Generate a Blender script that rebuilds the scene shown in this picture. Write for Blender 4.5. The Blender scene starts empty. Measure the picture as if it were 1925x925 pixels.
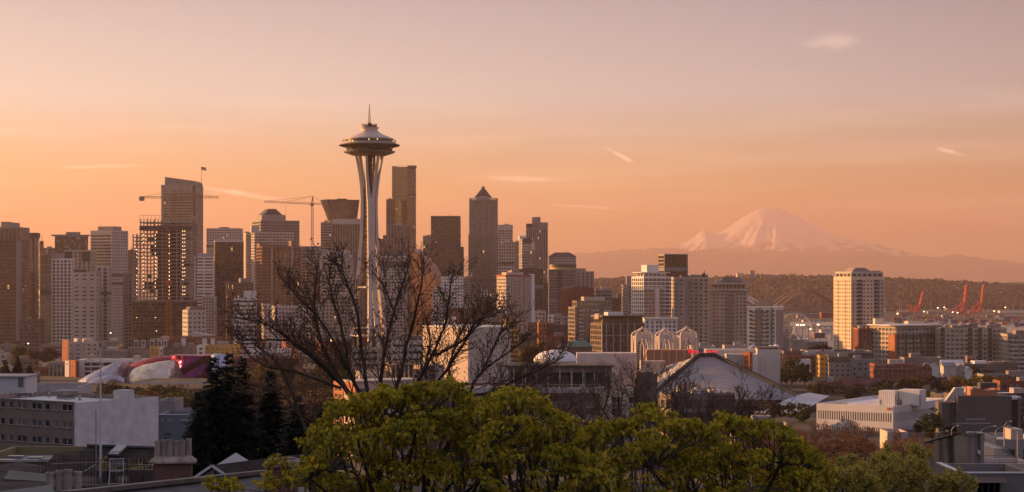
import bpy, math, random
from mathutils import Vector, noise
R = math.radians
S = bpy.context.scene
COL = S.collection
# ------------------------------------------------------------------ camera
F = 3500.0          # focal length in photo pixels (photo 1925 x 925)
CX, YH = 962.5, 520.0
ZC = 105.0
cam = bpy.data.cameras.new("camera")
cam.sensor_fit = 'HORIZONTAL'; cam.sensor_width = 36.0
cam.lens = 36.0 * F / 1925.0
cam.shift_y = (YH - 462.5) / 1925.0
cam.clip_start = 0.5; cam.clip_end = 80000
cam_o = bpy.data.objects.new("camera", cam); COL.objects.link(cam_o)
cam_o.location = (0, 0, ZC); cam_o.rotation_euler = (R(90), 0, 0)
S.camera = cam_o
# ------------------------------------------------------------------ world, sun, exposure
SUN_AZ, SUN_EL = 69.0, 8.0       # degrees left of the view, degrees up
W = bpy.data.worlds.new("World"); S.world = W; W.use_nodes = True
wn, wl = W.node_tree.nodes, W.node_tree.links
bg = wn["Background"]; bg.inputs[1].default_value = 0.05
sky = wn.new("ShaderNodeTexSky"); sky.sky_type = 'NISHITA'; sky.sun_disc = False
sky.sun_elevation = R(SUN_EL); sky.sun_rotation = R(-SUN_AZ)
sky.altitude = 100; sky.air_density = 1.0; sky.dust_density = 3.0; sky.ozone_density = 2.0
tc = wn.new("ShaderNodeTexCoord")
sep = wn.new("ShaderNodeSeparateXYZ"); wl.new(tc.outputs["Generated"], sep.inputs[0])
def wmath(op, a, b=None, c=None):
    n = wn.new("ShaderNodeMath"); n.operation = op
    for i, v in enumerate((a, b, c)):
        if v is None: continue
        if isinstance(v, (int, float)): n.inputs[i].default_value = v
        else: wl.new(v, n.inputs[i])
    return n.outputs[0]
def wramp(fac, stops):
    n = wn.new("ShaderNodeValToRGB"); e = n.color_ramp.elements
    while len(e) < len(stops): e.new(0.5)
    for k, (p, c) in enumerate(stops): e[k].position = p; e[k].color = (*c, 1)
    wl.new(fac, n.inputs[0]); return n.outputs[0]
def wmix(mode, fac, a, b):
    n = wn.new("ShaderNodeMix"); n.data_type = 'RGBA'; n.blend_type = mode
    for s, v in ((n.inputs[0], fac), (n.inputs[6], a), (n.inputs[7], b)):
        if isinstance(v, (int, float)): s.default_value = v
        elif isinstance(v, tuple): s.default_value = (*v, 1)
        else: wl.new(v, s)
    return n.outputs[2]
# dawn haze layer of the sky: warm near the horizon, greyer pink higher up, strongest towards the sun
el = wmath('MULTIPLY', sep.outputs[2], 4.0)            # 0 at horizon, 0.6 at the top of the picture
SKYRAMP = [(0.0, (7.3, 2.8, 0.5)), (0.10, (7.3, 3.0, 0.7)), (0.20, (7.2, 5.1, 2.1)), (0.38, (6.0, 6.8, 6.7)), (0.60, (3.65, 4.15, 4.75)), (1.0, (3.6, 3.7, 4.5))]
warm = wramp(el, SKYRAMP)
toward = wmath('ADD', wmath('MULTIPLY', sep.outputs[0], -math.sin(R(SUN_AZ))), wmath('MULTIPLY', sep.outputs[1], math.cos(R(SUN_AZ))))
azi = wramp(wmath('MULTIPLY_ADD', toward, 0.5, 0.5), [(0.0, (0.84, 0.76, 0.90)), (0.30, (0.84, 0.76, 0.90)), (0.48, (0.72, 0.68, 0.78)), (0.55, (0.62, 0.61, 0.65)), (0.62, (0.80, 0.79, 0.83)), (0.72, (0.97, 0.98, 0.98)), (0.82, (1.06, 1.12, 1.08)), (1.0, (1.4, 1.35, 1.1))])
warm = wmix('MULTIPLY', 1.0, warm, azi)
base = wmix('MIX', 0.72, sky.outputs[0], warm)
# thin cirrus: broad faint streaks and three small wisps, all by direction
def cmap(scale, loc=(0, 0, 0), rot=(0, 0, 0)):
    m = wn.new("ShaderNodeMapping"); m.inputs["Scale"].default_value = scale; m.inputs["Location"].default_value = loc; m.inputs["Rotation"].default_value = rot
    wl.new(tc.outputs["Generated"], m.inputs[0]); return m.outputs[0]
nz = wn.new("ShaderNodeTexNoise"); nz.inputs["Scale"].default_value = 1.0; nz.inputs["Detail"].default_value = 5
wl.new(cmap((5, 5, 60), (3, 0, 0), (0, R(4), 0)), nz.inputs["Vector"])
streak = wramp(nz.outputs["Fac"], [(0.50, (0, 0, 0)), (0.75, (0.24, 0.24, 0.24))])
low = wramp(el, [(0.03, (0, 0, 0)), (0.10, (1, 1, 1)), (0.30, (1, 1, 1)), (0.45, (0, 0, 0))])
streak = wmix('MULTIPLY', 1.0, streak, low)
base = wmix('ADD', 1.0, base, wmix('MULTIPLY', 1.0, streak, (9.0, 6.4, 4.6)))
nz2 = wn.new("ShaderNodeTexNoise"); nz2.inputs["Scale"].default_value = 90; nz2.inputs["Detail"].default_value = 6
wl.new(cmap((1, 1, 2.5)), nz2.inputs["Vector"])
for (az, elv, hw, hh, tilt, st) in ((9.83, 7.12, 1.05, 0.28, 0.0, 0.16), (3.32, 3.72, 0.52, 0.09, -27, 0.5), (13.2, 3.75, 0.52, 0.085, -14, 0.42), (-8.4, 2.55, 1.9, 0.10, -9, 0.75), (0.3, 3.0, 1.7, 0.11, -2, 0.4), (-12.5, 3.3, 1.6, 0.08, 2, 0.35), (2.3, 2.15, 1.3, 0.07, -3, 0.4)):
    d = Vector((math.sin(R(az)), math.cos(R(az)), math.tan(R(elv)))).normalized()
    dx = wmath('MULTIPLY', wmath('SUBTRACT', wmath('ARCTAN2', sep.outputs[0], sep.outputs[1]), R(az)), 1 / R(1))
    dz = wmath('MULTIPLY', wmath('SUBTRACT', sep.outputs[2], d.z), 1 / R(1))
    ct, sn = math.cos(R(tilt)), math.sin(R(tilt))
    u = wmath('ADD', wmath('MULTIPLY', dx, ct / hw), wmath('MULTIPLY', dz, sn / hw))
    v = wmath('ADD', wmath('MULTIPLY', dx, -sn / hh), wmath('MULTIPLY', dz, ct / hh))
    rr = wmath('SQRT', wmath('ADD', wmath('MULTIPLY', u, u), wmath('MULTIPLY', v, v)))
    k = wmath('SUBTRACT', 1.0, wmath('ADD', rr, wmath('MULTIPLY', wmath('SUBTRACT', nz2.outputs["Fac"], 0.5), 1.6)))
    k = wmath('MULTIPLY', wmath('MINIMUM', wmath('MAXIMUM', k, 0.0), 0.8), st)
    base = wmix('MIX', k, base, (19, 13.5, 10.0))
wl.new(base, bg.inputs[0])
sunl = bpy.data.lights.new("sun", 'SUN'); sunl.energy = 5.0; sunl.angle = R(0.5); sunl.color = (1.0, 0.47, 0.16)
sun_o = bpy.data.objects.new("sun", sunl); COL.objects.link(sun_o)
SD = Vector((-math.sin(R(SUN_AZ)) * math.cos(R(SUN_EL)), math.cos(R(SUN_AZ)) * math.cos(R(SUN_EL)), math.sin(R(SUN_EL))))
sun_o.rotation_euler = SD.to_track_quat('Z', 'Y').to_euler(); sun_o.location = (-200, 100, 400)
S.view_settings.view_transform = 'Standard'; S.view_settings.look = 'None'
S.view_settings.exposure = 1.4; S.view_settings.gamma = 1.0; S.view_settings.use_curve_mapping = False
S.render.engine = 'CYCLES'
S.cycles.use_denoising = True; S.cycles.max_bounces = 6; S.cycles.diffuse_bounces = 2; S.cycles.glossy_bounces = 3
S.cycles.transmission_bounces = 2; S.cycles.volume_bounces = 1; S.cycles.transparent_max_bounces = 4
S.cycles.caustics_reflective = False; S.cycles.caustics_refractive = False
HAZE_D = 4.2e-5
# ------------------------------------------------------------------ materials
MATS = {}
def mat(key, c, rough=0.8, metal=0.0, var=0.12, scale=0.15, stretch=1.0, spec=0.4, rnd=0.0, trans=0.0, c2=None, bump=0.0, bscale=1.0):
    if key in MATS: return MATS[key]
    m = bpy.data.materials.new(key); m.use_nodes = True; MATS[key] = m
    n, l = m.node_tree.nodes, m.node_tree.links
    b = n["Principled BSDF"]; b.inputs["Roughness"].default_value = rough; b.inputs["Metallic"].default_value = metal
    b.inputs["Specular IOR Level"].default_value = spec
    t = n.new("ShaderNodeTexCoord"); mp = n.new("ShaderNodeMapping"); mp.inputs["Scale"].default_value = (scale, scale, scale / stretch)
    l.new(t.outputs["Object"], mp.inputs[0])
    z = n.new("ShaderNodeTexNoise"); z.inputs["Scale"].default_value = 1.0; z.inputs["Detail"].default_value = 4; l.new(mp.outputs[0], z.inputs["Vector"])
    r = n.new("ShaderNodeValToRGB"); l.new(z.outputs["Fac"], r.inputs[0])
    d = c2 or tuple(x * (1 - 2.2 * var) for x in c); u = c if c2 else tuple(min(1, x * (1 + var)) for x in c)
    r.color_ramp.elements[0].position = 0.3; r.color_ramp.elements[0].color = (*d, 1)
    r.color_ramp.elements[1].position = 0.7; r.color_ramp.elements[1].color = (*u, 1)
    out = r.outputs[0]
    if rnd:
        g = n.new("ShaderNodeNewGeometry"); hs = n.new("ShaderNodeHueSaturation")
        mr = n.new("ShaderNodeMapRange"); mr.inputs[3].default_value = 1 - rnd; mr.inputs[4].default_value = 1 + rnd
        l.new(g.outputs["Random Per Island"], mr.inputs[0]); l.new(mr.outputs[0], hs.inputs["Value"])
        mr2 = n.new("ShaderNodeMapRange"); mr2.inputs[3].default_value = 0.5 + rnd * 0.05; mr2.inputs[4].default_value = 0.5 - rnd * 0.05
        l.new(g.outputs["Random Per Island"], mr2.inputs[0]); l.new(mr2.outputs[0], hs.inputs["Hue"])
        l.new(out, hs.inputs["Color"]); out = hs.outputs[0]
    l.new(out, b.inputs["Base Color"])
    if bump:
        z2 = n.new("ShaderNodeTexNoise"); z2.inputs["Scale"].default_value = bscale; z2.inputs["Detail"].default_value = 5; l.new(t.outputs["Object"], z2.inputs["Vector"])
        bp = n.new("ShaderNodeBump"); bp.inputs["Strength"].default_value = bump; bp.inputs["Distance"].default_value = 0.5 / bscale
        l.new(z2.outputs["Fac"], bp.inputs["Height"]); l.new(bp.outputs[0], b.inputs["Normal"])
    if trans:
        tr = n.new("ShaderNodeBsdfTranslucent"); l.new(out, tr.inputs[0]); mx = n.new("ShaderNodeMixShader"); mx.inputs[0].default_value = trans
        l.new(b.outputs[0], mx.inputs[1]); l.new(tr.outputs[0], mx.inputs[2]); l.new(mx.outputs[0], n["Material Output"].inputs[0])
    return m
def glass(key, c, blind=(0.15, 0.135, 0.125), share=0.18, rough=0.12, cw=1.6, ch=3.3, ior=1.7, metal=0.0, lit=0.003):
    """facade glazing: dark panes, some with blinds drawn, a rare lamp left on"""
    if key in MATS: return MATS[key]
    m = bpy.data.materials.new(key); m.use_nodes = True; MATS[key] = m
    n, l = m.node_tree.nodes, m.node_tree.links
    b = n["Principled BSDF"]; b.inputs["Roughness"].default_value = rough; b.inputs["IOR"].default_value = ior; b.inputs["Metallic"].default_value = metal
    t = n.new("ShaderNodeTexCoord"); s = n.new("ShaderNodeSeparateXYZ"); l.new(t.outputs["Object"], s.inputs[0])
    def mth(op, a, bb):
        q = n.new("ShaderNodeMath"); q.operation = op
        for i, v in enumerate((a, bb)):
            if isinstance(v, (int, float)): q.inputs[i].default_value = v
            elif v is not None: l.new(v, q.inputs[i])
        return q.outputs[0]
    a = mth('FLOOR', mth('DIVIDE', mth('ADD', s.outputs[0], s.outputs[1]), cw), None)
    z = mth('FLOOR', mth('DIVIDE', s.outputs[2], ch), None)
    oi = n.new("ShaderNodeObjectInfo")
    cb = n.new("ShaderNodeCombineXYZ"); l.new(a, cb.inputs[0]); l.new(z, cb.inputs[1]); l.new(oi.outputs["Random"], cb.inputs[2])
    w = n.new("ShaderNodeTexWhiteNoise"); l.new(cb.outputs[0], w.inputs["Vector"])
    r = n.new("ShaderNodeValToRGB"); e = r.color_ramp.elements; e[0].color = (*[x * 0.6 for x in c], 1); e[1].position = 1.0; e[1].color = (*blind, 1)
    k = e.new(1 - share); k.color = (*[x * 1.3 for x in c], 1)
    l.new(w.outputs["Value"], r.inputs[0]); l.new(r.outputs[0], b.inputs["Base Color"])
    if lit:
        w2 = n.new("ShaderNodeTexWhiteNoise"); l.new(cb.outputs[0], w2.inputs["Vector"])
        g = mth('GREATER_THAN', n_sep(n, l, w.outputs["Color"]), 1 - lit)
        b.inputs["Emission Color"].default_value = (1, 0.55, 0.22, 1); l.new(mth('MULTIPLY', g, 0.35), b.inputs["Emission Strength"])
    return m
def n_sep(n, l, c):
    s = n.new("ShaderNodeSeparateColor"); l.new(c, s.inputs[0]); return s.outputs[1]
def emit(key, c, s):
    if key in MATS: return MATS[key]
    m = bpy.data.materials.new(key); m.use_nodes = True; MATS[key] = m
    b = m.node_tree.nodes["Principled BSDF"]; b.inputs["Base Color"].default_value = (*c, 1)
    b.inputs["Emission Color"].default_value = (*c, 1); b.inputs["Emission Strength"].default_value = s
    return m
def brick(key, c1, c2, mortar, sx=0.25, sz=0.08, rough=0.9):
    if key in MATS: return MATS[key]
    m = bpy.data.materials.new(key); m.use_nodes = True; MATS[key] = m
    n, l = m.node_tree.nodes, m.node_tree.links; b = n["Principled BSDF"]; b.inputs["Roughness"].default_value = rough
    t = n.new("ShaderNodeTexCoord"); s = n.new("ShaderNodeSeparateXYZ"); l.new(t.outputs["Object"], s.inputs[0])
    a = n.new("ShaderNodeMath"); l.new(s.outputs[0], a.inputs[0]); l.new(s.outputs[1], a.inputs[1])
    cb = n.new("ShaderNodeCombineXYZ"); l.new(a.outputs[0], cb.inputs[0]); l.new(s.outputs[2], cb.inputs[1])
    k = n.new("ShaderNodeTexBrick"); k.inputs["Color1"].default_value = (*c1, 1); k.inputs["Color2"].default_value = (*c2, 1); k.inputs["Mortar"].default_value = (*mortar, 1)
    k.inputs["Scale"].default_value = 1.0; k.inputs["Brick Width"].default_value = sx; k.inputs["Row Height"].default_value = sz; k.inputs["Mortar Size"].default_value = sz * 0.13
    l.new(cb.outputs[0], k.inputs["Vector"])
    z = n.new("ShaderNodeTexNoise"); z.inputs["Scale"].default_value = 0.7; z.inputs["Detail"].default_value = 5; l.new(t.outputs["Object"], z.inputs["Vector"])
    mx = n.new("ShaderNodeMix"); mx.data_type = 'RGBA'; mx.blend_type = 'MULTIPLY'; mx.inputs[0].default_value = 0.55
    l.new(k.outputs[0], mx.inputs[6]); l.new(z.outputs["Fac"], mx.inputs[7])
    hs = n.new("ShaderNodeHueSaturation"); hs.inputs["Value"].default_value = 1.35; hs.inputs["Saturation"].default_value = 0.95; l.new(mx.outputs[2], hs.inputs["Color"])
    l.new(hs.outputs[0], b.inputs["Base Color"]); return m
# ------------------------------------------------------------------ objects
def put(o, parent=None):
    COL.objects.link(o)
    if parent: o.parent = parent
    return o
def tag(o, label=None, cat=None, group=None, kind=None):
    for k, v in (("label", label), ("category", cat), ("group", group), ("kind", kind)):
        if v: o[k] = v
    return o
def thing(name, label, cat, loc=(0, 0, 0), rz=0.0, group=None):
    o = bpy.data.objects.new(name, None); put(o); o.location = loc; o.rotation_euler = (0, 0, rz); o.empty_display_size = 0.5
    return tag(o, label, cat, group, "thing")
def copy_tree(o, parent=None):
    c = o.copy(); put(c, parent)
    for ch in list(o.children): copy_tree(ch, c)
    return c
class MB:
    """collects shapes and links them as one mesh object"""
    def __init__(s): s.v = []; s.f = []; s.m = []
    def add(s, vs, fs, mi=0):
        b = len(s.v); s.v += [tuple(p) for p in vs]
        for f in fs: s.f.append([i + b for i in f]); s.m.append(mi)
    def box(s, x0, x1, y0, y1, z0, z1, mi=0):
        s.add([(x0, y0, z0), (x1, y0, z0), (x1, y1, z0), (x0, y1, z0), (x0, y0, z1), (x1, y0, z1), (x1, y1, z1), (x0, y1, z1)],
              [(0, 3, 2, 1), (4, 5, 6, 7), (0, 1, 5, 4), (1, 2, 6, 5), (2, 3, 7, 6), (3, 0, 4, 7)], mi)
    def frustum(s, b, t, z0, z1, mi=0):
        """b, t = (x0, x1, y0, y1) rectangles at z0 and z1"""
        vs = [(b[0], b[2], z0), (b[1], b[2], z0), (b[1], b[3], z0), (b[0], b[3], z0), (t[0], t[2], z1), (t[1], t[2], z1), (t[1], t[3], z1), (t[0], t[3], z1)]
        s.add(vs, [(0, 3, 2, 1), (4, 5, 6, 7), (0, 1, 5, 4), (1, 2, 6, 5), (2, 3, 7, 6), (3, 0, 4, 7)], mi)
    def prism(s, pts, z0, z1, mi=0):
        n = len(pts); s.add([(x, y, z0) for x, y in pts] + [(x, y, z1) for x, y in pts],
              [tuple(range(n))[::-1], tuple(range(n, 2 * n))] + [(i, (i + 1) % n, n + (i + 1) % n, n + i) for i in range(n)], mi)
    def slab(s, pts, y0, y1, mi=0):
        """polygon in x,z pushed along y"""
        n = len(pts); s.add([(x, y0, z) for x, z in pts] + [(x, y1, z) for x, z in pts],
              [tuple(range(n)), tuple(range(n, 2 * n))[::-1]] + [(i, n + i, n + (i + 1) % n, (i + 1) % n) for i in range(n)], mi)
    def beam(s, a, b, w, h=None, mi=0):
        a, b = Vector(a), Vector(b); h = h or w; d = (b - a).normalized()
        q = d.cross(Vector((0, 0, 1))) if abs(d.z) < 0.95 else d.cross(Vector((0, 1, 0)))
        q.normalize(); r = q.cross(d); c = []
        for p in (a, b): c += [p - q * w / 2 - r * h / 2, p + q * w / 2 - r * h / 2, p + q * w / 2 + r * h / 2, p - q * w / 2 + r * h / 2]
        s.add(c, [(0, 3, 2, 1), (4, 5, 6, 7), (0, 1, 5, 4), (1, 2, 6, 5), (2, 3, 7, 6), (3, 0, 4, 7)], mi)
    def tube(s, pts, rad, k=6, mi=0, cap=True):
        pts = [Vector(p) for p in pts]; n = len(pts)
        if isinstance(rad, (int, float)): rad = [rad] * n
        vs = []; q = None
        for i, p in enumerate(pts):
            d = (pts[min(i + 1, n - 1)] - pts[max(i - 1, 0)]).normalized()
            if q is None: q = d.cross(Vector((0.31, 0.87, 0.38))).normalized()
            q = (q - d * q.dot(d))
            q = q.normalized() if q.length > 1e-6 else d.orthogonal().normalized()
            r = d.cross(q)
            for j in range(k):
                a = 2 * math.pi * j / k; vs.append(p + (q * math.cos(a) + r * math.sin(a)) * rad[i])
        fs = [(i * k + j, i * k + (j + 1) % k, (i + 1) * k + (j + 1) % k, (i + 1) * k + j) for i in range(n - 1) for j in range(k)]
        if cap: fs += [tuple(range(k))[::-1], tuple(range((n - 1) * k, n * k))]
        s.add(vs, fs, mi)
    def lathe(s, prof, k=48, c=(0, 0), mi=0, a0=0.0, a1=2 * math.pi):
        full = abs(a1 - a0 - 2 * math.pi) < 1e-6; kk = k if full else k + 1; vs = []
        for r, z in prof: vs += [(c[0] + r * math.cos(a0 + (a1 - a0) * j / k), c[1] + r * math.sin(a0 + (a1 - a0) * j / k), z) for j in range(kk)]
        fs = [(i * kk + j, i * kk + (j + 1) % kk, (i + 1) * kk + (j + 1) % kk, (i + 1) * kk + j) for i in range(len(prof) - 1) for j in range(k)]
        s.add(vs, fs, mi)
    def grid(s, rows, mi=0):
        n, k = len(rows), len(rows[0]); s.add([p for r in rows for p in r], [(i * k + j, i * k + j + 1, (i + 1) * k + j + 1, (i + 1) * k + j) for i in range(n - 1) for j in range(k - 1)], mi)
    def mesh(s, name, mats):
        me = bpy.data.meshes.new(name); me.from_pydata(s.v, [], s.f)
        for m in (mats if isinstance(mats, (list, tuple)) else [mats]): me.materials.append(m)
        if any(s.m): me.polygons.foreach_set("material_index", s.m)
        me.update(); return me
    def build(s, name, mats, parent=None, smooth=False, loc=None):
        me = s.mesh(name, mats)
        if smooth: me.polygons.foreach_set("use_smooth", [True] * len(me.polygons))
        o = bpy.data.objects.new(name, me); put(o, parent)
        if loc: o.location = loc
        return o
def lerp(t, pts):
    if t <= pts[0][0]: return pts[0][1]
    for (a, va), (b, vb) in zip(pts, pts[1:]):
        if t <= b: return va + (vb - va) * (t - a) / (b - a)
    return pts[-1][1]
def sm(a, b, t):
    t = max(0.0, min(1.0, (t - a) / (b - a))); return t * t * (3 - 2 * t)
def at(px, py, Y): return Vector(((px - CX) * Y / F, Y, ZC - (py - YH) * Y / F))
def X(px, Y): return (px - CX) * Y / F
def Z(py, Y): return ZC - (py - YH) * Y / F
# ------------------------------------------------------------------ terrain
PROF = [(-400, 125), (-60, 103), (0, 97.5), (30, 92.5), (60, 89), (100, 86), (150, 82), (290, 72), (400, 62), (500, 55), (650, 48), (800, 44), (1279, 40), (1800, 37), (2500, 33), (3000, 26), (4200, 8), (5000, 4), (9000, 4)]
def ground(x, y):
    z = lerp(y, PROF)
    if y > 1000:
        px = CX + x * F / y
        k = sm(1380, 1520, px) * sm(1250, 2300, y); z = z * (1 - k) + min(z, 3.0) * k
    cx = -105 - 0.40 * y      # the hill's shoulder, unseen left of the frame, raised to shade the foreground
    k = math.exp(-((x - cx) / (42 + 0.09 * max(0, y))) ** 2) if x > cx else 1.0
    hz = lerp(y, [(-400, 140), (60, 140), (260, 138), (390, 132), (460, 112), (530, 85), (600, 50)])
    if y < 600 and hz > z: z = z + (hz - z) * k
    return z
ASPH = mat("ground_mix", (0.06, 0.052, 0.044), 0.95, var=0.3, scale=0.02, c2=(0.035, 0.034, 0.024))
rows = []
ys = [-120 + 20 * i for i in range(40)] + [700 + 60 * i for i in range(40)] + [3150 + 400 * i for i in range(34)] + [20000, 26000, 34000, 46500]
for y in ys:
    half = 420 + max(0, y) * 0.36
    rows.append([(x, y, ground(x, y)) for x in [half * (-1 + 2 * j / 90) for j in range(91)]])
g = MB(); g.grid(rows); tag(g.build("ground", ASPH, smooth=True), kind="structure")
WATER = mat("water", (0.035, 0.045, 0.05), 0.18, var=0.2, scale=0.02, spec=0.6, bump=0.25, bscale=0.6)
g = MB(); g.grid([[(X(px, y), y, 5.0) for px in range(1485, 2200, 35)] for y in (2550, 2900, 3300, 3700, 4100)])
tag(g.build("water", WATER), kind="structure")
# ---- far hills, foothills and the snow peak
FOREST = mat("forest_floor", (0.05, 0.052, 0.03), 0.95, var=0.4, scale=0.01)
def ridge(name, Y, outline, depth, m, steps=5, base=1.0, seed=0, rough=6.0):
    """a hill range whose skyline runs through photo points at distance Y, falling to the ground in front and behind"""
    xs = [outline[0][0] + (outline[-1][0] - outline[0][0]) * i / 240 for i in range(241)]; rows = []
    for k in range(-steps, steps + 1):
        t = k / steps; y = Y + t * depth; row = []
        for px in xs:
            zt = Z(lerp(px, outline), Y) + noise.fractal(Vector((px * 0.05, seed, 0)), 0.8, 2.1, 4) * rough * 1.0; f = math.cos(t * math.pi / 2) ** 0.9
            n = noise.fractal(Vector((px * 0.02, t * 2.2, seed)), 0.9, 2.1, 5) * rough * f * abs(t) * 4
            row.append((X(px, Y), y, base + (zt - base) * f + n))
        rows.append(row)
    g = MB(); g.grid(rows); return tag(g.build(name, m, smooth=True), kind="structure")
ridge("hill", 7000, [(700, 545), (1040, 535), (1120, 529), (1180, 526), (1250, 528), (1330, 527), (1400, 522), (1470, 523), (1560, 524), (1670, 527), (1760, 531), (1850, 536), (1925, 540), (2300, 545)], 1200, FOREST, seed=3)
ridge("far_hill", 9800, [(500, 540), (1000, 534), (1500, 528), (1660, 526), (1760, 527), (1850, 533), (1925, 531), (2020, 528), (2300, 530)], 900, FOREST, seed=8)
FOOT = mat("foothill_forest", (0.045, 0.05, 0.045), 0.95, var=0.35, scale=0.004)
ridge("foothills", 39000, [(300, 500), (700, 490), (1000, 478), (1085, 476), (1150, 472), (1180, 470), (1230, 467), (1262, 466), (1300, 472), (1340, 468), (1400, 474), (1470, 470), (1540, 473), (1600, 470), (1700, 482), (1760, 484), (1800, 480), (1850, 489), (1925, 496), (2100, 505), (2400, 512)], 3500, FOOT, steps=6, seed=5, rough=50)
# the peak: a height field shaped by its skyline, cut by gullies running down from the summit
SNOW = bpy.data.materials.new("snow_and_rock"); SNOW.use_nodes = True
n, l = SNOW.node_tree.nodes, SNOW.node_tree.links; b = n["Principled BSDF"]; b.inputs["Roughness"].default_value = 0.75
t = n.new("ShaderNodeTexCoord"); z = n.new("ShaderNodeTexNoise"); z.inputs["Scale"].default_value = 0.0037; z.inputs["Detail"].default_value = 8; l.new(t.outputs["Object"], z.inputs["Vector"])
ge = n.new("ShaderNodeNewGeometry"); sp = n.new("ShaderNodeSeparateXYZ"); l.new(ge.outputs["Position"], sp.inputs[0])
mr = n.new("ShaderNodeMapRange"); mr.inputs[1].default_value = 750; mr.inputs[2].default_value = 1250; l.new(sp.outputs[2], mr.inputs[0])
ad = n.new("ShaderNodeMath"); ad.operation = 'ADD'; l.new(z.outputs["Fac"], ad.inputs[0]); 
m2 = n.new("ShaderNodeMath"); m2.operation = 'MULTIPLY'; m2.inputs[1].default_value = 0.35; l.new(mr.outputs[0], m2.inputs[0]); l.new(m2.outputs[0], ad.inputs[1])
rp = n.new("ShaderNodeValToRGB"); rp.color_ramp.elements[0].position = 0.47; rp.color_ramp.elements[0].color = (0.09, 0.08, 0.08, 1); rp.color_ramp.elements[1].position = 0.57; rp.color_ramp.elements[1].color = (0.74, 0.69, 0.65, 1)
l.new(ad.outputs[0], rp.inputs[0]); l.new(rp.outputs[0], b.inputs["Base Color"])
PEAK = [(1080, 505), (1180, 488), (1255, 468), (1285, 458), (1308, 444), (1316, 436), (1325, 431.5), (1332, 436), (1345, 441), (1362, 433), (1385, 417), (1405, 404), (1425, 394), (1440, 391.5), (1460, 391.5), (1475, 396), (1500, 408), (1530, 424), (1560, 440), (1580, 448), (1610, 449), (1650, 460), (1700, 472), (1745, 483), (1800, 487), (1850, 496), (1925, 508), (2050, 520)]
PY = 44000.0; PK = PY / 15000.0
rows = []
sx0 = X(1450, PY)
for i in range(0, 121):
    v = -1 + 2 * i / 120; row = []
    for j in range(0, 261):
        px = 1080 + 970 * j / 260
        zt = Z(lerp(px, PEAK), PY); x = X(px, PY); xn = x / PK
        h = (zt - 60) / PK
        dy = v * 1500
        zz = h - abs(dy) * 0.60 * (0.75 + 0.25 * h / 600) if h > 0 else h
        ang = math.atan2(dy, (x - sx0) / PK + 1e-6); rr = math.hypot(dy, (x - sx0) / PK)
        gul = noise.fractal(Vector((ang * 5.5, rr * 0.0016, 2.0)), 0.8, 2.0, 5) * 46 * sm(40, 420, rr) + noise.fractal(Vector((xn * 0.012, dy * 0.012, 5)), 0.7, 2.2, 5) * 20
        zz += gul * min(1.0, abs(v) * 4.5)
        row.append((x, PY + dy * PK, max(6.0, 60 + zz * PK)))
    rows.append(row)
g = MB(); g.grid(rows); tag(g.build("mountain", SNOW, smooth=True), kind="structure")
# ---- the morning haze
hz = bpy.data.materials.new("haze_air"); hz.use_nodes = True; hn, hl = hz.node_tree.nodes, hz.node_tree.links
hn.remove(hn["Principled BSDF"]); pv = hn.new("ShaderNodeVolumePrincipled"); pv.inputs["Color"].default_value = (0.765, 0.585, 0.53, 1); pv.inputs["Density"].default_value = HAZE_D; pv.inputs["Anisotropy"].default_value = 0.35
hl.new(pv.outputs[0], hn["Material Output"].inputs["Volume"])
g = MB(); g.box(-24000, 24000, -300, 49500, 0.0, 1850); tag(g.build("haze", hz), kind="stuff")
# ------------------------------------------------------------------ building kit
CONC = mat("concrete", (0.33, 0.29, 0.265), 0.85, var=0.10, scale=0.12, stretch=4)
PALE = mat("pale_concrete", (0.50, 0.46, 0.42), 0.85, var=0.08, scale=0.12, stretch=4)
WHITE = mat("white_paint", (0.72, 0.70, 0.68), 0.7, var=0.06, scale=0.15, stretch=5)
BEIGE = mat("beige_render", (0.46, 0.385, 0.31), 0.85, var=0.08, scale=0.1, stretch=4)
TAUPE = mat("taupe_panel", (0.24, 0.20, 0.18), 0.8, var=0.10, scale=0.1, stretch=3)
BROWN = mat("brown_panel", (0.16, 0.115, 0.095), 0.75, var=0.12, scale=0.1, stretch=3)
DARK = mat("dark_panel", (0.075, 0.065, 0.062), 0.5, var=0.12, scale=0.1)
GREY = mat("grey_panel", (0.24, 0.235, 0.235), 0.7, var=0.10, scale=0.1, stretch=3)
REDB = mat("red_brick_far", (0.24, 0.085, 0.055), 0.9, var=0.15, scale=0.15)
YELL = mat("ochre_siding", (0.52, 0.33, 0.09), 0.8, var=0.08, scale=0.2)
SALM = mat("salmon_render", (0.50, 0.29, 0.20), 0.85, var=0.08, scale=0.1)
ORNG = mat("orange_render", (0.50, 0.17, 0.07), 0.85, var=0.10, scale=0.1)
ROOF = mat("roof_membrane", (0.30, 0.29, 0.28), 0.9, var=0.18, scale=0.12)
DROOF = mat("dark_roofing", (0.085, 0.075, 0.07), 0.9, var=0.2, scale=0.15)
WROOF = mat("white_roofing", (0.66, 0.65, 0.65), 0.8, var=0.10, scale=0.1)
METAL = mat("galvanised_metal", (0.42, 0.41, 0.40), 0.45, metal=0.7, var=0.1, scale=0.5)
STEEL = mat("painted_steel", (0.16, 0.14, 0.13), 0.55, var=0.1, scale=0.5)
GD = glass("dark_glass", (0.030, 0.028, 0.030))
GB = glass("blue_glass", (0.075, 0.095, 0.115), share=0.2, rough=0.1, ior=1.9)
GG = glass("green_glass", (0.06, 0.075, 0.07), share=0.25, ior=1.8)
GW = glass("brown_glass", (0.05, 0.035, 0.028), share=0.15, ior=1.8)
GO = glass("office_glass", (0.045, 0.043, 0.045), share=0.2)
GP = glass("home_glass", (0.055, 0.055, 0.058), blind=(0.30, 0.28, 0.26), share=0.35, cw=2.4, ch=2.9, lit=0.0)
WIN_CAP = 100
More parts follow.
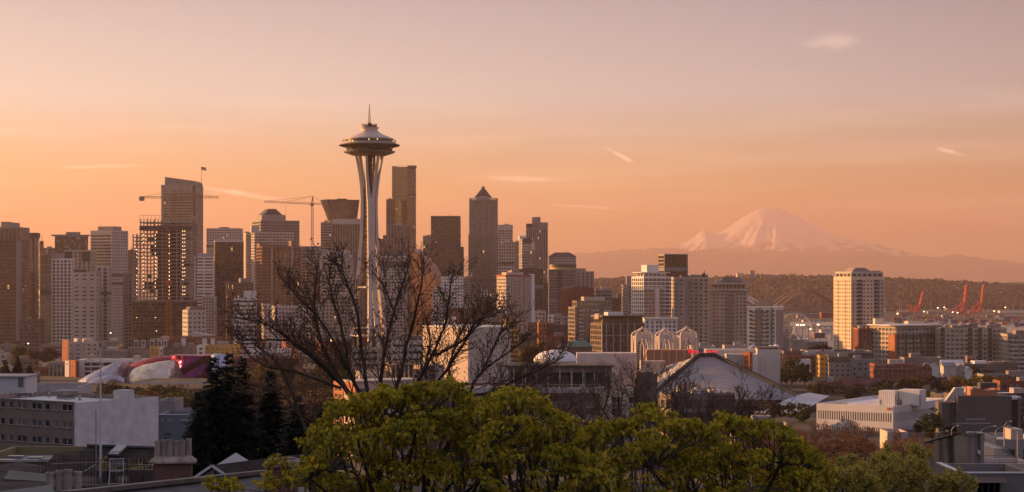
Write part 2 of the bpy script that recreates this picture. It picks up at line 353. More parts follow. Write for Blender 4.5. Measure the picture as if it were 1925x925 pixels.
def face(mb, O, A, N, L, z0, z1, st, rec):
    """one facade: piers and spandrels standing proud of the glass, reveals going in by rec; returns the openings"""
    fh, bay, pf, sf, tb, bb = st["fh"], st["bay"], st["pf"], st["sf"], st.get("tb", 1.2), st.get("bb", 0.0)
    ep = st.get("ep", 0.5)
    nb = max(1, round((L - 2 * ep) / bay)) if pf > 0 else 1; nf = max(1, round((z1 - tb - z0 - bb) / fh)) if sf > 0 else 1
    bw = (L - 2 * ep) / nb; fz = (z1 - tb - z0 - bb) / nf
    xs = [(0, 0)]; xs += [(ep, 0)] if ep > 0 and pf > 0 else []
    xs = [0.0]; xo = []
    for i in range(nb):
        a, b = ep + bw * (i + pf / 2), ep + bw * (i + 1 - pf / 2); xs += [a, b]
    xs.append(L)
    zs = [z0]
    for i in range(nf):
        a, b = z0 + bb + fz * (i + sf * 0.62), z0 + bb + fz * (i + 1 - sf * 0.38)
        if sf <= 0: a += 0.01
        zs += [a, b]
    zs.append(z1)
    if "xs" in st: xs = [0.0] + [q for ab in st["xs"] for q in ab] + [L]
    if "zs" in st: zs = [z0] + [z0 + q for ab in st["zs"] for q in ab] + [z1]
    nx = len(xs); b0 = len(mb.v)
    for zz in zs:
        for x in xs: p = O + A * x; mb.v.append((p.x, p.y, zz))
    ops = []
    for k in range(len(zs) - 1):
        for i in range(nx - 1):
            if i % 2 == 1 and k % 2 == 1: ops.append((xs[i], xs[i + 1], zs[k], zs[k + 1], i, k)); continue
            a = b0 + k * nx + i; mb.f.append([a, a + 1, a + nx + 1, a + nx]); mb.m.append(0)
    if rec > 0:
        for (xa, xb, za, zb, i, k) in ops:
            c = [b0 + k * nx + i, b0 + k * nx + i + 1, b0 + (k + 1) * nx + i + 1, b0 + (k + 1) * nx + i]
            n0 = len(mb.v)
            for q in c: p = mb.v[q]; mb.v.append((p[0] - N.x * rec, p[1] - N.y * rec, p[2]))
            for j in range(4): mb.f.append([c[j], c[(j + 1) % 4], n0 + (j + 1) % 4, n0 + j]); mb.m.append(0)
    return ops
def pane(mb, xa, xb, za, zb, fr=0.09, ns=2):
    """one window about its lower left corner in x,z: frame ring with mullion (slot 0) and glass (slot 1)"""
    w, h = xb - xa, zb - za
    mb.box(0, w, 0, 0.10, 0, fr); mb.box(0, w, 0, 0.10, h - fr, h); mb.box(0, fr, 0.002, 0.10, fr, h - fr); mb.box(w - fr, w, 0.002, 0.10, fr, h - fr)
    for i in range(1, ns): mb.box(w * i / ns - fr / 2, w * i / ns + fr / 2, 0.004, 0.10, fr, h - fr)
    mb.add([(fr, 0.06, fr), (w - fr, 0.06, fr), (w - fr, 0.06, h - fr), (fr, 0.06, h - fr)], [(0, 1, 2, 3)], 1)
def block(root, x0, x1, y0, y1, z0, z1, wall, gl, st, wp=False, roof=None, frame=None, name="wall", plain="B"):
    """a storeyed volume: wall mesh with real openings, recessed glazing (or single windows when wp), roof"""
    rec = st.get("rec", 0.35); mb = MB(); opn = []
    w, d = x1 - x0, y1 - y0
    for key, O, A, N, L in (("F", Vector((x0, y0, 0)), Vector((1, 0, 0)), Vector((0, -1, 0)), w), ("R", Vector((x1, y0, 0)), Vector((0, 1, 0)), Vector((1, 0, 0)), d),
                            ("B", Vector((x1, y1, 0)), Vector((-1, 0, 0)), Vector((0, 1, 0)), w), ("L", Vector((x0, y1, 0)), Vector((0, -1, 0)), Vector((-1, 0, 0)), d)):
        s = st.get(key, st)
        if key in plain or s is None:
            p, q = O, O + A * L; mb.add([(p.x, p.y, z0), (q.x, q.y, z0), (q.x, q.y, z1), (p.x, p.y, z1)], [(0, 1, 2, 3)]); continue
        opn += [(key, O, A, N, *o[:4]) for o in face(mb, O, A, N, L, z0, z1, {**st, **s} if s is not st else st, rec)]
    t = 0.35; zr = z1 - 0.7        # parapet top and inner side
    mb.add([(x0, y0, z1), (x1, y0, z1), (x1, y1, z1), (x0, y1, z1), (x0 + t, y0 + t, z1), (x1 - t, y0 + t, z1), (x1 - t, y1 - t, z1), (x0 + t, y1 - t, z1),
            (x0 + t, y0 + t, zr), (x1 - t, y0 + t, zr), (x1 - t, y1 - t, zr), (x0 + t, y1 - t, zr)],
           [(0, 1, 5, 4), (1, 2, 6, 5), (2, 3, 7, 6), (3, 0, 4, 7), (4, 5, 9, 8), (5, 6, 10, 9), (6, 7, 11, 10), (7, 4, 8, 11)])
    wo = mb.build(name, wall, root)
    r = MB(); r.add([(x0 + t, y0 + t, zr), (x1 - t, y0 + t, zr), (x1 - t, y1 - t, zr), (x0 + t, y1 - t, zr)], [(0, 1, 2, 3)]); r.build("roof", roof or ROOF, root)
    if wp and opn:
        opn.sort(key=lambda o: ("FLRB".index(o[0]), -o[6])); cache = {}
        rest = MB()
        for i, (key, O, A, N, xa, xb, za, zb) in enumerate(opn):
            p = O + A * xa - N * (rec - 0.08); kk = (key, round(xb - xa, 2), round(zb - za, 2))
            if kk not in cache:
                m = MB(); pane(m, xa, xb, za, zb, fr=st.get("fr", 0.10), ns=max(1, round((xb - xa) / 1.3))); cache[kk] = m
                m.me = m.mesh("window", [frame or WHITE, gl])
            if i < WIN_CAP:
                o = bpy.data.objects.new("window", cache[kk].me); put(o, root)
                o.location = (p.x, p.y, za); o.rotation_euler = (0, 0, math.atan2(A.y, A.x))
            else:
                m = cache[kk]; ca, sa = A.x, A.y; b0 = len(rest.v)
                rest.v += [(p.x + vx * ca - vy * sa, p.y + vx * sa + vy * ca, za + vz) for vx, vy, vz in m.v]
                rest.f += [[q + b0 for q in f] for f in m.f]; rest.m += m.m
        if rest.v: tag(rest.build("window", [frame or WHITE, gl], root), kind="stuff")
    else:
        m = MB(); e = rec; m.box(x0 + e, x1 - e, y0 + e, y1 - e, z0 + 0.02, z1 - 1.0); m.build("glazing", gl, root)
    return wo
def ST(fh=3.4, bay=3.5, pf=0.4, sf=0.42, **k): return dict(fh=fh, bay=bay, pf=pf, sf=sf, **k)
GRID = ST(); BANDS = ST(pf=0, sf=0.5, ep=0.6); FINS = ST(pf=0.5, sf=0, bay=2.4); CURT = ST(pf=0.10, sf=0.14, bay=2.6, rec=0.15)
FLOORS = ST(pf=0.12, sf=0.35, bay=4.0)
def front_x(px, C, u):      # how far along the front line (from C along u) the ray of column px meets it
    t = (px - CX) / F; return (t * C.y - C.x) / (u.x - t * u.y)
class Bld: pass
def building(name, cat, label, Y, xs, top, wall=None, gl=None, st=None, side='L', th=None, depth=None, pents=(), base=None, wp=False, roof=None, frame=None, group=None, pentm=None, body=True, clutter=True):
    wall = wall or CONC; gl = gl or GD; st = st or GRID
    B = Bld(); x0, x1 = xs[0], xs[-1]
    if len(xs) == 2:
        C = Vector((X(x0, Y), Y, 0)); th = R(th or 0); u = Vector((math.cos(th), math.sin(th), 0)); w = front_x(x1, C, u); d = depth or max(14, min(42, 0.75 * w)); FL = C
    else:
        xc = xs[1]; C = Vector((X(xc, Y), Y, 0)); sgn = 1 if side == 'L' else -1
        for a in ([th] if th else (10, 14, 18, 23, 28, 34, 40, 48)):
            q = R(a * sgn); u = Vector((math.cos(q), math.sin(q), 0)); v = Vector((-u.y, u.x, 0))
            w = front_x(x1, C, u) if side == 'L' else -front_x(x0, C, u)
            d = front_x(x0 if side == 'L' else x1, C, v)
            if th or d < max(22, 1.15 * w): break
        th = q; FL = C if side == 'L' else C - u * w
    B.w, B.d, B.th, B.u, B.FL, B.Y = w, d, th, u, FL, Y
    zb = (ground(FL.x, FL.y) - 3) if base is None else base
    B.zb = zb; zt = Z(top, C.y); B.h = h = zt - zb
    B.root = root = thing(name, label, cat, (FL.x, FL.y, zb), th, group)
    B.lx = lambda px, dy=0.0: front_x(px, FL + Vector((-u.y, u.x, 0)) * dy, u)          # photo column -> local x on a plane dy behind the front
    B.lz = lambda py, dy=0.0: Z(py, Y + dy * math.cos(th)) - zb
    if body: block(root, 0, w, 0, d, 0, h, wall, gl, st, wp, roof, frame)
    if body and h > 70 and not wp and name in ("office_tower", "skyscraper", "glass_tower"):
        q = random.Random(label + "x")
        for f in q.sample((0.30, 0.42, 0.55, 0.68, 0.8), q.choice((1, 2, 2))):
            g = MB(); z = h * (1 - f * 0.6); t = q.uniform(2.2, 4.5); g.box(-0.12, w + 0.12, -0.12, d + 0.12, z, z + t); g.build("plant_band", q.choice([wall, wall, GREY, DARK]), root)
        for i in range(q.choice((0, 1, 2, 3))):
            x = w * q.uniform(0.15, 0.85); g = MB(); g.tube([(x, d * 0.3, h - 0.7), (x, d * 0.3, h + q.uniform(3, 9))], [0.22, 0.1], 5); g.build("antenna", STEEL, root)
    for p in pents:
        a, b, t = p[:3]; m = p[3] if len(p) > 3 else (pentm or wall); q0 = d * (p[4] if len(p) > 4 else 0.25); q1 = d * (p[5] if len(p) > 5 else 0.75)
        pa, pb = B.lx(a, q0), B.lx(b, q0)
        g = MB(); g.box(pa, pb, q0, q1, h - 0.69, B.lz(t, q0)); g.build("penthouse", m, root)
    if clutter and not pents and w > 8:
        rr = random.Random(label); g = MB(); cw = w * rr.uniform(0.2, 0.4); cx_ = rr.uniform(0.15 * w, 0.85 * w - cw)
        g.box(cx_, cx_ + cw, d * 0.35, d * 0.7, h - 0.69, h + rr.uniform(1.2, 2.6)); g.build("plant_room", rr.choice([CONC, TAUPE, METAL]), root)
    return B
def balconies(B, pxa, pxb, ztop=None, z0=0.0, fh=3.0, out=1.4, m=None, rail=None, face_='F', solid=True):
    """one balcony per storey between two photo columns of the front (or between fractions of the left side)"""
    h = ztop or B.h; n = int((h - z0) / fh)
    if face_ == 'F': a, b = B.lx(pxa), B.lx(pxb)
    else: a, b = pxa * B.d, pxb * B.d
    L = b - a; g = MB(); g.box(0, L, -out, 0.0, 0, 0.22)
    g.box(0, L, -out - 0.003, -out + 0.08, 0.22, 1.15, 1); g.box(0, 0.08, -out + 0.08, 0, 0.22, 1.15, 1); g.box(L - 0.08, L, -out + 0.08, 0, 0.22, 1.15, 1)
    me = g.mesh("balcony", [m or CONC, rail or m or CONC])
    for i in range(min(n, 60)):
        o = bpy.data.objects.new("balcony", me); put(o, B.root)
        z = h - (i + 1) * fh
        o.location = (a, -0.002, z) if face_ == 'F' else (-0.002, B.d - a, z)
        if face_ != 'F': o.rotation_euler = (0, 0, R(-90))
def addbox(B, name, pxa, pxb, ya, yb, pya, pyb, m, dz=0.0):
    """a box part on the front, px/py limits, local depth ya..yb (negative = proud of the front)"""
    g = MB(); g.box(B.lx(pxa, ya), B.lx(pxb, ya), ya, yb, B.lz(pyb, ya), B.lz(pya, ya)); return g.build(name, m, B.root)
def mast(B, px, pyt, dy=3.0, r=0.25, m=None, name="antenna"):
    g = MB(); g.tube([(B.lx(px, dy), dy, B.h - 0.7), (B.lx(px, dy), dy, B.lz(pyt, dy))], [r, r * 0.5], 5); return g.build(name, m or STEEL, B.root)
def rail(name, root, pts, h, step, m, r=0.02):
    """posts with a top and a bottom rail along pts"""
    g = MB()
    for a, b in zip(pts, pts[1:]):
        a, b = Vector(a), Vector(b); L = (b - a).length; n = max(1, round(L / step))
        g.tube([a + Vector((0, 0, h)), b + Vector((0, 0, h))], r * 1.4, 4); g.tube([a + Vector((0, 0, 0.12)), b + Vector((0, 0, 0.12))], r, 4)
        for i in range(n + 1): p = a + (b - a) * i / n; g.tube([p, p + Vector((0, 0, h))], r, 4)
    return g.build(name, m, root)
# ------------------------------------------------------------------ observation tower
NY = 1279.0; NX = X(694.5, NY); NZ = ground(NX, NY)
NW_ = mat("tower_white", (0.57, 0.50, 0.44), 0.5, var=0.06, scale=0.1, stretch=6)
NC = mat("tower_core_steel", (0.05, 0.042, 0.038), 0.6, var=0.2, scale=0.5)
NG = glass("tower_glass", (0.03, 0.028, 0.03), share=0.2, cw=1.5, ch=4, rough=0.15, lit=0.0)
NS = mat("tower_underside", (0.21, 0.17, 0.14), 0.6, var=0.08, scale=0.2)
GOLDL = emit("tower_lamp", (1.0, 0.55, 0.18), 1.1)
needle = thing("observation_tower", "tall white tripod tower topped by a flying saucer deck and a spire", "tower", (NX, NY, NZ))
nz_ = lambda py: Z(py, NY) - NZ
def leg_R(z): return lerp(z, [(0, 15.6), (20, 12.6), (38, 10.2), (55, 8.4), (73, 6.7), (92, 5.2), (108, 4.5), (118, 4.5), (126, 5.2), (136, 6.6), (146, 8.6), (151, 9.6)])
def leg_S(z): return lerp(z, [(0, 7.0), (20, 5.6), (40, 4.2), (60, 3.1), (78, 2.55), (90, 2.3), (112, 2.3), (118, 2.7), (124, 4.0), (134, 6.2), (146, 8.2), (151, 8.9)])
for k in range(3):
    al = R(18 - 120 * k); rad = Vector((math.sin(al), -math.cos(al), 0)); tan = Vector((math.cos(al), math.sin(al), 0))
    leg = MB(); zs = [151 * i / 60 for i in range(61)]
    for sgn in (-1, 1):
        vs = []
        for z in zs:
            rr = leg_R(z); s = leg_S(z) / 2; c = rad * math.sqrt(max(0.1, rr * rr - (s * s if z > 118 else 0))) + tan * (sgn * s) + Vector((0, 0, z))
            wt = 2.6 if z < 120 else lerp(z, [(120, 2.6), (130, 1.9), (151, 1.6)]); wr = lerp(z, [(0, 3.0), (100, 2.4), (125, 1.9), (151, 1.6)])
            for (i, j) in ((-1, -1), (1, -1), (1, 1), (-1, 1)): vs.append(c + tan * (i * wt / 2) + rad * (j * wr / 2))
        n = len(zs); leg.add(vs, [(i * 4 + j, i * 4 + (j + 1) % 4, i * 4 + 4 + (j + 1) % 4, i * 4 + 4 + j) for i in range(n - 1) for j in range(4)] + [(0, 3, 2, 1), (n * 4 - 4, n * 4 - 3, n * 4 - 2, n * 4 - 1)])
    # plate closing the joined stretch and the rungs below it
    for z in (30, 46, 58, 69): c = rad * leg_R(z); s = leg_S(z) / 2; leg.beam(c - tan * s + Vector((0, 0, z)), c + tan * s + Vector((0, 0, z)), 1.3, 1.5)
    leg.build("leg", NW_, needle)
core = MB()
hexp = lambda r: [(r * math.cos(R(60 * i)), r * math.sin(R(60 * i))) for i in range(6)]
core.prism(hexp(1.9), 0, 152, 0); core.build("core", NC, needle)
lat = MB(); hp = hexp(2.75)
for x, y in hp: lat.beam((x, y, 0), (x, y, 152), 0.5)
for i in range(6):
    a, b = hp[i], hp[(i + 1) % 6]; z = 2.0
    while z < 150: lat.beam((*a, z), (*b, z), 0.3); lat.beam((*a, z), (*b, z + 3.2), 0.22); z += 3.2
lat.build("lattice", mat("lattice_steel", (0.09, 0.07, 0.06), 0.6, var=0.1), needle)
for k in range(3):        # lift rails beside the core
    a = R(18 - 120 * k + 60); g = MB(); g.beam((3.9 * math.sin(a), -3.9 * math.cos(a), 0), (3.9 * math.sin(a), -3.9 * math.cos(a), 152), 0.7, 0.7)
    for i in range(46): z = 3 + i * 3.2; g.beam((2.6 * math.sin(a), -2.6 * math.cos(a), z), (3.7 * math.sin(a), -3.7 * math.cos(a), z), 0.25)
    g.build("lift_rail", NC, needle)
for z in (92.0, 124.5, 106.0):   # ring ties to the legs
    g = MB()
    for k in range(3):
        a0, a1 = R(18 - 120 * k), R(18 - 120 * (k + 1)); r = leg_R(z) - 0.6
        g.beam((r * math.sin(a0), -r * math.cos(a0), z), (r * math.sin(a1), -r * math.cos(a1), z), 0.8, 0.9)
    g.build("ring_tie", NC, needle)
g = MB(); g.prism([(8.8 * math.cos(R(60 * i + 18)), 8.8 * math.sin(R(60 * i + 18))) for i in range(6)], 57.2, 58.4); g.build("lower_deck", NW_, needle)
for (z, r) in ((30.2, 12.5), (25.0, 13.5)):
    g = MB(); g.lathe([(0.1, z - 0.8), (r, z - 0.8), (r, z), (0.1, z)], 6); g.build("terrace", NW_, needle)
g = MB(); g.lathe([(10.5, 0), (10.5, 24.2), (0.1, 24.2)], 6); g.build("base_house", NG, needle)
# saucer
def lat_(name, prof, m, k=72, smooth=True):
    g = MB(); g.lathe([(px_ * NY / F, nz_(py)) for px_, py in prof], k); return g.build(name, m, needle, smooth)
lat_("lower_dish", [(7, 292), (30, 291.5), (40, 289), (48, 285.2), (48.3, 284.6), (45, 284), (38, 283.4)], NS)
fin = MB()
for i in range(48):
    a = 2 * math.pi * i / 48; c, s = math.cos(a), math.sin(a); q = NY / F
    fin.beam((30 * q * c, 30 * q * s, nz_(291.3) - 0.2), (47.6 * q * c, 47.6 * q * s, nz_(285.6) - 0.1), 0.35, 0.9)
fin.build("dish_fins", NW_, needle)
lat_("restaurant_glass", [(38, 284), (42, 283.5), (45, 277), (44, 276)], NG, 48, False)
for k in (-0.34, -0.1, 0.16, 0.42):
    g = MB(); a = k; r = 43.4 * NY / F; g.box(-0.14, 0.14, -0.1, 0.1, -0.14, 0.14); o = g.build("lamp", GOLDL, needle); o.location = (r * math.sin(a), -r * math.cos(a), nz_(279.2)); o.rotation_euler = (0, 0, a)
lat_("halo_ring", [(40, 279), (48, 276.5), (54, 274.2), (57.3, 273.0), (57.3, 272.4), (54, 271.3), (48, 269.6), (44, 269.2)], NS)
rim = MB()
for i in range(48):
    a = 2 * math.pi * i / 48 + 0.03; c, s = math.cos(a), math.sin(a); q = NY / F
    rim.beam((44 * q * c, 44 * q * s, nz_(276.8)), (56.6 * q * c, 56.6 * q * s, nz_(273.4)), 0.3, 0.8)
rim.build("halo_fins", NC, needle)
lat_("deck_floor", [(40, 270.2), (50, 270.2), (50, 268.3), (48.5, 268.3)], NW_)
lat_("deck_glass", [(43.5, 269), (43.5, 261.5)], NG, 48, False)
g = MB()
for i in range(48):
    a = 2 * math.pi * i / 48; c, s = math.cos(a), math.sin(a); q = NY / F
    g.beam((49.3 * q * c, 49.3 * q * s, nz_(268.4)), (50.2 * q * c, 50.2 * q * s, nz_(263.6)), 0.14)
    a2 = 2 * math.pi * (i + 1) / 48
    for pp, rr_ in ((263.6, 50.2), (266, 49.8)): g.beam((rr_ * q * c, rr_ * q * s, nz_(pp)), (rr_ * q * math.cos(a2), rr_ * q * math.sin(a2), nz_(pp)), 0.12)
g.build("deck_railing", NC, needle)
for a, py_ in ((-0.95, 267.3), (-0.72, 267.0), (0.42, 264.2), (0.05, 265)):
    g = MB(); g.box(-0.25, 0.25, -0.1, 0.1, -0.4, 0.4); o = g.build("lamp", GOLDL, needle); r = 43.7 * NY / F; o.location = (r * math.sin(a), -r * math.cos(a), nz_(py_)); o.rotation_euler = (0, 0, a)
lat_("saucer_roof", [(46, 262.6), (46.5, 261.8), (42, 259.5), (34, 256.4), (26, 253), (19.5, 249.6), (16.5, 247), (15, 244.5), (15.5, 242.5), (18.8, 240.4), (18.8, 239.8), (14, 239.4)], NW_)
lat_("crown_drum", [(14.2, 240), (14.2, 236.4), (13.2, 236.2), (6, 236.2)], NC, 32, False)
g = MB()
for i in range(16):
    a = 2 * math.pi * i / 16; q = 13.5 * NY / F; g.beam((q * math.cos(a), q * math.sin(a), nz_(236.4)), (q * math.cos(a), q * math.sin(a), nz_(232.8 + (i * 7 % 3))), 0.35)
for i in range(24):
    a, b = 2 * math.pi * i / 24, 2 * math.pi * (i + 1) / 24; q = 13.5 * NY / F; g.beam((q * math.cos(a), q * math.sin(a), nz_(234.6)), (q * math.cos(b), q * math.sin(b), nz_(234.6)), 0.3)
g.build("crown_railing", NC, needle)
g = MB(); g.lathe([(3.6 * NY / F, nz_(237)), (3.6 * NY / F, nz_(231)), (0.05, nz_(231))], 8); g.build("mast_house", NC, needle)
g = MB(); q = NY / F
for sx, sy in ((1, 1), (1, -1), (-1, -1), (-1, 1)): g.beam((sx * 2.2 * q, sy * 2.2 * q, nz_(231)), (sx * 0.5 * q, sy * 0.5 * q, nz_(206)), 0.28)
for i in range(8):
    py_ = 230 - i * 3; r = (0.5 + 1.7 * (py_ - 206) / 25) * q; z = nz_(py_)
    for (a, b) in (((1, 1), (1, -1)), ((1, -1), (-1, -1)), ((-1, -1), (-1, 1)), ((-1, 1), (1, 1))): g.beam((a[0] * r, a[1] * r, z), (b[0] * r, b[1] * r, z + 0.9), 0.16)
g.tube([(0, 0, nz_(208)), (0, 0, nz_(195))], [0.42, 0.16], 6); g.build("spire", mat("spire_steel", (0.4, 0.3, 0.25), 0.5, var=0.1), needle)
g = MB(); g.tube([(-23 * q, -2, nz_(259)), (-23 * q, -2, nz_(254.5))], 0.5, 6); g.build("beacon", NC, needle)
# ------------------------------------------------------------------ skyline, from the left edge to the right
T = "tower"
B = building("glass_tower", T, "dark banded glass tower at the very left edge, before a paler boxy crown", 1750, (-40, 38), 450, BROWN, GO, ST(pf=0.06, sf=0.3, bay=3, rec=0.2), depth=30, clutter=False)
addbox(B, "corner_strip", 30, 38.2, -0.5, 3, 452, 640, GREY)
B = building("office_tower", T, "tower with tall pale fins and a boxy light cap, behind the leftmost dark tower", 2050, (-40, 40), 427, GREY, GO, ST(pf=0.22, sf=0, bay=4.6, tb=2), pents=((2, 29, 418.5, CONC), (2, 17, 417, DARK, 0.3, 0.7)))
mast(B, 37, 422, 8)
B = building("office_tower", T, "brown slab tower with a dark overhanging cap, next to the finned left tower", 2150, (38, 68), 446, TAUPE, GO, ST(pf=0.6, sf=0, bay=5, tb=1), clutter=False)
addbox(B, "cap", 37, 69, -1, B.d + 1, 437.5, 447, DARK)
building("office_tower", T, "narrow dark tower with one sunlit left edge, right of the dark-capped slab", 1960, (72, 75, 82), 453, BROWN, GD, FINS, th=30)
building("office_tower", T, "low flat-topped brown tower glimpsed between the narrow dark tower and a balconied block", 2300, (82, 102), 466, TAUPE, GO, GRID, depth=20)
B = building("apartment_tower", T, "balconied apartment tower with a gold glint down its curved bay", 1800, (40, 68), 510, TAUPE, GP, ST(pf=0.2, sf=0.4, bay=4, fh=3.1), depth=22, clutter=False)
addbox(B, "penthouse", 41, 57, 2, 12, 494, 511, CONC)
g = MB(); g.lathe([(2.4, 0), (2.4, B.h + 6)], 24, (B.lx(56.5), 0.6)); g.build("glass_bay", glass("bay_glass", (0.1, 0.09, 0.08), rough=0.26, ior=2.2, lit=0), B.root, True)
balconies(B, 41, 53, B.h, 10, 3.1, 1.6, TAUPE); balconies(B, 60, 67, B.h, 10, 3.1, 1.6, TAUPE)
building("glass_tower", T, "narrow glass block with pale floor lines, joined to the left of a white gridded tower", 1700, (73, 75, 97), 477, GREY, GG, ST(pf=0.08, sf=0.1, bay=2.4, fh=9, rec=0.2), th=34, clutter=False)
B = building("apartment_tower", T, "tower with a crisp white pier grid over dark glass, pale block on its top left", 1710, (97, 135), 486, WHITE, GO, ST(pf=0.3, sf=0.3, bay=3.4, fh=3.2), pents=((97, 117, 476, CONC, 0.05, 0.6),))
B = building("apartment_tower", T, "balconied tower under a thin overhanging flat roof with a box on top", 1960, (103, 107, 166), 444, CONC, GP, ST(pf=0.25, sf=0.4, bay=4, fh=3.2), clutter=False)
g = MB(); g.box(-4, B.w + 2, -3, B.d + 2, B.h, B.h + 1.0); g.build("roof_slab", GREY, B.root)
addbox(B, "penthouse", 124, 150, 5, 16, 436, 446, CONC)
balconies(B, 108, 114, B.h - 2, 40, 3.2, 1.6, CONC); balconies(B, 152, 164, B.h - 2, 40, 3.2, 1.6, CONC)
B = building("office_tower", T, "stepped stone tower with two tall dark openings under its flat crown", 1790, (120, 172), 470, BEIGE, GO, ST(pf=0.55, sf=0.3, bay=4), clutter=False)
for a, b in ((121, 136), (154, 170)): addbox(B, "opening", a, b, -0.05, 2, 473, 492, DARK)
building("office_tower", T, "broad stone block with short dark window strips, in front of the stepped stone tower", 1690, (136, 181), 512, PALE, GO, ST(pf=0.5, sf=0.62, bay=7, fh=3.6, L=GRID), pents=((139, 160, 507, DARK, 0.3, 0.7),))
building("office_tower", T, "slim stone shoulder tower with a dark glazed slot, right of the broad stone block", 1740, (180, 204), 501, PALE, GO, ST(pf=0.45, sf=0.25, bay=5), clutter=False)
B = building("office_tower", T, "pale two-sided tower, bands on its left face and a punched grid on its right", 2000, (170, 210, 241), 433, PALE, GO, ST(pf=0, sf=0.5, ep=1.2, R=dict(pf=0.45, sf=0.45, bay=3.2)), side='R', pents=((184, 213, 425.5, CONC, 0.2, 0.7),))
addbox(B, "attic_band", 170, 210, -0.4, 0.5, 434, 441, PALE)
B = building("apartment_tower", T, "slender balconied tower with a sunlit left edge, left of the unfinished concrete tower", 1720, (231, 234, 249), 512, CONC, GP, ST(pf=0.3, sf=0.4, bay=3, fh=3), th=30)
balconies(B, 236, 242, B.h, 8, 3.0, 1.4, CONC)
building("office_tower", T, "small distant reddish block in the gap left of the unfinished tower", 2500, (238, 250), 470, BROWN, GO, GRID, depth=20)
# unfinished tower
YT = 1650
B = building("unfinished_tower", T, "unfinished concrete tower of open floors strung with work lamps", YT, (248, 360), 566, BROWN, GW, ST(pf=0.06, sf=0.12, bay=3.2, rec=0.2), clutter=False, depth=32)
fh = 3.3; zbase = B.h
slab_i = 0; z = zbase
while z < B.lz(416):
    a = 249 if z < B.lz(441) else 262
    g = MB(); g.box(B.lx(a), B.lx(359.5), 0.3, 31, z, z + 0.85); g.build("floor_slab", CONC, B.root); z += fh; slab_i += 1
top = z
for px in (250, 258, 264, 277, 291, 305, 318, 332, 344, 358):
    g = MB(); t = B.lz(440) if px < 262 else top
    for yy in (0.6, 15, 30): g.box(B.lx(px) - 0.45, B.lx(px) + 0.45, yy, yy + 0.9, zbase, t)
    g.build("column", CONC, B.root)
g = MB(); g.box(B.lx(292), B.lx(330), 11, 24, 0, top - 5); g.build("lift_core", BROWN, B.root)
for i in range(46):
    q = random.Random(i); a = q.uniform(263, 345); zz = zbase + fh * q.randrange(0, max(1, slab_i - 3)); g = MB(); g.box(B.lx(a), B.lx(a + q.uniform(4, 16)), q.uniform(8, 24), q.uniform(25, 27), zz + 0.86, zz + fh - 0.02); g.build("partition", q.choice([BROWN, DARK, CONC]), B.root)
g = MB(); g.box(B.lx(262), B.lx(360), 0.1, 31.2, B.lz(432), B.lz(425)); g.build("safety_screen", DARK, B.root)
rail("top_frame", B.root, [(B.lx(262), 0.6, top), (B.lx(360), 0.6, top), (B.lx(360), 30, top)], 3.4, 3.5, STEEL, 0.12)
WL = emit("work_lamp", (1.0, 0.60, 0.28), 2.2)
me = None
for px, y0, y1 in ((257, 456, 562), (270, 440, 562), (292, 440, 562), (318, 436, 562), (343.5, 428, 562), (347.5, 428, 562)):
    zz = zbase + 2.6
    while zz < B.lz(y0):
        if me is None: q = MB(); q.box(-0.24, 0.24, -0.15, 0.15, -0.22, 0.22); me = q.mesh("work_light", WL)
        if random.Random(px * zz).random() < 0.86:
            o = bpy.data.objects.new("work_light", me); put(o, B.root); o.location = (B.lx(px), 0.15, zz)
        zz += fh
for px, py in ((257, 597), (292, 597), (294, 622)):
    o = bpy.data.objects.new("work_light", me); put(o, B.root); o.location = (B.lx(px, -0.5), -0.5, B.lz(py))
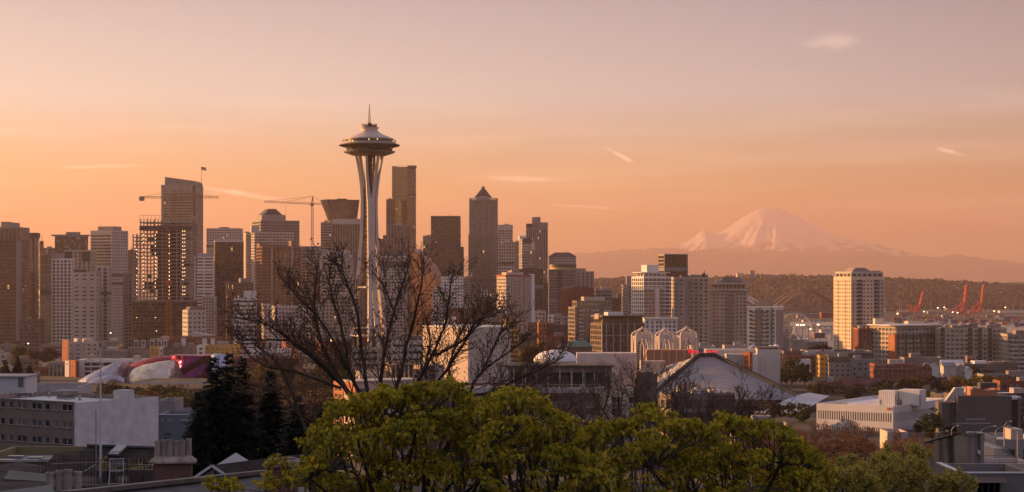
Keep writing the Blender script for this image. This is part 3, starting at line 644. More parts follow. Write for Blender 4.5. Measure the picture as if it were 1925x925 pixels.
# tower cranes
def lattice_beam(mb, a, b, w, seg, r=0.16):
    a, b = Vector(a), Vector(b); d = (b - a); L = d.length; d.normalize()
    q = d.cross(Vector((0, 1, 0))) if abs(d.y) < 0.9 else Vector((1, 0, 0)); q.normalize(); s = q.cross(d)
    C = [q * w / 2 + s * w / 2, q * -w / 2 + s * w / 2, q * -w / 2 - s * w / 2, q * w / 2 - s * w / 2]
    for c in C: mb.beam(a + c, b + c, r * 1.5)
    n = max(1, int(L / seg))
    for i in range(n):
        for j in range(4): mb.beam(a + d * (L * i / n) + C[j], a + d * (L * (i + 1) / n) + C[(j + 1) % 4], r)
def tower_crane(label, px, Y, pyb, pyj, pyt, pxl, pxr, tiltl, m, cw_right):
    zb = Z(pyb, Y); r = thing("tower_crane", label, "crane", (X(px, Y), Y, zb)); k = Y / F
    h = (pyb - pyj) * k; g = MB(); lattice_beam(g, (0, 0, 0), (0, 0, h), 2.0, 3.0, 0.22); g.build("mast", m, r)
    L, Rr = (pxl - px) * k, (pxr - px) * k
    g = MB(); lattice_beam(g, (0, 0, h), (L, 0, h + tiltl * k), 1.5, 3.2, 0.2); g.build("jib", m, r)
    g = MB(); lattice_beam(g, (0, 0, h), (Rr, 0, h), 1.5, 3.2, 0.2); g.build("counter_jib", m, r)
    ap = (pyj - pyt) * k; g = MB(); g.beam((-0.9, 0, h), (0.6, 0, h + ap), 0.7); g.beam((0.9, 0, h), (0.6, 0, h + ap), 0.7); g.build("apex", m, r)
    g = MB(); 
    for t in (0.55, 0.9): g.tube([(0.6, 0, h + ap), (L * t, 0, h + tiltl * k * t + 0.8)], 0.14, 4)
    g.tube([(0.6, 0, h + ap), (Rr * 0.85, 0, h + 0.8)], 0.14, 4); g.build("tie_rod", m, r)
    e = Rr if cw_right else L; ez = 0 if cw_right else tiltl * k
    g = MB(); g.box(min(e, e * 0.86), max(e, e * 0.86), -1.2, 1.2, h + ez - 3.2, h + ez + 0.5); g.build("counterweight", CONC, r)
    g = MB(); g.box(-1.6, 1.6, -2.2, -0.6, h - 2.4, h + 0.2); g.build("cab", m, r)
    g = MB(); t = 0.55 if cw_right else 0.5; e2 = L if cw_right else Rr; g.tube([(e2 * t, 0, h), (e2 * t, 0, h - 26 * k)], 0.12, 4); g.build("hook_line", STEEL, r); return r
CRN = mat("crane_steel", (0.30, 0.20, 0.13), 0.6, var=0.1, scale=0.5); CRN2 = mat("crane_orange", (0.42, 0.13, 0.04), 0.6, var=0.1, scale=0.5)
tower_crane("tower crane with a level jib crossing the slant-topped skyscraper, mast above the unfinished tower", 327, 1690, 640, 371, 357, 411, 262, 0, CRN, True)
tower_crane("large tower crane with a long jib rising leftwards, over the brown unfinished block", 587, 1890, 640, 383, 369, 496, 613, 4, CRN, True)
g = MB(); r = thing("builders_hoist", "orange lattice hoist mast up the front of the unfinished tower", "hoist", (X(313, 1640), 1640, ground(X(313, 1640), 1640)))
lattice_beam(g, (0, 0, 0), (0, 0, Z(425, 1640) - ground(X(313, 1640), 1640)), 1.8, 3, 0.16); lattice_beam(g, (3.4, 0, 0), (3.4, 0, Z(560, 1640) - ground(X(313, 1640), 1640)), 1.6, 3, 0.16); g.build("mast", CRN2, r)
g = MB(); g.box(-1.2, 4.6, -1.6, -0.9, 60, 64); g.build("cage", CRN2, r)
# slant-topped skyscraper with the flag
B = building("skyscraper", T, "tall skyscraper with a slanting crown, fine white floor lines and a flag on its roof", 2650, (303, 366, 382), 347, CONC, GO, ST(pf=0, sf=0.42, ep=4, fh=4.0, tb=12, R=dict(pf=0.3, sf=0.3, bay=4, ep=0.5)), side='R', clutter=False)
g = MB(); a, b, c = B.lx(310, 5), B.lx(358, 5), B.lx(369, 5)
g.slab([(a, B.h - 1), (c, B.h - 1), (c, B.lz(344, 5)), (c - 3, B.lz(341, 5)), (b, B.lz(339, 5)), (a, B.lz(332, 5))], 5, B.d - 5); g.build("crown", GREY, B.root)
addbox(B, "corner_pier", 362, 366.5, -0.8, 2, 349, 600, DARK)
fl = thing("flagpole", "flag flying from a pole on the slant-topped skyscraper", "flag", (X(378.5, 2655), 2655, Z(347, 2655)))
g = MB(); g.tube([(0, 0, -1), (0, 0, 26)], [0.4, 0.2], 6); g.build("pole", STEEL, fl)
FLG = bpy.data.materials.new("flag_cloth"); FLG.use_nodes = True; n_, l_ = FLG.node_tree.nodes, FLG.node_tree.links
t = n_.new("ShaderNodeTexCoord"); s = n_.new("ShaderNodeSeparateXYZ"); l_.new(t.outputs["Generated"], s.inputs[0])
def _m(op, a, b=None):
    q = n_.new("ShaderNodeMath"); q.operation = op
    for i, v in enumerate((a, b)):
        if v is None: continue
        if isinstance(v, (int, float)): q.inputs[i].default_value = v
        else: l_.new(v, q.inputs[i])
    return q.outputs[0]
stp = _m('GREATER_THAN', _m('FRACT', _m('MULTIPLY', s.outputs[2], 6.5)), 0.5)
can = _m('MULTIPLY', _m('LESS_THAN', s.outputs[0], 0.4), _m('GREATER_THAN', s.outputs[2], 0.46))
mx = n_.new("ShaderNodeMix"); mx.data_type = 'RGBA'; l_.new(stp, mx.inputs[0]); mx.inputs[6].default_value = (0.5, 0.03, 0.03, 1); mx.inputs[7].default_value = (0.75, 0.7, 0.65, 1)
mx2 = n_.new("ShaderNodeMix"); mx2.data_type = 'RGBA'; l_.new(can, mx2.inputs[0]); l_.new(mx.outputs[2], mx2.inputs[6]); mx2.inputs[7].default_value = (0.02, 0.025, 0.1, 1); l_.new(mx2.outputs[2], n_["Principled BSDF"].inputs["Base Color"])
g = MB(); g.grid([[(0.3 + 6.8 * i / 10, 0.5 * math.sin(i * 0.9), 20.8 + 4.6 * j / 4 - 0.12 * i) for i in range(11)] for j in range(5)]); g.build("flag", FLG, fl)
building("office_tower", T, "distant flat-topped tower with beige bands, right of the slant-topped skyscraper", 2500, (388, 450), 429, PALE, GO, ST(pf=0.35, sf=0.5, bay=3.4), pents=((412, 428, 427, DARK),))
B = building("office_tower", T, "cream tower with horizontal window bands under a low hipped roof", 2150, (365, 402), 482, WHITE, GO, ST(pf=0.12, sf=0.5, bay=12, fh=3.7), clutter=False, depth=34)
g = MB(); g.frustum((-0.5, B.w + 0.5, -0.5, B.d + 0.5), (4, B.w - 4, 6, B.d - 6), B.h + 0.01, B.lz(476)); g.build("hip_roof", GREY, B.root)
building("apartment_block", "building", "pale block with small square windows, below the cream banded tower", 1790, (380, 403), 557, PALE, GO, ST(pf=0.5, sf=0.5, bay=2.6, fh=3.0))
B = building("office_tower", T, "dark glass office slab with a thin white roof edge and steaming vents", 1950, (402, 404, 458), 453, DARK, GD, ST(pf=0.08, sf=0.2, bay=2.4, fh=3.8, rec=0.2), th=24, clutter=False)
addbox(B, "roof_edge", 403.5, 458, -0.3, 0.8, 452, 454.5, WHITE)
for px in (414, 424, 436, 441): g = MB(); g.lathe([(1.0, B.h - 0.6), (1.0, B.h + 3), (0.1, B.h + 3)], 10, (B.lx(px, 10), 10)); g.build("vent", CONC, B.root)
B = building("office_block", "building", "small pale block with square windows and a brown roof, sunlit on its left", 1520, (343, 353, 388), 583, PALE, GO, ST(pf=0.5, sf=0.5, bay=3.3, fh=3.6), wp=True, frame=PALE, th=26, clutter=False)
g = MB(); g.frustum((1, B.w - 1, 1, B.d - 1), (3, B.w - 3, 3, B.d - 3), B.h - 0.6, B.lz(577)); g.build("mansard_roof", BROWN, B.root)
# curved gold tower
YR = 2300
r = thing("round_tower", "round balconied tower catching gold light down its left side", T, (X(466, YR), YR + 8, 30)); g = MB(); hh = Z(437, YR) - 30
g.lathe([(5.4, 0), (5.4, hh - 1)], 40); g.build("glazing", glass("round_glass", (0.12, 0.09, 0.06), rough=0.3, ior=2.0, lit=0), r, True)
for i in range(46):
    z = hh - 3.2 * i; g = MB(); g.lathe([(5.3, z - 0.5), (6.2, z - 0.5), (6.2, z + 0.7), (5.3, z + 0.7)], 32); g.build("balcony_ring", PALE, r)
g = MB(); g.lathe([(6.6, hh - 0.2), (6.6, hh + 1.0), (0.1, hh + 1.0)], 32); g.build("roof", GREY, r)
B = building("apartment_tower", T, "broad stepped tower rising to a drum with a dark pyramid roof", 2260, (474, 490, 563), 414, GREY, GO, ST(pf=0.25, sf=0.4, bay=3.4), th=22, clutter=False)
g = MB(); a, b = B.lx(492, 6), B.lx(537, 6); g.box(a, b, 6, B.d - 4, B.h - 0.69, B.lz(403.5, 6)); g.build("drum", CONC, B.root)
g = MB(); a, b, c, d = B.lx(496, 6), B.lx(532, 6), B.lx(508, 6), B.lx(521, 6); g.frustum((a, b, 8, B.d - 6), (c, d, 13, B.d - 11), B.lz(403.5, 6) + 0.02, B.lz(392, 6)); g.build("pyramid_roof", DARK, B.root)
for px in (507, 520): mast(B, px, 389, 12, 0.3)
B = building("apartment_tower", T, "lower front of pale balconies below the pyramid-roofed tower", 2130, (472, 478, 552), 436, PALE, GP, ST(pf=0.2, sf=0.42, bay=4, fh=3.2), th=22, pents=((472.5, 487, 425, PALE),))
for a, b in ((480, 488), (496, 504), (520, 530), (538, 548)): balconies(B, a, b, B.h - 2, 60, 3.2, 1.5, PALE)
# brown unfinished condo
RB = mat("raw_red_concrete", (0.25, 0.15, 0.115), 0.9, var=0.12, scale=0.1)
B = building("unfinished_tower", T, "brown unfinished tower block with open floor slabs, sunlit along its left corner", 1850, (482, 492, 566), 463, RB, GW, ST(pf=0.16, sf=0.30, bay=4.2, fh=3.2, rec=1.2), th=24, clutter=False)
for px in (511, 549): addbox(B, "pier", px - 2, px + 2, -0.6, 0.4, 463, 640, CONC)
for a, b, t in ((488, 500, 458), (505, 540, 460), (548, 552, 452)): addbox(B, "formwork", a, b, 4, 14, t, 464, BROWN)
rail("top_frame", B.root, [(0, 0.5, B.h), (B.w, 0.5, B.h)], 2.2, 3, STEEL, 0.12)
building("apartment_tower", T, "grey balconied slab joined to the right side of the brown unfinished tower", 1900, (560, 603), 467, CONC, GP, ST(pf=0.25, sf=0.45, bay=3.6, fh=3.2), depth=20, pents=((563, 603, 463, GREY, 0.3, 0.8),))
B = building("office_tower", T, "dark narrow block with a sunlit left edge, below the dark glass slab", 1750, (425, 431, 476), 531, BROWN, GD, ST(pf=0.3, sf=0.25, bay=4), th=26, pents=((452, 470, 523, GREY),))
building("office_block", "building", "white banded block stepping up at its right, in front of the dark narrow block", 1680, (438, 476), 561, WHITE, GD, ST(pf=0, sf=0.55, ep=0.3, fh=3.7), pents=((458, 476, 547, WHITE, 0.02, 0.9),), depth=24)
# flared-crown tower
B = building("office_tower", T, "tower with a dark crown that flares outwards, gold light under its left side", 2600, (612, 622, 673), 412, BROWN, GO, ST(pf=0, sf=0.4, ep=0.5, fh=3.8), th=24, clutter=False)
g = MB(); a, b = B.lx(626), B.lx(671); a2, b2 = B.lx(613), B.lx(674.5)
vs = [(a, -0.3, B.h), (b, -0.3, B.h), (b, B.d, B.h), (a, B.d, B.h), (a2, -3, B.lz(375)), (b2, -3, B.lz(375)), (b2, B.d + 3, B.lz(375)), (a2, B.d + 3, B.lz(375))]
g.add(vs, [(0, 3, 2, 1), (4, 5, 6, 7), (0, 1, 5, 4), (1, 2, 6, 5), (2, 3, 7, 6), (3, 0, 4, 7)]); g.build("flared_crown", glass("crown_glass", (0.06, 0.05, 0.05), share=0.1, cw=2.5, ch=3.8, lit=0), B.root)
for i in range(1, 9):
    t = i / 9; z = B.h + (B.lz(375) - B.h) * t; g = MB(); g.box(a + (a2 - a) * t - 0.2, b + (b2 - b) * t + 0.2, -0.3 - 2.7 * t - 0.25, -0.3 - 2.7 * t + 0.3, z - 0.35, z + 0.35); g.build("floor_band", BROWN, B.root)
g = MB(); g.box(B.lx(637), B.lx(656), 8, 20, B.lz(375) - 0.1, B.lz(372.5)); g.build("roof_rig", DARK, B.root)
building("office_tower", T, "slim banded tower tucked left of the white-capped finned tower", 2350, (603, 626), 418, CONC, GO, BANDS, depth=22)
B = building("office_tower", T, "finned tower with a plain white cap, just left of the saucer tower's legs", 2250, (625, 682), 421, TAUPE, GO, ST(pf=0.45, sf=0, bay=3.0, tb=1.0), clutter=False, depth=36)
addbox(B, "cap", 624.6, 682.4, -0.5, B.d, 411.5, 421.5, PALE)
B = building("apartment_tower", T, "light balconied tower with a wide white rooftop box, below the finned tower", 1800, (602, 661), 479, PALE, GG, ST(pf=0.2, sf=0.4, bay=5, fh=3.2), pents=((605, 655, 470, PALE, 0.1, 0.9),))
for a, b in ((604, 616), (646, 660)): balconies(B, a, b, B.h, 30, 3.2, 1.6, PALE)
building("office_block", "building", "block with a dull red wall panel, right of the brown unfinished tower", 1830, (588, 604), 521, REDB, GO, GRID, depth=20)
building("apartment_block", "building", "grey gridded apartment block behind the bare tree, left of the saucer tower", 1560, (604, 668), 556, CONC, GO, ST(pf=0.45, sf=0.5, bay=3.0, fh=3.1))
building("apartment_block", "building", "cream gridded block behind the bare tree, with a bright left edge", 1500, (511, 516, 562), 575, PALE, GO, ST(pf=0.5, sf=0.5, bay=3.0, fh=3.1), th=28)
building("apartment_block", "building", "narrow cream block with a bright left edge, left of the gridded cream block", 1540, (492, 495, 512), 571, PALE, GO, ST(pf=0.5, sf=0.5, bay=3.0, fh=3.1), th=28)
building("apartment_block", "building", "tall pale block of small windows between the cream gridded block and the saucer tower", 1600, (562, 606), 572, PALE, GO, ST(pf=0.5, sf=0.5, bay=2.6, fh=3.0))
# ---- right of the saucer tower
B = building("skyscraper", T, "tallest black skyscraper, stepped at its left, right of the saucer tower", 2950, (737, 766, 782), 313.5, mat("black_granite", (0.10, 0.075, 0.068), 0.4, var=0.08), GW, ST(pf=0, sf=0.45, ep=0.6, fh=3.9, tb=3), side='R', clutter=False, th=28)
addbox(B, "parapet_block", 737, 742, 2, 10, 311.5, 314, DARK)
for px, t in ((748, 311.5), (757, 310), (766, 309), (772, 311), (777, 312)): mast(B, px, t, 14, 0.5)
g = MB(); g.box(B.lx(760), B.lx(770), 10, 22, B.h - 0.6, B.lz(311, 10)); g.build("roof_plant", DARK, B.root)
building("skyscraper", T, "black shoulder tower stepping down left of the tallest black skyscraper", 2920, (726, 740), 374.5, MATS["black_granite"], GW, ST(pf=0, sf=0.45, ep=0.6, fh=3.9), depth=30)
building("office_tower", T, "pale-edged finned tower standing against the foot of the tallest black skyscraper", 2600, (728, 771), 422.5, TAUPE, GO, ST(pf=0.5, sf=0, bay=4.2, tb=1.5))
building("office_tower", T, "finned brown block touching the right leg of the saucer tower", 2450, (705, 733), 449, BROWN, GO, ST(pf=0.5, sf=0, bay=3.2), pents=((720, 726, 442, BROWN),))
B = building("office_tower", T, "terraced white gridded block with dark sloping setbacks, right of the saucer tower", 2020, (706, 764), 502, PALE, GO, ST(pf=0.45, sf=0.5, bay=3.2, fh=3.6), clutter=False, depth=40)
g = MB(); a, b = B.lx(706), B.lx(764); g.frustum((a - 0.5, b + 0.5, -0.5, 38), (a + 5, b - 2, 4, 36), B.h + 0.01, B.lz(490.5)); g.build("sloping_setback", DARK, B.root)
block(B.root, a + 5.2, b - 2.2, 4.2, 35, B.lz(490.5) + 0.02, B.lz(481), PALE, GO, ST(pf=0.4, sf=0.4, bay=3.2, fh=4), name="upper_wall")
g = MB(); g.frustum((a + 5.1, b - 2, 4.1, 36), (a + 13, b - 4, 9, 34), B.lz(481) + 0.03, B.lz(470)); g.build("sloping_roof", DARK, B.root)
building("office_tower", T, "grey block with a darker flat roof, filling in right behind the terraced white block", 2500, (764, 800), 473, GREY, GO, GRID)
building("office_tower", T, "lone slim grey tower in the gap left of the dark banded slab", 2800, (795, 811), 443, CONC, GO, ST(pf=0.5, sf=0, bay=3), depth=18)
B = building("office_tower", T, "dark flat-topped office slab with thin bright bands, right of the tallest skyscraper", 2500, (810, 865), 406, DARK, GW, ST(pf=0, sf=0.42, ep=0.5, fh=3.7, tb=4), clutter=False)
addbox(B, "dark_band", 809.7, 865.3, -0.35, 1, 463, 470, DARK)
for px in (848, 853, 858): mast(B, px, 402.5, 8, 0.35)
building("office_tower", T, "dark lower step joined to the right of the dark flat-topped slab", 2520, (855, 871), 464, DARK, GW, ST(pf=0, sf=0.42, ep=0.5, fh=3.7), depth=28, clutter=False)
# gold-lit sail tower
YS = 1950
r = thing("sail_tower", "curved sail-shaped tower with a gold-lit copper face, its top sweeping down to the right", T, (X(769, YS), YS, 30), R(-27))
u = Vector((math.cos(R(-27)), math.sin(R(-27)), 0)); FLs = Vector((X(769, YS), YS, 0))
prof = []
for px, py in ((769, 467), (776, 470), (784, 474.5), (792, 481), (800, 490), (808, 502), (814, 513), (818, 525)):
    w = front_x(px, FLs, u); prof.append((w, Z(py, YS + w * u.y) - 30))
SAIL = mat("gold_lit_copper", (0.36, 0.17, 0.08), 0.42, metal=0.25, var=0.12, scale=0.35, spec=0.8)  # copper tone with the gold light on the glass put into it
g = MB(); g.slab([(0, 0), (prof[-1][0], 0)] + prof[::-1], 0, 16); g.build("curtain_wall", SAIL, r)
for z in range(4, 140, 4):
    xm = prof[-1][0]
    if z > prof[-1][1]:
        for (xa, za), (xb, zb2) in zip(prof, prof[1:]):
            if zb2 <= z <= za: xm = xa + (xb - xa) * (za - z) / (za - zb2)
    if z > prof[0][1]: break
    g = MB(); g.box(0.1, xm - 0.1, -0.16, 0.05, z, z + 0.4); g.build("floor_line", mat("copper_line", (0.24, 0.11, 0.06), 0.5), r)
g = MB(); g.box(-2.4, -0.01, -0.5, 15, 0, prof[0][1] + 1.2); g.build("spine", DARK, r)
building("office_tower", T, "dark hip-topped block just right of the copper sail tower", 2300, (800, 822), 500, DARK, GO, GRID, depth=26)
building("apartment_block", "building", "white block with a sunlit left side, behind the bare tree right of the copper sail", 1850, (829, 833, 871), 520, WHITE, GO, ST(pf=0.45, sf=0.5, bay=3.2, fh=3.2), th=30)
building("apartment_block", "building", "pale stepped block with square windows, in front of the dark slab's lower step", 1700, (812, 850), 545, PALE, GO, ST(pf=0.45, sf=0.5, bay=3, fh=3.2), pents=((818, 830, 537, PALE),))
building("apartment_block", "building", "low grey block in the gap between the dark slab and the pyramid-capped tower", 2400, (868, 884), 521, GREY, GO, GRID, depth=20)
# pyramid-capped tower
YP = 2600
B = building("skyscraper", T, "grey stone skyscraper capped by an arch and a pyramid with a finial", YP, (882, 935.5), 375, mat("grey_granite", (0.27, 0.235, 0.215), 0.7, var=0.08, scale=0.1, stretch=4), GG, ST(pf=0.45, sf=0.4, bay=2.6, fh=3.7, tb=8), clutter=False, depth=38)
GRN = MATS["grey_granite"]
k = YP / F
g = MB(); g.box(B.lx(894), B.lx(923), -0.8, 3, 0, B.lz(377)); g.build("centre_bay", glass("bay_glass_green", (0.08, 0.085, 0.08), ior=1.8, share=0.3), B.root)
for px in (897.5, 908.5, 919.5): g = MB(); g.box(B.lx(px) - 1.3, B.lx(px) + 1.3, -1.5, 0, 0, B.lz(385)); g.build("pilaster", GRN, B.root)
for z in range(8, int(B.lz(385)), 8): g = MB(); g.box(B.lx(894) - 0.2, B.lx(923) + 0.2, -1.1, 0.5, z, z + 0.9); g.build("spandrel", GRN, B.root)
g = MB(); n = 20; a, b = B.lx(893), B.lx(924); zc = B.lz(377); hw = (b - a) / 2; hh = B.lz(370) - zc
g.slab([((a + b) / 2 + hw * math.cos(math.pi * i / n), zc + hh * math.sin(math.pi * i / n)) for i in range(n + 1)], -1.6, B.d + 1); g.build("barrel_arch", CONC, B.root)
g = MB()
for i in range(n):
    t0, t1 = math.pi * i / n, math.pi * (i + 1) / n; c = (a + b) / 2
    g.beam((c + hw * math.cos(t0), -1.8, zc + hh * math.sin(t0)), (c + hw * math.cos(t1), -1.8, zc + hh * math.sin(t1)), 0.9, 0.9)
g.build("arch_rim", WHITE, B.root)
g = MB(); c = B.lx(908.5, 18); g.frustum((c - 12, c + 12, 7, 31), (c - 2.6, c + 2.6, 16.4, 21.6), B.lz(370.5), B.lz(354)); g.build("pyramid_roof", DARK, B.root)
g = MB(); g.box(c - 2.2, c + 2.2, 17, 21, B.lz(354.2), B.lz(349.5)); g.build("finial", GRN, B.root)
for px in (884, 934): addbox(B, "corner_post", px - 2, px + 2, 1, 4, 372.5, 378, GRN)
for pa, pb in ((884, 893), (924, 934)): addbox(B, "open_lintel", pa, pb, 1, 3, 372.5, 374, GRN)
B2 = building("office_tower", T, "wider granite shoulders hugging the lower half of the pyramid-capped skyscraper", 2570, (880.5, 937), 441, GRN, GG, ST(pf=0.45, sf=0.42, bay=2.6, fh=3.7), clutter=False, depth=30)
for px in (896, 908.5, 921): addbox(B2, "glass_strip", px - 2.3, px + 2.3, -0.9, 0.5, 443, 640, MATS["bay_glass_green"])
B = building("office_tower", T, "beige banded tower with a blank upper storey, right behind the pyramid-capped skyscraper", 2850, (936, 964), 422.5, PALE, GO, ST(pf=0.15, sf=0.5, bay=6, fh=3.8, tb=8))
building("office_tower", T, "dark-gridded pale tower in front of the beige banded tower", 2450, (936.5, 967), 453.5, PALE, GD, ST(pf=0.3, sf=0.35, bay=3.4, fh=4.2))
building("office_tower", T, "smooth grey glass block between the dark-gridded tower and the white-edged glass tower", 2500, (964, 981), 455, GREY, GB, CURT, depth=22)
B = building("glass_tower", T, "white-edged glass tower with a dark top panel, stepping down at its right", 2320, (976, 981, 1003), 449, WHITE, GB, CURT, th=30, clutter=False)
addbox(B, "roof_fin", 976.5, 990, 1, 4, 443.5, 450, WHITE); addbox(B, "dark_panel", 983, 999, -0.3, 0.3, 448, 457, DARK)
building("glass_tower", T, "lower glass step at the right of the white-edged glass tower", 2300, (1000, 1010), 470, GREY, GB, CURT, depth=18, clutter=False, pents=((1000, 1006, 456, PALE, 0.1, 0.6),))
B = building("office_tower", T, "stepped grey tower with a tall blank core block at its top", 2700, (989, 1030), 428, CONC, GO, ST(pf=0.5, sf=0, bay=3.2, tb=3, fh=4), clutter=False)
for a, b, t, m, y0, y1 in ((1000, 1016, 408, CONC, 8, 26), (1012, 1030, 418, CONC, 2, 22), (989, 1000, 420.5, DARK, 4, 22)): addbox(B, "core_block", a, b, y0, y1, t, 429, m)
mast(B, 995, 415, 10, 0.5)
B = building("office_tower", T, "pale gridded tower with a dark low pyramid roof, behind the brick-red curved hall", 2720, (1032, 1083), 482.5, PALE, GO, ST(pf=0.45, sf=0.45, bay=3.6, fh=4), clutter=False)
g = MB(); g.frustum((-1, B.w + 1, -1, B.d + 1), (9, B.w - 9, 9, B.d - 9), B.h + 0.01, B.lz(474.5)); g.build("hip_roof", DARK, B.root)
for px in (1062, 1067): mast(B, px, 471, 14, 0.4)
B = building("office_tower", T, "grey tower with a dark ring roof above a gold-lit storey, below the low pyramid roof", 2200, (1029, 1032, 1083), 506, GREY, GO, ST(pf=0.2, sf=0.3, bay=3.2, fh=3.6, L=FINS), th=30, clutter=False)
g = MB(); g.lathe([(15.5, B.h - 0.6), (15.5, B.h + 2.5)], 40, (B.lx(1058, 16), 17)); g.build("ring_storey", mat("gold_lit_wall", (0.62, 0.46, 0.22), 0.6), B.root)  # gold light on this storey is put into its wall colour
g = MB(); g.lathe([(16.8, B.h + 2.4), (16.8, B.h + 5.6), (0.1, B.h + 5.8)], 40, (B.lx(1058, 16), 17)); g.build("ring_roof", DARK, B.root)
addbox(B, "corner_slot", 1049, 1057, -0.3, 0.5, 507, 640, DARK)
building("office_tower", T, "blank grey slab with a stepped top, right of the ring-roofed tower", 2220, (1083, 1117), 510, CONC, GO, ST(pf=0.6, sf=0.2, bay=5, fh=3.6), pents=((1083, 1101, 504.5, CONC, 0.02, 0.8),))
# brick-red curved hall
B = building("brick_hall", "building", "brick-red block with a bowed roofline, below the grey ring-roofed tower", 2000, (1052, 1066, 1121), 548, REDB, GW, ST(pf=0.7, sf=0.2, bay=6, fh=4), th=24, clutter=False)
g = MB(); n = 16; g.slab([(B.w * i / n, B.h - 0.5 + (B.lz(538) - B.h) * math.sin(math.pi * (0.18 + 0.72 * i / n)) ** 0.6) for i in range(n + 1)] + [(B.w, B.h - 1), (0, B.h - 1)], 0.3, B.d - 0.3); g.build("bowed_roof", REDB, B.root)
building("office_tower", T, "dark glass tower right behind the cream tower with the sunlit left face", 1900, (975, 1021), 506, DARK, GD, ST(pf=0.1, sf=0.2, bay=2.6, rec=0.2), pents=((982, 1012, 503, DARK),), depth=26)
building("office_tower", T, "narrow brown strip of a tower between the dark glass tower and the ring-roofed tower", 2100, (1020, 1030), 530, BROWN, GO, GRID, depth=16)
# cream tower, left face in the sun
B = building("apartment_tower", T, "cream apartment tower with salmon window columns and a red-edged roof, left face sunlit", 1600, (934, 951, 1005), 520, PALE, GP, ST(pf=0.34, sf=0.46, bay=3.6, fh=2.95), wp=True, frame=PALE, th=24, clutter=False)
g = MB(); g.box(-0.6, B.w - 3, -0.6, B.d + 0.6, B.h + 0.01, B.h + 1.5); g.build("roof_edge", mat("red_roof_edge", (0.36, 0.10, 0.06), 0.8), B.root)
for a, b in ((962, 966), (977, 980), (985, 988)): addbox(B, "salmon_strip", a, b, -0.7, 0.1, 521, 640, SALM)
addbox(B, "side_fin", 999, 1005, -1.2, 4, 515, 640, WHITE)
addbox(B, "penthouse", 952, 984, 4, 14, 512, 519, PALE); addbox(B, "plant_box", 962, 975, 8, 14, 508, 513, CONC)
balconies(B, 967, 976, B.h - 0.5, 6, 2.95, 1.5, SALM, PALE); balconies(B, 989, 998, B.h - 0.5, 6, 2.95, 1.2, PALE)
mast(B, 968, 504, 8, 0.3); mast(B, 971, 506, 8, 0.3)
for lab, Yq, xs, t, m, gq in (("brick block of small windows below the pyramid-capped skyscraper", 1950, (876, 908), 572, REDB, GO), ("brick block right beside another, left of the cream sunlit tower", 1900, (906, 934), 568, REDB, GO)):
    building("brick_block", "building", lab, Yq, xs, t, m, gq, ST(pf=0.5, sf=0.5, bay=3, fh=3.4))
building("office_block", "building", "pale rooftop block with dark windows above the brick blocks", 2050, (904, 917), 545, PALE, GO, GRID, depth=16)
# stepped balconied apartments
B = building("apartment_block", "building", "stepped grey-green apartment block, orange light on its top left corner", 1450, (1068, 1081, 1150), 577, TAUPE, GG, ST(pf=0.22, sf=0.36, bay=3.2, fh=3.1), th=22, clutter=False)
block(B.root, B.lx(1084, 3), B.lx(1150, 3) - 0.5, 3, B.d - 2, B.h, B.lz(565.5, 3), TAUPE, GG, ST(pf=0.18, sf=0.3, bay=3, fh=3.1, tb=0.8), name="upper_wall")
addbox(B, "penthouse", 1100, 1137, 6, 14, 559, 567, PALE); addbox(B, "stair_tower", 1098, 1105, 2, 8, 558, 567, BEIGE)
for a, b in ((1087, 1096), (1110, 1122), (1134, 1147)): balconies(B, a, b, B.h - 0.5, 2, 3.1, 1.6, CONC, PALE)
building("office_block", "building", "dark banded block with a flat roof, right of the brick-red bowed hall", 1800, (1120, 1151), 543.5, GREY, GD, BANDS, depth=26)
B = building("apartment_tower", T, "balconied grey tower half hidden left of the white-banded sunlit tower", 1750, (1171, 1190), 535, CONC, GP, ST(pf=0.25, sf=0.42, bay=3.6, fh=3.0), pents=((1178, 1190, 519, CONC, 0.3, 0.8),), depth=22)
balconies(B, 1172, 1181, B.h, 20, 3.0, 1.6, CONC, PALE)
building("office_block", "building", "thin brown gabled block left of the balconied grey tower", 1850, (1150, 1171), 560, BROWN, GW, GRID, pents=((1161, 1170, 553, BROWN),))
# dark office with concrete frame
B = building("office_block", "building", "dark glass office with tall concrete frames and a flat overhanging roof", 1250, (1110, 1131, 1212), 608, BROWN, GD, ST(pf=0.05, sf=0.1, bay=3.0, fh=3.6, rec=0.15, L=dict(pf=0.3, sf=0.3, bay=3)), th=24, clutter=False)
for px in (1131.6, 1139, 1152, 1165.5, 1179, 1192): g = MB(); x = B.lx(px); g.box(x - 0.45, x + 0.45, -0.8, 0.05, 0, B.h + (0 if px > 1133 else -0.2)); g.build("frame_pier", CONC, B.root)
g = MB(); g.box(0, B.w, -0.75, 0.05, B.h - 8.5, B.h - 7.9); g.build("frame_band", CONC, B.root)
block(B.root, 1.5, B.w - 1, 1.5, B.d - 2, B.h, B.lz(596), BROWN, GD, ST(pf=0.15, sf=0.2, bay=3, fh=4, tb=0.5), name="upper_wall")
g = MB(); g.box(0, B.w, -0.5, B.d, B.lz(596) + 0.01, B.lz(596) + 0.8); g.build("overhanging_roof", DARK, B.root)
addbox(B, "roof_plant", 1143, 1172, 10, 16, 587, 594, WHITE); addbox(B, "stair_box", 1125, 1133, 4, 10, 590, 600, BEIGE)
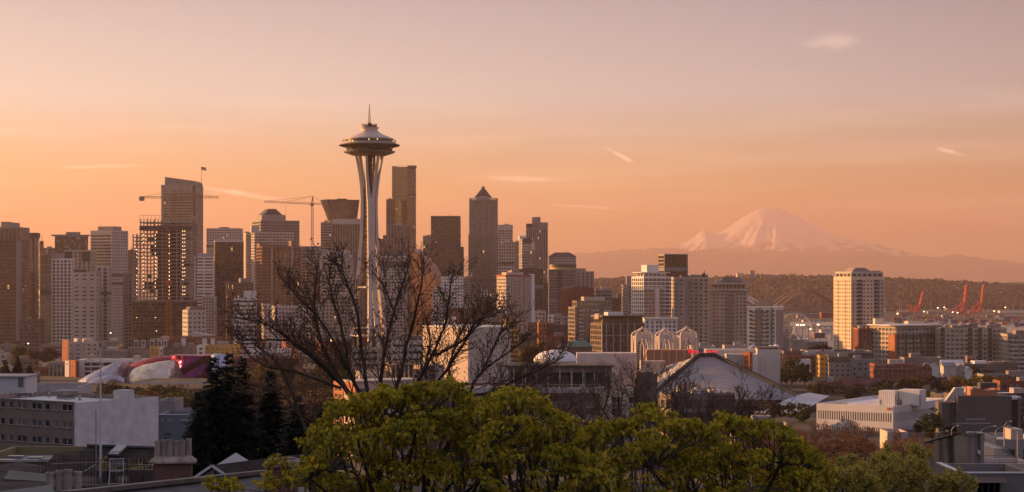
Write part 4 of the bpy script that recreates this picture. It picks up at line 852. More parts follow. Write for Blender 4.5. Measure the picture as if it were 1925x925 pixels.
# white-banded glass tower
B = building("glass_tower", T, "blue glass tower with white floor bands, its left end glowing gold in the sun", 1500, (1187, 1210, 1267), 520, WHITE, GB, ST(pf=0.08, sf=0.28, bay=4.2, fh=3.1, rec=0.25, L=dict(pf=0.35, sf=0.3, bay=3)), th=30, clutter=False)
addbox(B, "blank_strip", 1231, 1240, -0.5, 0.3, 542, 640, WHITE); addbox(B, "band", 1209, 1250, -0.9, 0.2, 540.5, 542.5, WHITE)
for a, b in ((1213, 1230), (1241, 1248)): balconies(B, a, b, B.h - 9, 4, 3.1, 1.5, WHITE, MATS["blue_glass"])
g = MB(); g.box(B.lx(1206, 3), B.lx(1260, 3), 3, 16, B.lz(513), B.lz(511.5)); g.build("roof_slab", WHITE, B.root)
block(B.root, B.lx(1210, 4), B.lx(1252, 4), 4, 14, B.h, B.lz(513.1), WHITE, GB, ST(pf=0.2, sf=0.2, bay=4, fh=4, tb=0.4), name="upper_wall")
addbox(B, "lift_block", 1216, 1238, 6, 14, 498, 513, WHITE)
building("glass_tower", T, "smooth blue-grey glass wing at the right of the white-banded tower", 1515, (1250, 1268), 521.5, GREY, GB, CURT, depth=18, clutter=False)
B = building("office_tower", T, "dark open-framed tower top standing behind the white-banded glass tower", 1900, (1237, 1249, 1293), 478, DARK, GW, ST(pf=0.10, sf=0.3, bay=3.2, fh=3.8, rec=0.8), th=28, clutter=False)
addbox(B, "roof_edge", 1249, 1293, -0.3, 1, 477, 479, BEIGE)
B = building("apartment_tower", T, "beige apartment tower with grey window bays and a pale corner turret at its roof", 1440, (1266, 1333), 521, BEIGE, GP, ST(pf=0.42, sf=0.42, bay=4.0, fh=2.95), wp=True, frame=PALE, clutter=False)
for a, b in ((1296, 1304), (1310, 1316)): balconies(B, a, b, B.h - 1, 3, 2.95, 1.5, CONC, CONC)
addbox(B, "penthouse", 1280, 1296, 4, 14, 517.5, 522, BROWN); addbox(B, "roof_house", 1298, 1331, 6, 16, 516.5, 522, GREY); mast(B, 1324.5, 508, 6, 0.5); addbox(B, "chimney", 1320, 1326, 6, 10, 513, 521, BROWN)
for px in (1276, 1291): addbox(B, "bay_strip", px - 3, px + 3, -1.0, 0.1, 523, 640, GREY)
B = building("office_block", "building", "lower white-gridded front with grey glass, below the blue glass tower", 1380, (1212, 1273), 599.5, WHITE, GB, ST(pf=0.3, sf=0.32, bay=3.4, fh=3.1), clutter=False, depth=20)
for px in (1222, 1231, 1247): addbox(B, "white_strip", px - 2.6, px + 2.6, -0.5, 0.1, 601, 660, WHITE)
g = MB(); g.box(-1, B.w + 1, -1.2, 12, B.h + 0.01, B.h + 0.7); g.build("roof_slab", WHITE, B.root)
# stone tower with cornices
B = building("apartment_tower", T, "stone apartment tower with two heavy cornices and stacked balconies up its middle", 1490, (1338, 1405), 548, BEIGE, GP, ST(pf=0.5, sf=0.52, bay=2.9, fh=2.95), wp=True, frame=BEIGE, clutter=False)
for py, ov in ((546.5, 3), (534.5, 3.5)): g = MB(); g.box(B.lx(1338) - ov * 0.5, B.lx(1405) + ov * 0.5, -ov * 0.6, B.d, B.lz(py), B.lz(py) + 1.1); g.build("cornice", PALE, B.root)
block(B.root, 1.5, B.w - 1.5, 1.5, B.d - 2, B.h - 0.5, B.lz(534.6), BEIGE, GP, ST(pf=0.5, sf=0.4, bay=3, fh=3, tb=0.5), name="upper_wall")
addbox(B, "penthouse", 1358, 1393, 5, 16, 521, 535, TAUPE); addbox(B, "roof_house", 1347, 1404, 7, 15, 527, 535, BEIGE)
balconies(B, 1365, 1379, B.h, 2, 2.95, 1.5, GREY, GREY); balconies(B, 1338.5, 1347, B.h, 2, 2.95, 1.0, BEIGE, GREY)
B = building("apartment_tower", T, "cream apartment slab with dark balcony recesses and a blank grey right side", 1330, (1405, 1459, 1473), 578.5, WHITE, GP, ST(pf=0.3, sf=0.48, bay=4.4, fh=2.95, R=None), side='R', wp=True, frame=WHITE, clutter=False)
g = MB(); g.box(B.w + 0.002, B.w + 0.12, -0.1, B.d, 0, B.h - 1.6); g.build("side_cladding", GREY, B.root)
for a, b in ((1421, 1431), (1448, 1453)): addbox(B, "grey_strip", a, b, -0.5, 0.1, 580, 690, TAUPE)
g = MB(); g.box(-0.5, B.w + 0.6, -0.5, B.d + 0.5, B.h + 0.01, B.h + 0.9); g.build("roof_edge", WHITE, B.root)
addbox(B, "penthouse", 1426, 1447, 5, 14, 566, 578, TAUPE); addbox(B, "roof_house", 1408, 1420, 5, 12, 573, 578, BROWN)
balconies(B, 1411, 1420, B.h - 1, 3, 2.95, 1.4, WHITE, DARK); balconies(B, 1433, 1444, B.h - 1, 3, 2.95, 1.4, WHITE, DARK)
# the lone sunlit tower on the right
CREAM = mat("cream_render", (0.70, 0.55, 0.40), 0.8, var=0.06, scale=0.1, stretch=4)
B = building("apartment_tower", T, "lone tower on the right with a glowing left face and dark balcony recesses", 1370, (1567, 1600, 1663), 520, CREAM, GP, ST(pf=0.45, sf=0.52, bay=3.3, fh=2.85, tb=2.2, L=dict(pf=0.62, sf=0.55, bay=2.9)), th=26, wp=True, frame=PALE, clutter=False)
B.h0 = B.h
block(B.root, 0.8, B.w - 0.8, 0.8, B.d - 1, B.h - 0.6, B.lz(510.5), PALE, GO, ST(pf=0.25, sf=0.3, bay=5, fh=5, tb=1.2), name="upper_wall")
for a, b, t, y0 in ((1603, 1633, 506, 3), (1607, 1628, 503.5, 5), (1640, 1655, 509, 4)): addbox(B, "roof_house", a, b, y0, y0 + 9, t, 512, CONC)
for a, b in ((1612, 1621.5), (1643, 1651)): addbox(B, "recess_shade", a, b, -0.06, 0.2, 526, 660, DARK); balconies(B, a, b, B.h - 2, 3, 2.85, 0.5, PALE, CONC)  # dark panels on the flat front stand in for recess shade
balconies(B, 1652, 1662, B.h - 2, 3, 2.85, 1.3, PALE, PALE); balconies(B, 1602, 1611, B.h - 2, 3, 2.85, 0.9, PALE, PALE)
for fr_ in (0.30, 0.72): g = MB(); y = B.d * fr_; g.box(-0.03, 0.25, y - 0.5, y + 0.5, 2, B.h - 3); g.build("side_recess_shade", DARK, B.root)  # dark strips put the shade of side recesses onto the left wall
# ------------------------------------------------------------------ middle ground, far left to right
LR = ST(pf=0.5, sf=0.5, bay=3.0, fh=3.0, tb=0.9, rec=0.22)
def low(label, Y, xs, top, wall, pents=(), st=None, side='L', th=None, depth=None, wp=True, gl=None, frame=None, roof=None, cat="building", name="apartment_block", clutter=True):
    return building(name, cat, label, Y, xs, top, wall, gl or GP, st or LR, side=side, th=th, depth=depth, pents=pents, wp=wp, frame=frame or WHITE, roof=roof or ROOF, clutter=clutter)
# rows behind the metallic museum
low("dark gabled block at the foot of the left towers, behind the round green trees", 1580, (36, 74), 600, BROWN, st=GRID, wp=False, depth=18)
low("brown low block behind the round green trees at the far left", 1480, (0, 26), 648, TAUPE, wp=False, st=GRID)
low("pale low house with a flat roof at the left edge below the towers", 1400, (-10, 12), 664, PALE, st=GRID, wp=False, depth=14)
low("long grey low block with a planted roof, right below the white gridded tower", 1520, (75, 118), 648, TAUPE, st=BANDS, wp=False, depth=16)
B = low("brick-ended cream apartment block, tallest of the low rows left of the museum", 1380, (117, 129, 185), 643, PALE, th=26, st=ST(pf=0.4, sf=0.5, bay=4.2, fh=3.0, rec=0.25), pents=((145, 152, 637, PALE), (161, 175, 638, PALE)))
g = MB(); g.box(-0.12, -0.002, -0.1, B.d, 0, B.h + 1.5); g.build("end_wall", REDB, B.root)
for a, b in ((136, 142), (152, 158), (170, 176)): addbox(B, "gable_bay", a, b, -0.7, 0.1, 646, 680, BEIGE)
low("dark roofed grey block right of the brick-ended cream apartments", 1420, (183, 215), 641, GREY, pents=((207, 219, 636, PALE),))
B = low("long brown low block with square windows, right above the silver museum wing", 1330, (182, 233), 659, TAUPE, st=ST(pf=0.45, sf=0.5, bay=3.4, fh=3.4, rec=0.25), depth=26)
low("charcoal plain block joining the long brown block to the yellow gabled house", 1345, (228, 283), 659, GREY, st=ST(pf=0.7, sf=0.6, bay=5, fh=3.4))
B = low("brick apartment row with white framed bay windows, below the unfinished tower", 1430, (252, 316), 641, BROWN, st=ST(pf=0.6, sf=0.5, bay=4, fh=3.2))
for a in (252, 266, 282.5, 297, 307): addbox(B, "bay_window", a, a + 7, -1.1, 0.1, 640, 655, WHITE); addbox(B, "bay_glass", a + 1, a + 6, -1.16, -1.1, 641.5, 653.5, GP)
low("tan block with flat roof behind the white framed bay windows", 1480, (296, 330), 636, BEIGE, wp=False, st=GRID, pents=((304, 316, 632, BEIGE),))
B = low("red-trimmed modern block with two white panels, below the small pale block", 1440, (318, 408), 634, REDB, st=ST(pf=0.4, sf=0.35, bay=4, fh=3.4), clutter=False)
addbox(B, "white_panel", 341, 349, -0.6, 0.1, 636, 650, WHITE); addbox(B, "white_panel", 380, 389, -0.6, 0.1, 636, 648, WHITE); addbox(B, "white_panel", 396, 404, -0.6, 0.1, 636, 648, WHITE)
g = MB(); a, b = B.lx(362), B.lx(398); g.slab([(a, B.lz(624)), (b, B.lz(630)), (b, B.lz(631)), (a, B.lz(633))], -1, 12); g.build("shed_roof", PALE, B.root)
B = low("narrow white block with one dark window column, between two brick rows", 1330, (299, 308), 653, WHITE, depth=12, st=ST(pf=0.3, sf=0.3, bay=4, fh=3.2))
low("yellow end block in the low row above the red museum", 1335, (281, 299), 652, YELL, depth=14)
low("dark brick row with white windows directly above the red museum roof", 1325, (307, 345), 653, BROWN, st=ST(pf=0.45, sf=0.45, bay=3, fh=3))
low("brown brick row with pale windows, right of the dark brick row", 1320, (344, 371), 650, TAUPE, st=ST(pf=0.45, sf=0.45, bay=3, fh=3))
low("white stucco block with a single tall window, left of the ochre block", 1315, (370, 385), 649, WHITE, depth=14, st=ST(pf=0.5, sf=0.35, bay=4, fh=3.2))
low("long ochre block with a flat roof, behind the dark conifers", 1318, (384, 452), 649, YELL, st=ST(pf=0.6, sf=0.5, bay=3.6, fh=3.2))
# rows above the silver wing's left
low("dull red low block with a parapet, left of the orange gabled pair", 1210, (64, 92), 690, REDB, st=ST(pf=0.8, sf=0.7, bay=6, fh=4), wp=False, depth=16)
low("grey low block with vertical strips, beside the dull red block", 1205, (91, 124), 682, GREY, st=FINS, wp=False, depth=16)
B = low("slim building half white and half orange with a dark right side", 1190, (122, 142, 149), 678, ORNG, side='R', st=ST(pf=0.9, sf=0.8, bay=6, fh=5), wp=False, th=40, clutter=False)
addbox(B, "white_wall", 122, 130, -0.3, 0.1, 679, 720, WHITE); addbox(B, "window", 124, 127, -0.36, -0.3, 684, 687, DARK)
g = MB(); g.box(B.w + 0.002, B.w + 0.1, 0, B.d, 0, B.h - 1); g.build("side_wall", BROWN, B.root)
B = low("car park with open white decks behind the silver museum wing", 1200, (147, 262), 677, WHITE, st=ST(pf=0.05, sf=0.28, bay=8, fh=3.4, rec=1.2), gl=GD, wp=False, clutter=False)
addbox(B, "stair_tower", 147, 158, -1.5, 8, 676, 720, WHITE); addbox(B, "lift_house", 250, 262, 3, 10, 669, 677, PALE)
low("plain concrete low block in front of the round green trees", 1230, (150, 178), 671, CONC, st=GRID, wp=False, depth=14)
for lab, xs, t, Yq, m in (("small brown flat house between the dark fir and the dull red block", (48, 66), 700, 1100, TAUPE), ("small pale house by the left edge behind the dark fir", (0, 20), 690, 1150, PALE), ("long low brown shed left of the conifers, above the silver wing's tail", (20, 64), 676, 1260, BROWN)):
    low(lab, Yq, xs, t, m, st=GRID, wp=False, depth=12)
# centre, behind the bare tree
B = low("white and brick office row with a strip of square windows, left of the tower base", 1250, (455, 540), 657, WHITE, st=ST(pf=0.45, sf=0.5, bay=3.2, fh=3.2))
low("purple-brown brick warehouse below the white and brick office row", 1180, (435, 560), 672, REDB, st=ST(pf=0.55, sf=0.55, bay=4, fh=4), depth=26)
low("orange-lit low roof house between bare branches, left of the tower base", 1280, (531, 536, 560), 627, ORNG, st=GRID, wp=False, th=30, depth=12)
low("brown brick block with rows of small windows, left of the tower's feet", 1150, (596, 602, 662), 643, REDB, st=ST(pf=0.5, sf=0.5, bay=3.2, fh=3.4), th=30)
low("grey terrace block with faint bands between the tower's legs", 1120, (660, 712), 655, CONC, st=ST(pf=0.1, sf=0.6, bay=8, fh=3.6), wp=False, depth=24, gl=GG)
low("low pale pavilion with louvred grey roof, right of the tower's feet", 1000, (735, 800), 640, PALE, st=ST(pf=0.1, sf=0.66, bay=9, fh=3.6), wp=False, depth=24, roof=DROOF)
low("low white block with a rooftop of vents, right of the tower's feet", 1080, (725, 790), 632, CONC, st=GRID, wp=False, depth=20)
# the big blank white hall
YH2 = 720
B = building("theatre_hall", "building", "big blank windowless hall, its left half glowing orange, right half in shade", YH2, (795, 880, 960), 617, PALE, GD, ST(pf=0.9, sf=0.9, bay=200, fh=200), th=38, body=False, clutter=False)
HALLM = mat("hall_render", (0.56, 0.47, 0.40), 0.85, var=0.04, scale=0.06, stretch=6)
g = MB(); g.box(0, B.w, 0, B.d, 0, B.h); g.build("wall", HALLM, B.root)
g = MB(); g.box(-0.12, B.w + 0.12, -0.12, B.d + 0.12, B.h + 0.003, B.h + 0.5); g.build("parapet_cap", WHITE, B.root)
for i in range(1, 6): g = MB(); x = B.w * i / 6; g.box(x - 0.03, x + 0.03, -0.03, 0.05, 0, B.h - 0.1); g.build("joint", CONC, B.root)
r = thing("roof_vent", "cluster pipe vent glinting gold on the blank hall's roof", "vent", (X(836, 725), 725 + 14, Z(617, 720))); g = MB(); g.lathe([(0.8, -0.4), (0.8, 2.6), (1.1, 2.7), (1.1, 3.2), (0.1, 3.4)], 12); g.build("pipe", METAL, r)
r = thing("roof_vent", "slim white roof vent right of the gold-glinting vent on the blank hall", "vent", (X(851, 725), 725 + 14, Z(617, 720))); g = MB(); g.lathe([(0.5, -0.4), (0.5, 3.0), (0.9, 3.1), (0.9, 3.9), (0.1, 4.2)], 12); g.build("pipe", WHITE, r)
low("tan block with one gold-lit pane behind the blank hall's right corner", 1300, (945, 950, 975), 600, YELL, st=BANDS, th=30, wp=False, gl=GW)
low("grey-brown flat block behind the blank hall, under the cream sunlit tower", 1330, (905, 950), 592, TAUPE, st=GRID, wp=False, pents=((928, 949, 581, GREY),))
low("low red-brown block behind the blank hall's roof", 1400, (840, 905), 580, REDB, st=GRID, wp=False)
for lab, xs, t, Yq, m in (("brick block catching orange light left of the grey-green apartments", (1007, 1012, 1034), 606, 1420, ORNG), ("dark brown block with a small roof box, beside the orange-lit brick block", (992, 1010), 607, 1400, BROWN), ("dark plain cube of a building in front of the brick-red bowed hall", (1042, 1068), 611, 1420, DARK), ("grey concrete base block below the brick-red bowed hall", (1040, 1068), 594, 1700, CONC), ("thin dark chimney-like block between two low blocks", (1034, 1042), 608, 1420, DARK), ("low brick row with orange glints above the green trees", (1025, 1068), 631, 1300, REDB), ("pale mural wall block right of the cream sunlit tower", (1005, 1026), 585, 1650, PALE), ("white low office behind the grey concrete base block", (1030, 1044), 592, 1750, WHITE), ("low dark block of shops above the yellow-green trees", (975, 1000), 628, 1350, BROWN)):
    low(lab, Yq, xs, t, m, st=GRID, wp=False, depth=16, th=28 if len(xs) == 3 else None)
# green-roofed pavilion
r = thing("green_roof_hall", "long low hall with a weathered green copper roof, left of the white arches", "building", (X(1065, 1120), 1120, ground(X(1065, 1120), 1120)))
GREENR = mat("green_copper", (0.10, 0.20, 0.15), 0.7, var=0.15, scale=0.2)
zt = Z(641, 1120) - ground(X(1065, 1120), 1120); L = 48 * 1120 / F
g = MB(); g.frustum((-1, L + 1, -1, 15), (4, L - 4, 6, 8), zt - 3.5, zt); g.build("roof", GREENR, r)
g = MB(); g.box(0, L, 0, 14, 0, zt - 3.51); g.build("wall", BROWN, r)
r = thing("pavilion", "small pavilion with a steep grey pyramid roof left of the green copper roof", "building", (X(1057, 1100), 1100, ground(X(1057, 1100), 1100)))
zt = Z(643, 1100) - ground(X(1057, 1100), 1100); g = MB(); g.frustum((-2.6, 2.6, -2.6, 2.6), (-0.1, 0.1, -0.1, 0.1), zt - 3, zt); g.build("roof", GREY, r); g = MB(); g.box(-2, 2, -2, 2, 0, zt - 3.01); g.build("wall", CONC, r)
# white domed tent roof
YD = 900
r = thing("dome_pavilion", "shallow white dome roof rising above the brick block's penthouse", "dome", (X(1046, YD), YD + 16, ground(X(1046, YD), YD)))
zb = ground(X(1046, YD), YD); rad = 42 * YD / F; h0 = Z(681, YD) - zb; h1 = Z(660, YD) - zb
g = MB(); g.lathe([(rad * math.cos(R(a)) + 0.01, h0 + (h1 - h0) * math.sin(R(a))) for a in range(0, 91, 10)], 32); g.build("dome", WHITE, r, True)
g = MB(); g.lathe([(rad - 0.5, 0), (rad - 0.5, h0 - 0.02)], 32); g.build("wall", PALE, r)
# science arches
AW = mat("arch_white", (0.60, 0.53, 0.48), 0.6, var=0.05)
OUT = lambda z, h, w: w if z < h * 0.91 else w * (1 - min(1, (z - h * 0.91) / (h * 0.09)))
def arch(label, px, hw, pyt, Y):
    zb = ground(X(px, Y), Y); r = thing("gothic_arch", label, "arch", (X(px, Y), Y, zb), R(14), "white lattice arches of the science court"); h = Z(pyt, Y) - zb; k = Y / F; w = hw * k
    for sx in (-1, 1):
        for sy in (-1, 1):
            g = MB(); outer = []; inner = []
            for i in range(25):
                t = i / 24; z = h * t
                xo = OUT(z, h, w)
                xi = w * 0.46 if z < h * 0.64 else w * 0.46 * (1 - min(1, (z - h * 0.64) / (h * 0.25)) ** 1.8)
                outer.append((sx * max(xo, 0.25), sy * max(xo, 0.25) * 0.8, z))
                if z < h * 0.89: inner.append((sx * max(xi, 0.12), sy * w * 0.8, z))
            g.tube(outer, 0.5, 5); 
            inn2 = [(p[0], sy * w * 0.8 if p[2] < h * 0.66 else sy * max(0.25, OUT(p[2], h, w)) * 0.8, p[2]) for p in inner]
            g.tube(inn2, 0.45, 5)
            inn3 = [(sx * max(0.25, OUT(p[2], h, w)), sy * abs(p[0]) * 0.8, p[2]) for p in inner]
            g.tube(inn3, 0.36, 5)
            for q in (inn2, inn3):
                for i in range(len(q) - 1): g.beam(q[i], outer[i + 1], 0.2); g.beam(outer[i], q[i + 1], 0.2)
            for q in (inn2,):    # web between inner rib tips and the crown
                e = q[-1]; 
                for i in range(18, 24): g.beam(e, outer[i], 0.26); g.beam((0, e[1], h * 0.90), outer[i], 0.26)
            g.build("rib", AW, r)
    g = MB(); g.tube([(0, 0, h * 0.99), (0, 0, h * 1.03)], 0.3, 5); g.build("finial", AW, r)
arch("left white lattice arch, the broadest of the three in front of the dark glass office", 1207.5, 16.5, 617, 1050)
arch("middle white lattice arch, the slimmest of the three", 1250, 14.5, 618.5, 1085)
arch("right white lattice arch, behind the red key sign", 1290.5, 16.0, 616, 1040)
# science centre walls
def fins_wall(name, cat, label, Y, x0, x1, pyt, pyb, m, m2, step=2.2, depth=14, spikes=True):
    zb = ground(X(x0, Y), Y) - 2; r = thing(name, label, cat, (X(x0, Y), Y, zb)); L = (x1 - x0) * Y / F; h = Z(pyt, Y) - zb
    g = MB(); g.box(0, L, 0, depth, 0, h); g.build("wall", m, r)
    n = int(L / step)
    for i in range(n + 1):
        if i > 95: break
        x = L * i / n; g = MB(); g.box(x - 0.16, x + 0.16, -0.32, 0.0, 0, h - 0.3); g.frustum((x - 0.2, x + 0.2, -0.34, 0.1), (x - 0.05, x + 0.05, -0.2, -0.02), h + 0.01 if False else h - 0.29, h + (1.1 if spikes else 0.25)); g.build("fin", m2, r)
    return r
PINK = mat("white_precast", (0.68, 0.60, 0.54), 0.8, var=0.06, scale=0.1)
fins_wall("science_hall", "building", "long white precast hall edged with a row of spikes, right of the dark conical tree", 1020, 1085, 1196, 664, 700, PINK, PINK)
fins_wall("science_hall", "building", "orange-brown hall with a bright top rail below the white arches", 1000, 1216, 1300, 658, 700, mat("terracotta_panel", (0.46, 0.20, 0.10), 0.85, var=0.1), PINK, 3.5, 12, False)
fins_wall("science_hall", "building", "low pale hall with a golden front below the orange-brown hall", 930, 1205, 1250, 679, 720, BEIGE, PALE, 4, 10, False)
fins_wall("science_hall", "building", "white finned gallery running right from the arena's peak", 1020, 1328, 1425, 657, 668, PINK, PINK, 2.2, 12)
r = fins_wall("science_hall", "building", "white finned wall with a thin brown cornice, right end of the gallery", 1010, 1424, 1466, 656, 700, PINK, PINK, 2.0, 20, False)
g = MB(); L = 42 * 1010 / F; h = Z(656, 1010) - (ground(X(1424, 1010), 1010) - 2); g.box(-0.3, L + 0.3, -0.5, 20.2, h + 0.3, h + 0.8); g.build("cornice", BROWN, r)
fins_wall("science_hall", "building", "grey-white ribbed wall between the arena's peak and an orange strip", 985, 1366, 1399, 666, 700, PALE, PALE, 1.6, 10, False)
B = low("narrow orange-brown strip building with dark window slots", 980, (1398, 1409, 1415), 662, ORNG, side='R', th=40, st=ST(pf=0.4, sf=0.4, bay=1.6, fh=2.6), wp=False, clutter=False)
low("plain white low block right of the orange-brown strip", 1000, (1414, 1424), 666, WHITE, st=ST(pf=0.9, sf=0.9, bay=9, fh=9), wp=False, depth=10, clutter=False)
low("pale low roof block with vents behind the arena's peak", 1100, (1300, 1345), 650, PALE, st=GRID, wp=False, depth=14)
low("beige wall block behind the finned gallery", 1150, (1362, 1404), 649, BEIGE, st=ST(pf=0.9, sf=0.9, bay=9, fh=9), wp=False, depth=12)
for lab, px, rr_, pt, Yq in (("round white dome on the finned wall's left end", 1416, 9, 648, 1030), ("round white dome nearer the finned wall's right end", 1451, 8.5, 649, 1028), ("white dome peeping out behind the right-end dome", 1460, 8, 647, 1050)):
    k = Yq / F; zb = Z(658, Yq); r = thing("dome", lab, "dome", (X(px, Yq), Yq + 2, zb)); hh = Z(pt, Yq) - zb
    g = MB(); g.lathe([(rr_ * k, -1.2), (rr_ * k, 0)] + [(rr_ * k * math.cos(R(a)) + 0.01, hh * math.sin(R(a))) for a in range(8, 91, 9)], 24); g.build("shell", WHITE, r, True)
    g = MB(); g.lathe([(rr_ * k + 0.2, -1.4), (rr_ * k + 0.2, -0.9), (rr_ * k, -0.88)], 24); g.build("ring", PALE, r)
# ---- arena with the great pitched roof
ARN = bpy.data.materials.new("arena_roof"); ARN.use_nodes = True; n_, l_ = ARN.node_tree.nodes, ARN.node_tree.links
b_ = n_["Principled BSDF"]; b_.inputs["Roughness"].default_value = 0.55; b_.inputs["Metallic"].default_value = 0.15
t = n_.new("ShaderNodeTexCoord"); mp = n_.new("ShaderNodeMapping"); mp.inputs["Scale"].default_value = (0.5, 0.5, 0.5); l_.new(t.outputs["Object"], mp.inputs[0])
bt = n_.new("ShaderNodeTexBrick"); bt.inputs["Color1"].default_value = (0.235, 0.225, 0.245, 1); bt.inputs["Color2"].default_value = (0.28, 0.27, 0.29, 1); bt.inputs["Mortar"].default_value = (0.15, 0.145, 0.16, 1); bt.inputs["Scale"].default_value = 0.5; bt.inputs["Mortar Size"].default_value = 0.035; bt.inputs["Row Height"].default_value = 0.35; bt.inputs["Brick Width"].default_value = 3
l_.new(t.outputs["UV"], bt.inputs["Vector"]); 
s_ = n_.new("ShaderNodeSeparateXYZ"); l_.new(t.outputs["Object"], s_.inputs[0]); cb = n_.new("ShaderNodeCombineXYZ"); l_.new(s_.outputs[0], cb.inputs[0]); l_.new(s_.outputs[2], cb.inputs[1]); l_.new(cb.outputs[0], bt.inputs["Vector"]); l_.new(bt.outputs[0], b_.inputs["Base Color"])
YA = 880
zb = 44; O = Vector((X(1329, YA), YA + 45, zb)); ar = thing("arena", "sports arena with a huge grey pitched roof and dark edge beams", "arena", O)
def rel(px, py, Y): p = at(px, py, Y); return p - O
apl, apr = rel(1314, 669, YA + 30), rel(1343, 669, YA + 30)
lft = rel(1226, 742, YA - 5); rgt = rel(1516, 752, YA - 25); fr = rel(1345, 800, YA - 62)
bkl, bkr = rel(1215, 700, YA + 90), rel(1440, 742, YA + 95)
g = MB(); n = 14
def lp(a, b, t): return a + (b - a) * t
rows = []
for i in range(n + 1):       # warped roof face towards the camera
    t = i / n; e1, e2 = lp(apl, lft, t), lp(apr, rgt, t); rows.append([tuple(lp(e1, e2, j / n) + Vector((0, -12 * t * math.sin(math.pi * j / n), -0.6 * math.sin(math.pi * t) * math.sin(math.pi * j / n)))) for j in range(n + 1)])
g.grid(rows); g.build("front_roof", ARN, ar, True)
g = MB(); g.grid([[tuple(lp(lp(apl, lft, i / 8), lp(apl, bkl, i / 8), j / 6)) for j in range(7)] for i in range(9)]); g.build("left_roof", mat("arena_sunlit_side", (0.40, 0.36, 0.34), 0.7, var=0.06), ar, True)  # sunlit roof side: its paler tone is put into the colour
g = MB(); g.grid([[tuple(lp(lp(apr, bkr, i / 8), lp(apr, rgt, i / 8), j / 6)) for j in range(7)] for i in range(9)]); g.build("right_roof", ARN, ar, True)
EB = mat("edge_beam", (0.05, 0.055, 0.06), 0.95, var=0.1, spec=0.05)
for a, b in ((apl, lft), (apr, rgt)):
    g = MB(); g.beam(a + Vector((0, -0.5, 0.4)), b + Vector((0, -0.5, 0.2)), 1.5, 1.6); g.build("edge_beam", EB, ar)
g = MB(); g.beam(apl + Vector((-0.3, -0.6, 0.3)), apr + Vector((0.3, -0.6, 0.3)), 2.0, 2.4); g.build("ridge_beam", EB, ar)
g = MB(); q = [lft, lft * 0.5 + fr * 0.5 + Vector((0, -4, 0)), fr, fr * 0.5 + rgt * 0.5 + Vector((0, -4, 0)), rgt]
g.grid([[(p.x, p.y + 3, -6) for p in q], [(p.x, p.y + 3, p.z - 0.3) for p in q]]); g.build("wall", TAUPE, ar)
wt, w2, w3 = rel(1442, 762, YA - 40), rel(1500, 742, YA - 28), rel(1560, 752, YA + 20)
g = MB(); g.grid([[tuple(rel(1420, 775, YA - 62)), tuple(rel(1500, 742.5, YA - 32)), tuple(rel(1520, 738, YA + 10))], [tuple(rel(1500, 778, YA - 70)), tuple(rel(1545, 752, YA - 32)), tuple(rel(1560, 744, YA + 15))]]); g.build("annex_roof", mat("white_ribbed_roof", (0.58, 0.57, 0.58), 0.6, var=0.05), ar)
# red key emblem and lettering
RED = emit("red_sign", (0.75, 0.0, 0.015), 0.42)
YG = YA + 28
sg = thing("arena_sign", "red key emblem and bold red lettering on the arena's ridge", "sign", at(1294, 668, YG)); k = YG / F
g = MB(); c = (4.6 * k, 7.0 * k); n = 16; vs = []
for rr_ in (5.2 * k, 1.7 * k):
    vs += [(c[0] + rr_ * x, 0, c[1] + rr_ * z) for x, z in ((0, 1), (1, 0), (0, -1), (-1, 0))]
vs += [(x, 0.3, z) for x, y, z in vs]
f = []
for i in range(4): j = (i + 1) % 4; f += [(i, j, 4 + j, 4 + i), (8 + i, 12 + i, 12 + j, 8 + j), (i, 8 + i, 8 + j, j), (4 + i, 4 + j, 12 + j, 12 + i)]
g.add(vs, f); g.box(9.2 * k, 19.5 * k, 0.02, 0.28, 6.0 * k, 8.0 * k); g.box(14.5 * k, 16.2 * k, 0.03, 0.27, 3.4 * k, 6.1 * k); g.box(17.6 * k, 19.4 * k, 0.03, 0.27, 3.0 * k, 6.1 * k); g.build("key_emblem", RED, sg)
def letters(name, body, size, depth, m, parent, loc, width=None, offset=0.0):
    cu = bpy.data.curves.new(name, 'FONT'); cu.body = body; cu.size = size; cu.extrude = depth; cu.offset = offset; cu.space_character = 0.95
    t = bpy.data.objects.new(name, cu); COL.objects.link(t); bpy.context.view_layer.update()
    me = bpy.data.meshes.new_from_object(t.evaluated_get(bpy.context.evaluated_depsgraph_get())); w = t.dimensions.x
    bpy.data.objects.remove(t); me.materials.clear(); me.materials.append(m)
    o = bpy.data.objects.new(name, me); put(o, parent); o.rotation_euler = (R(90), 0, 0); o.location = loc
    if width: o.scale.x = width / w
    return o
letters("lettering", "KeyArena", 7.4 * k, 0.12, RED, sg, (31.5 * k, 0.1, 5.2 * k), 24.5 * k, 0.05)
g = MB(); 
for x in (3, 12, 18, 33, 40, 47, 55): g.beam((x * k, 0.4, -1.2), (x * k, 0.4, 6 * k), 0.12)
g.beam((-1 * k, 0.45, 4 * k), (57 * k, 0.45, 4 * k), 0.12); g.build("sign_frame", STEEL, sg)
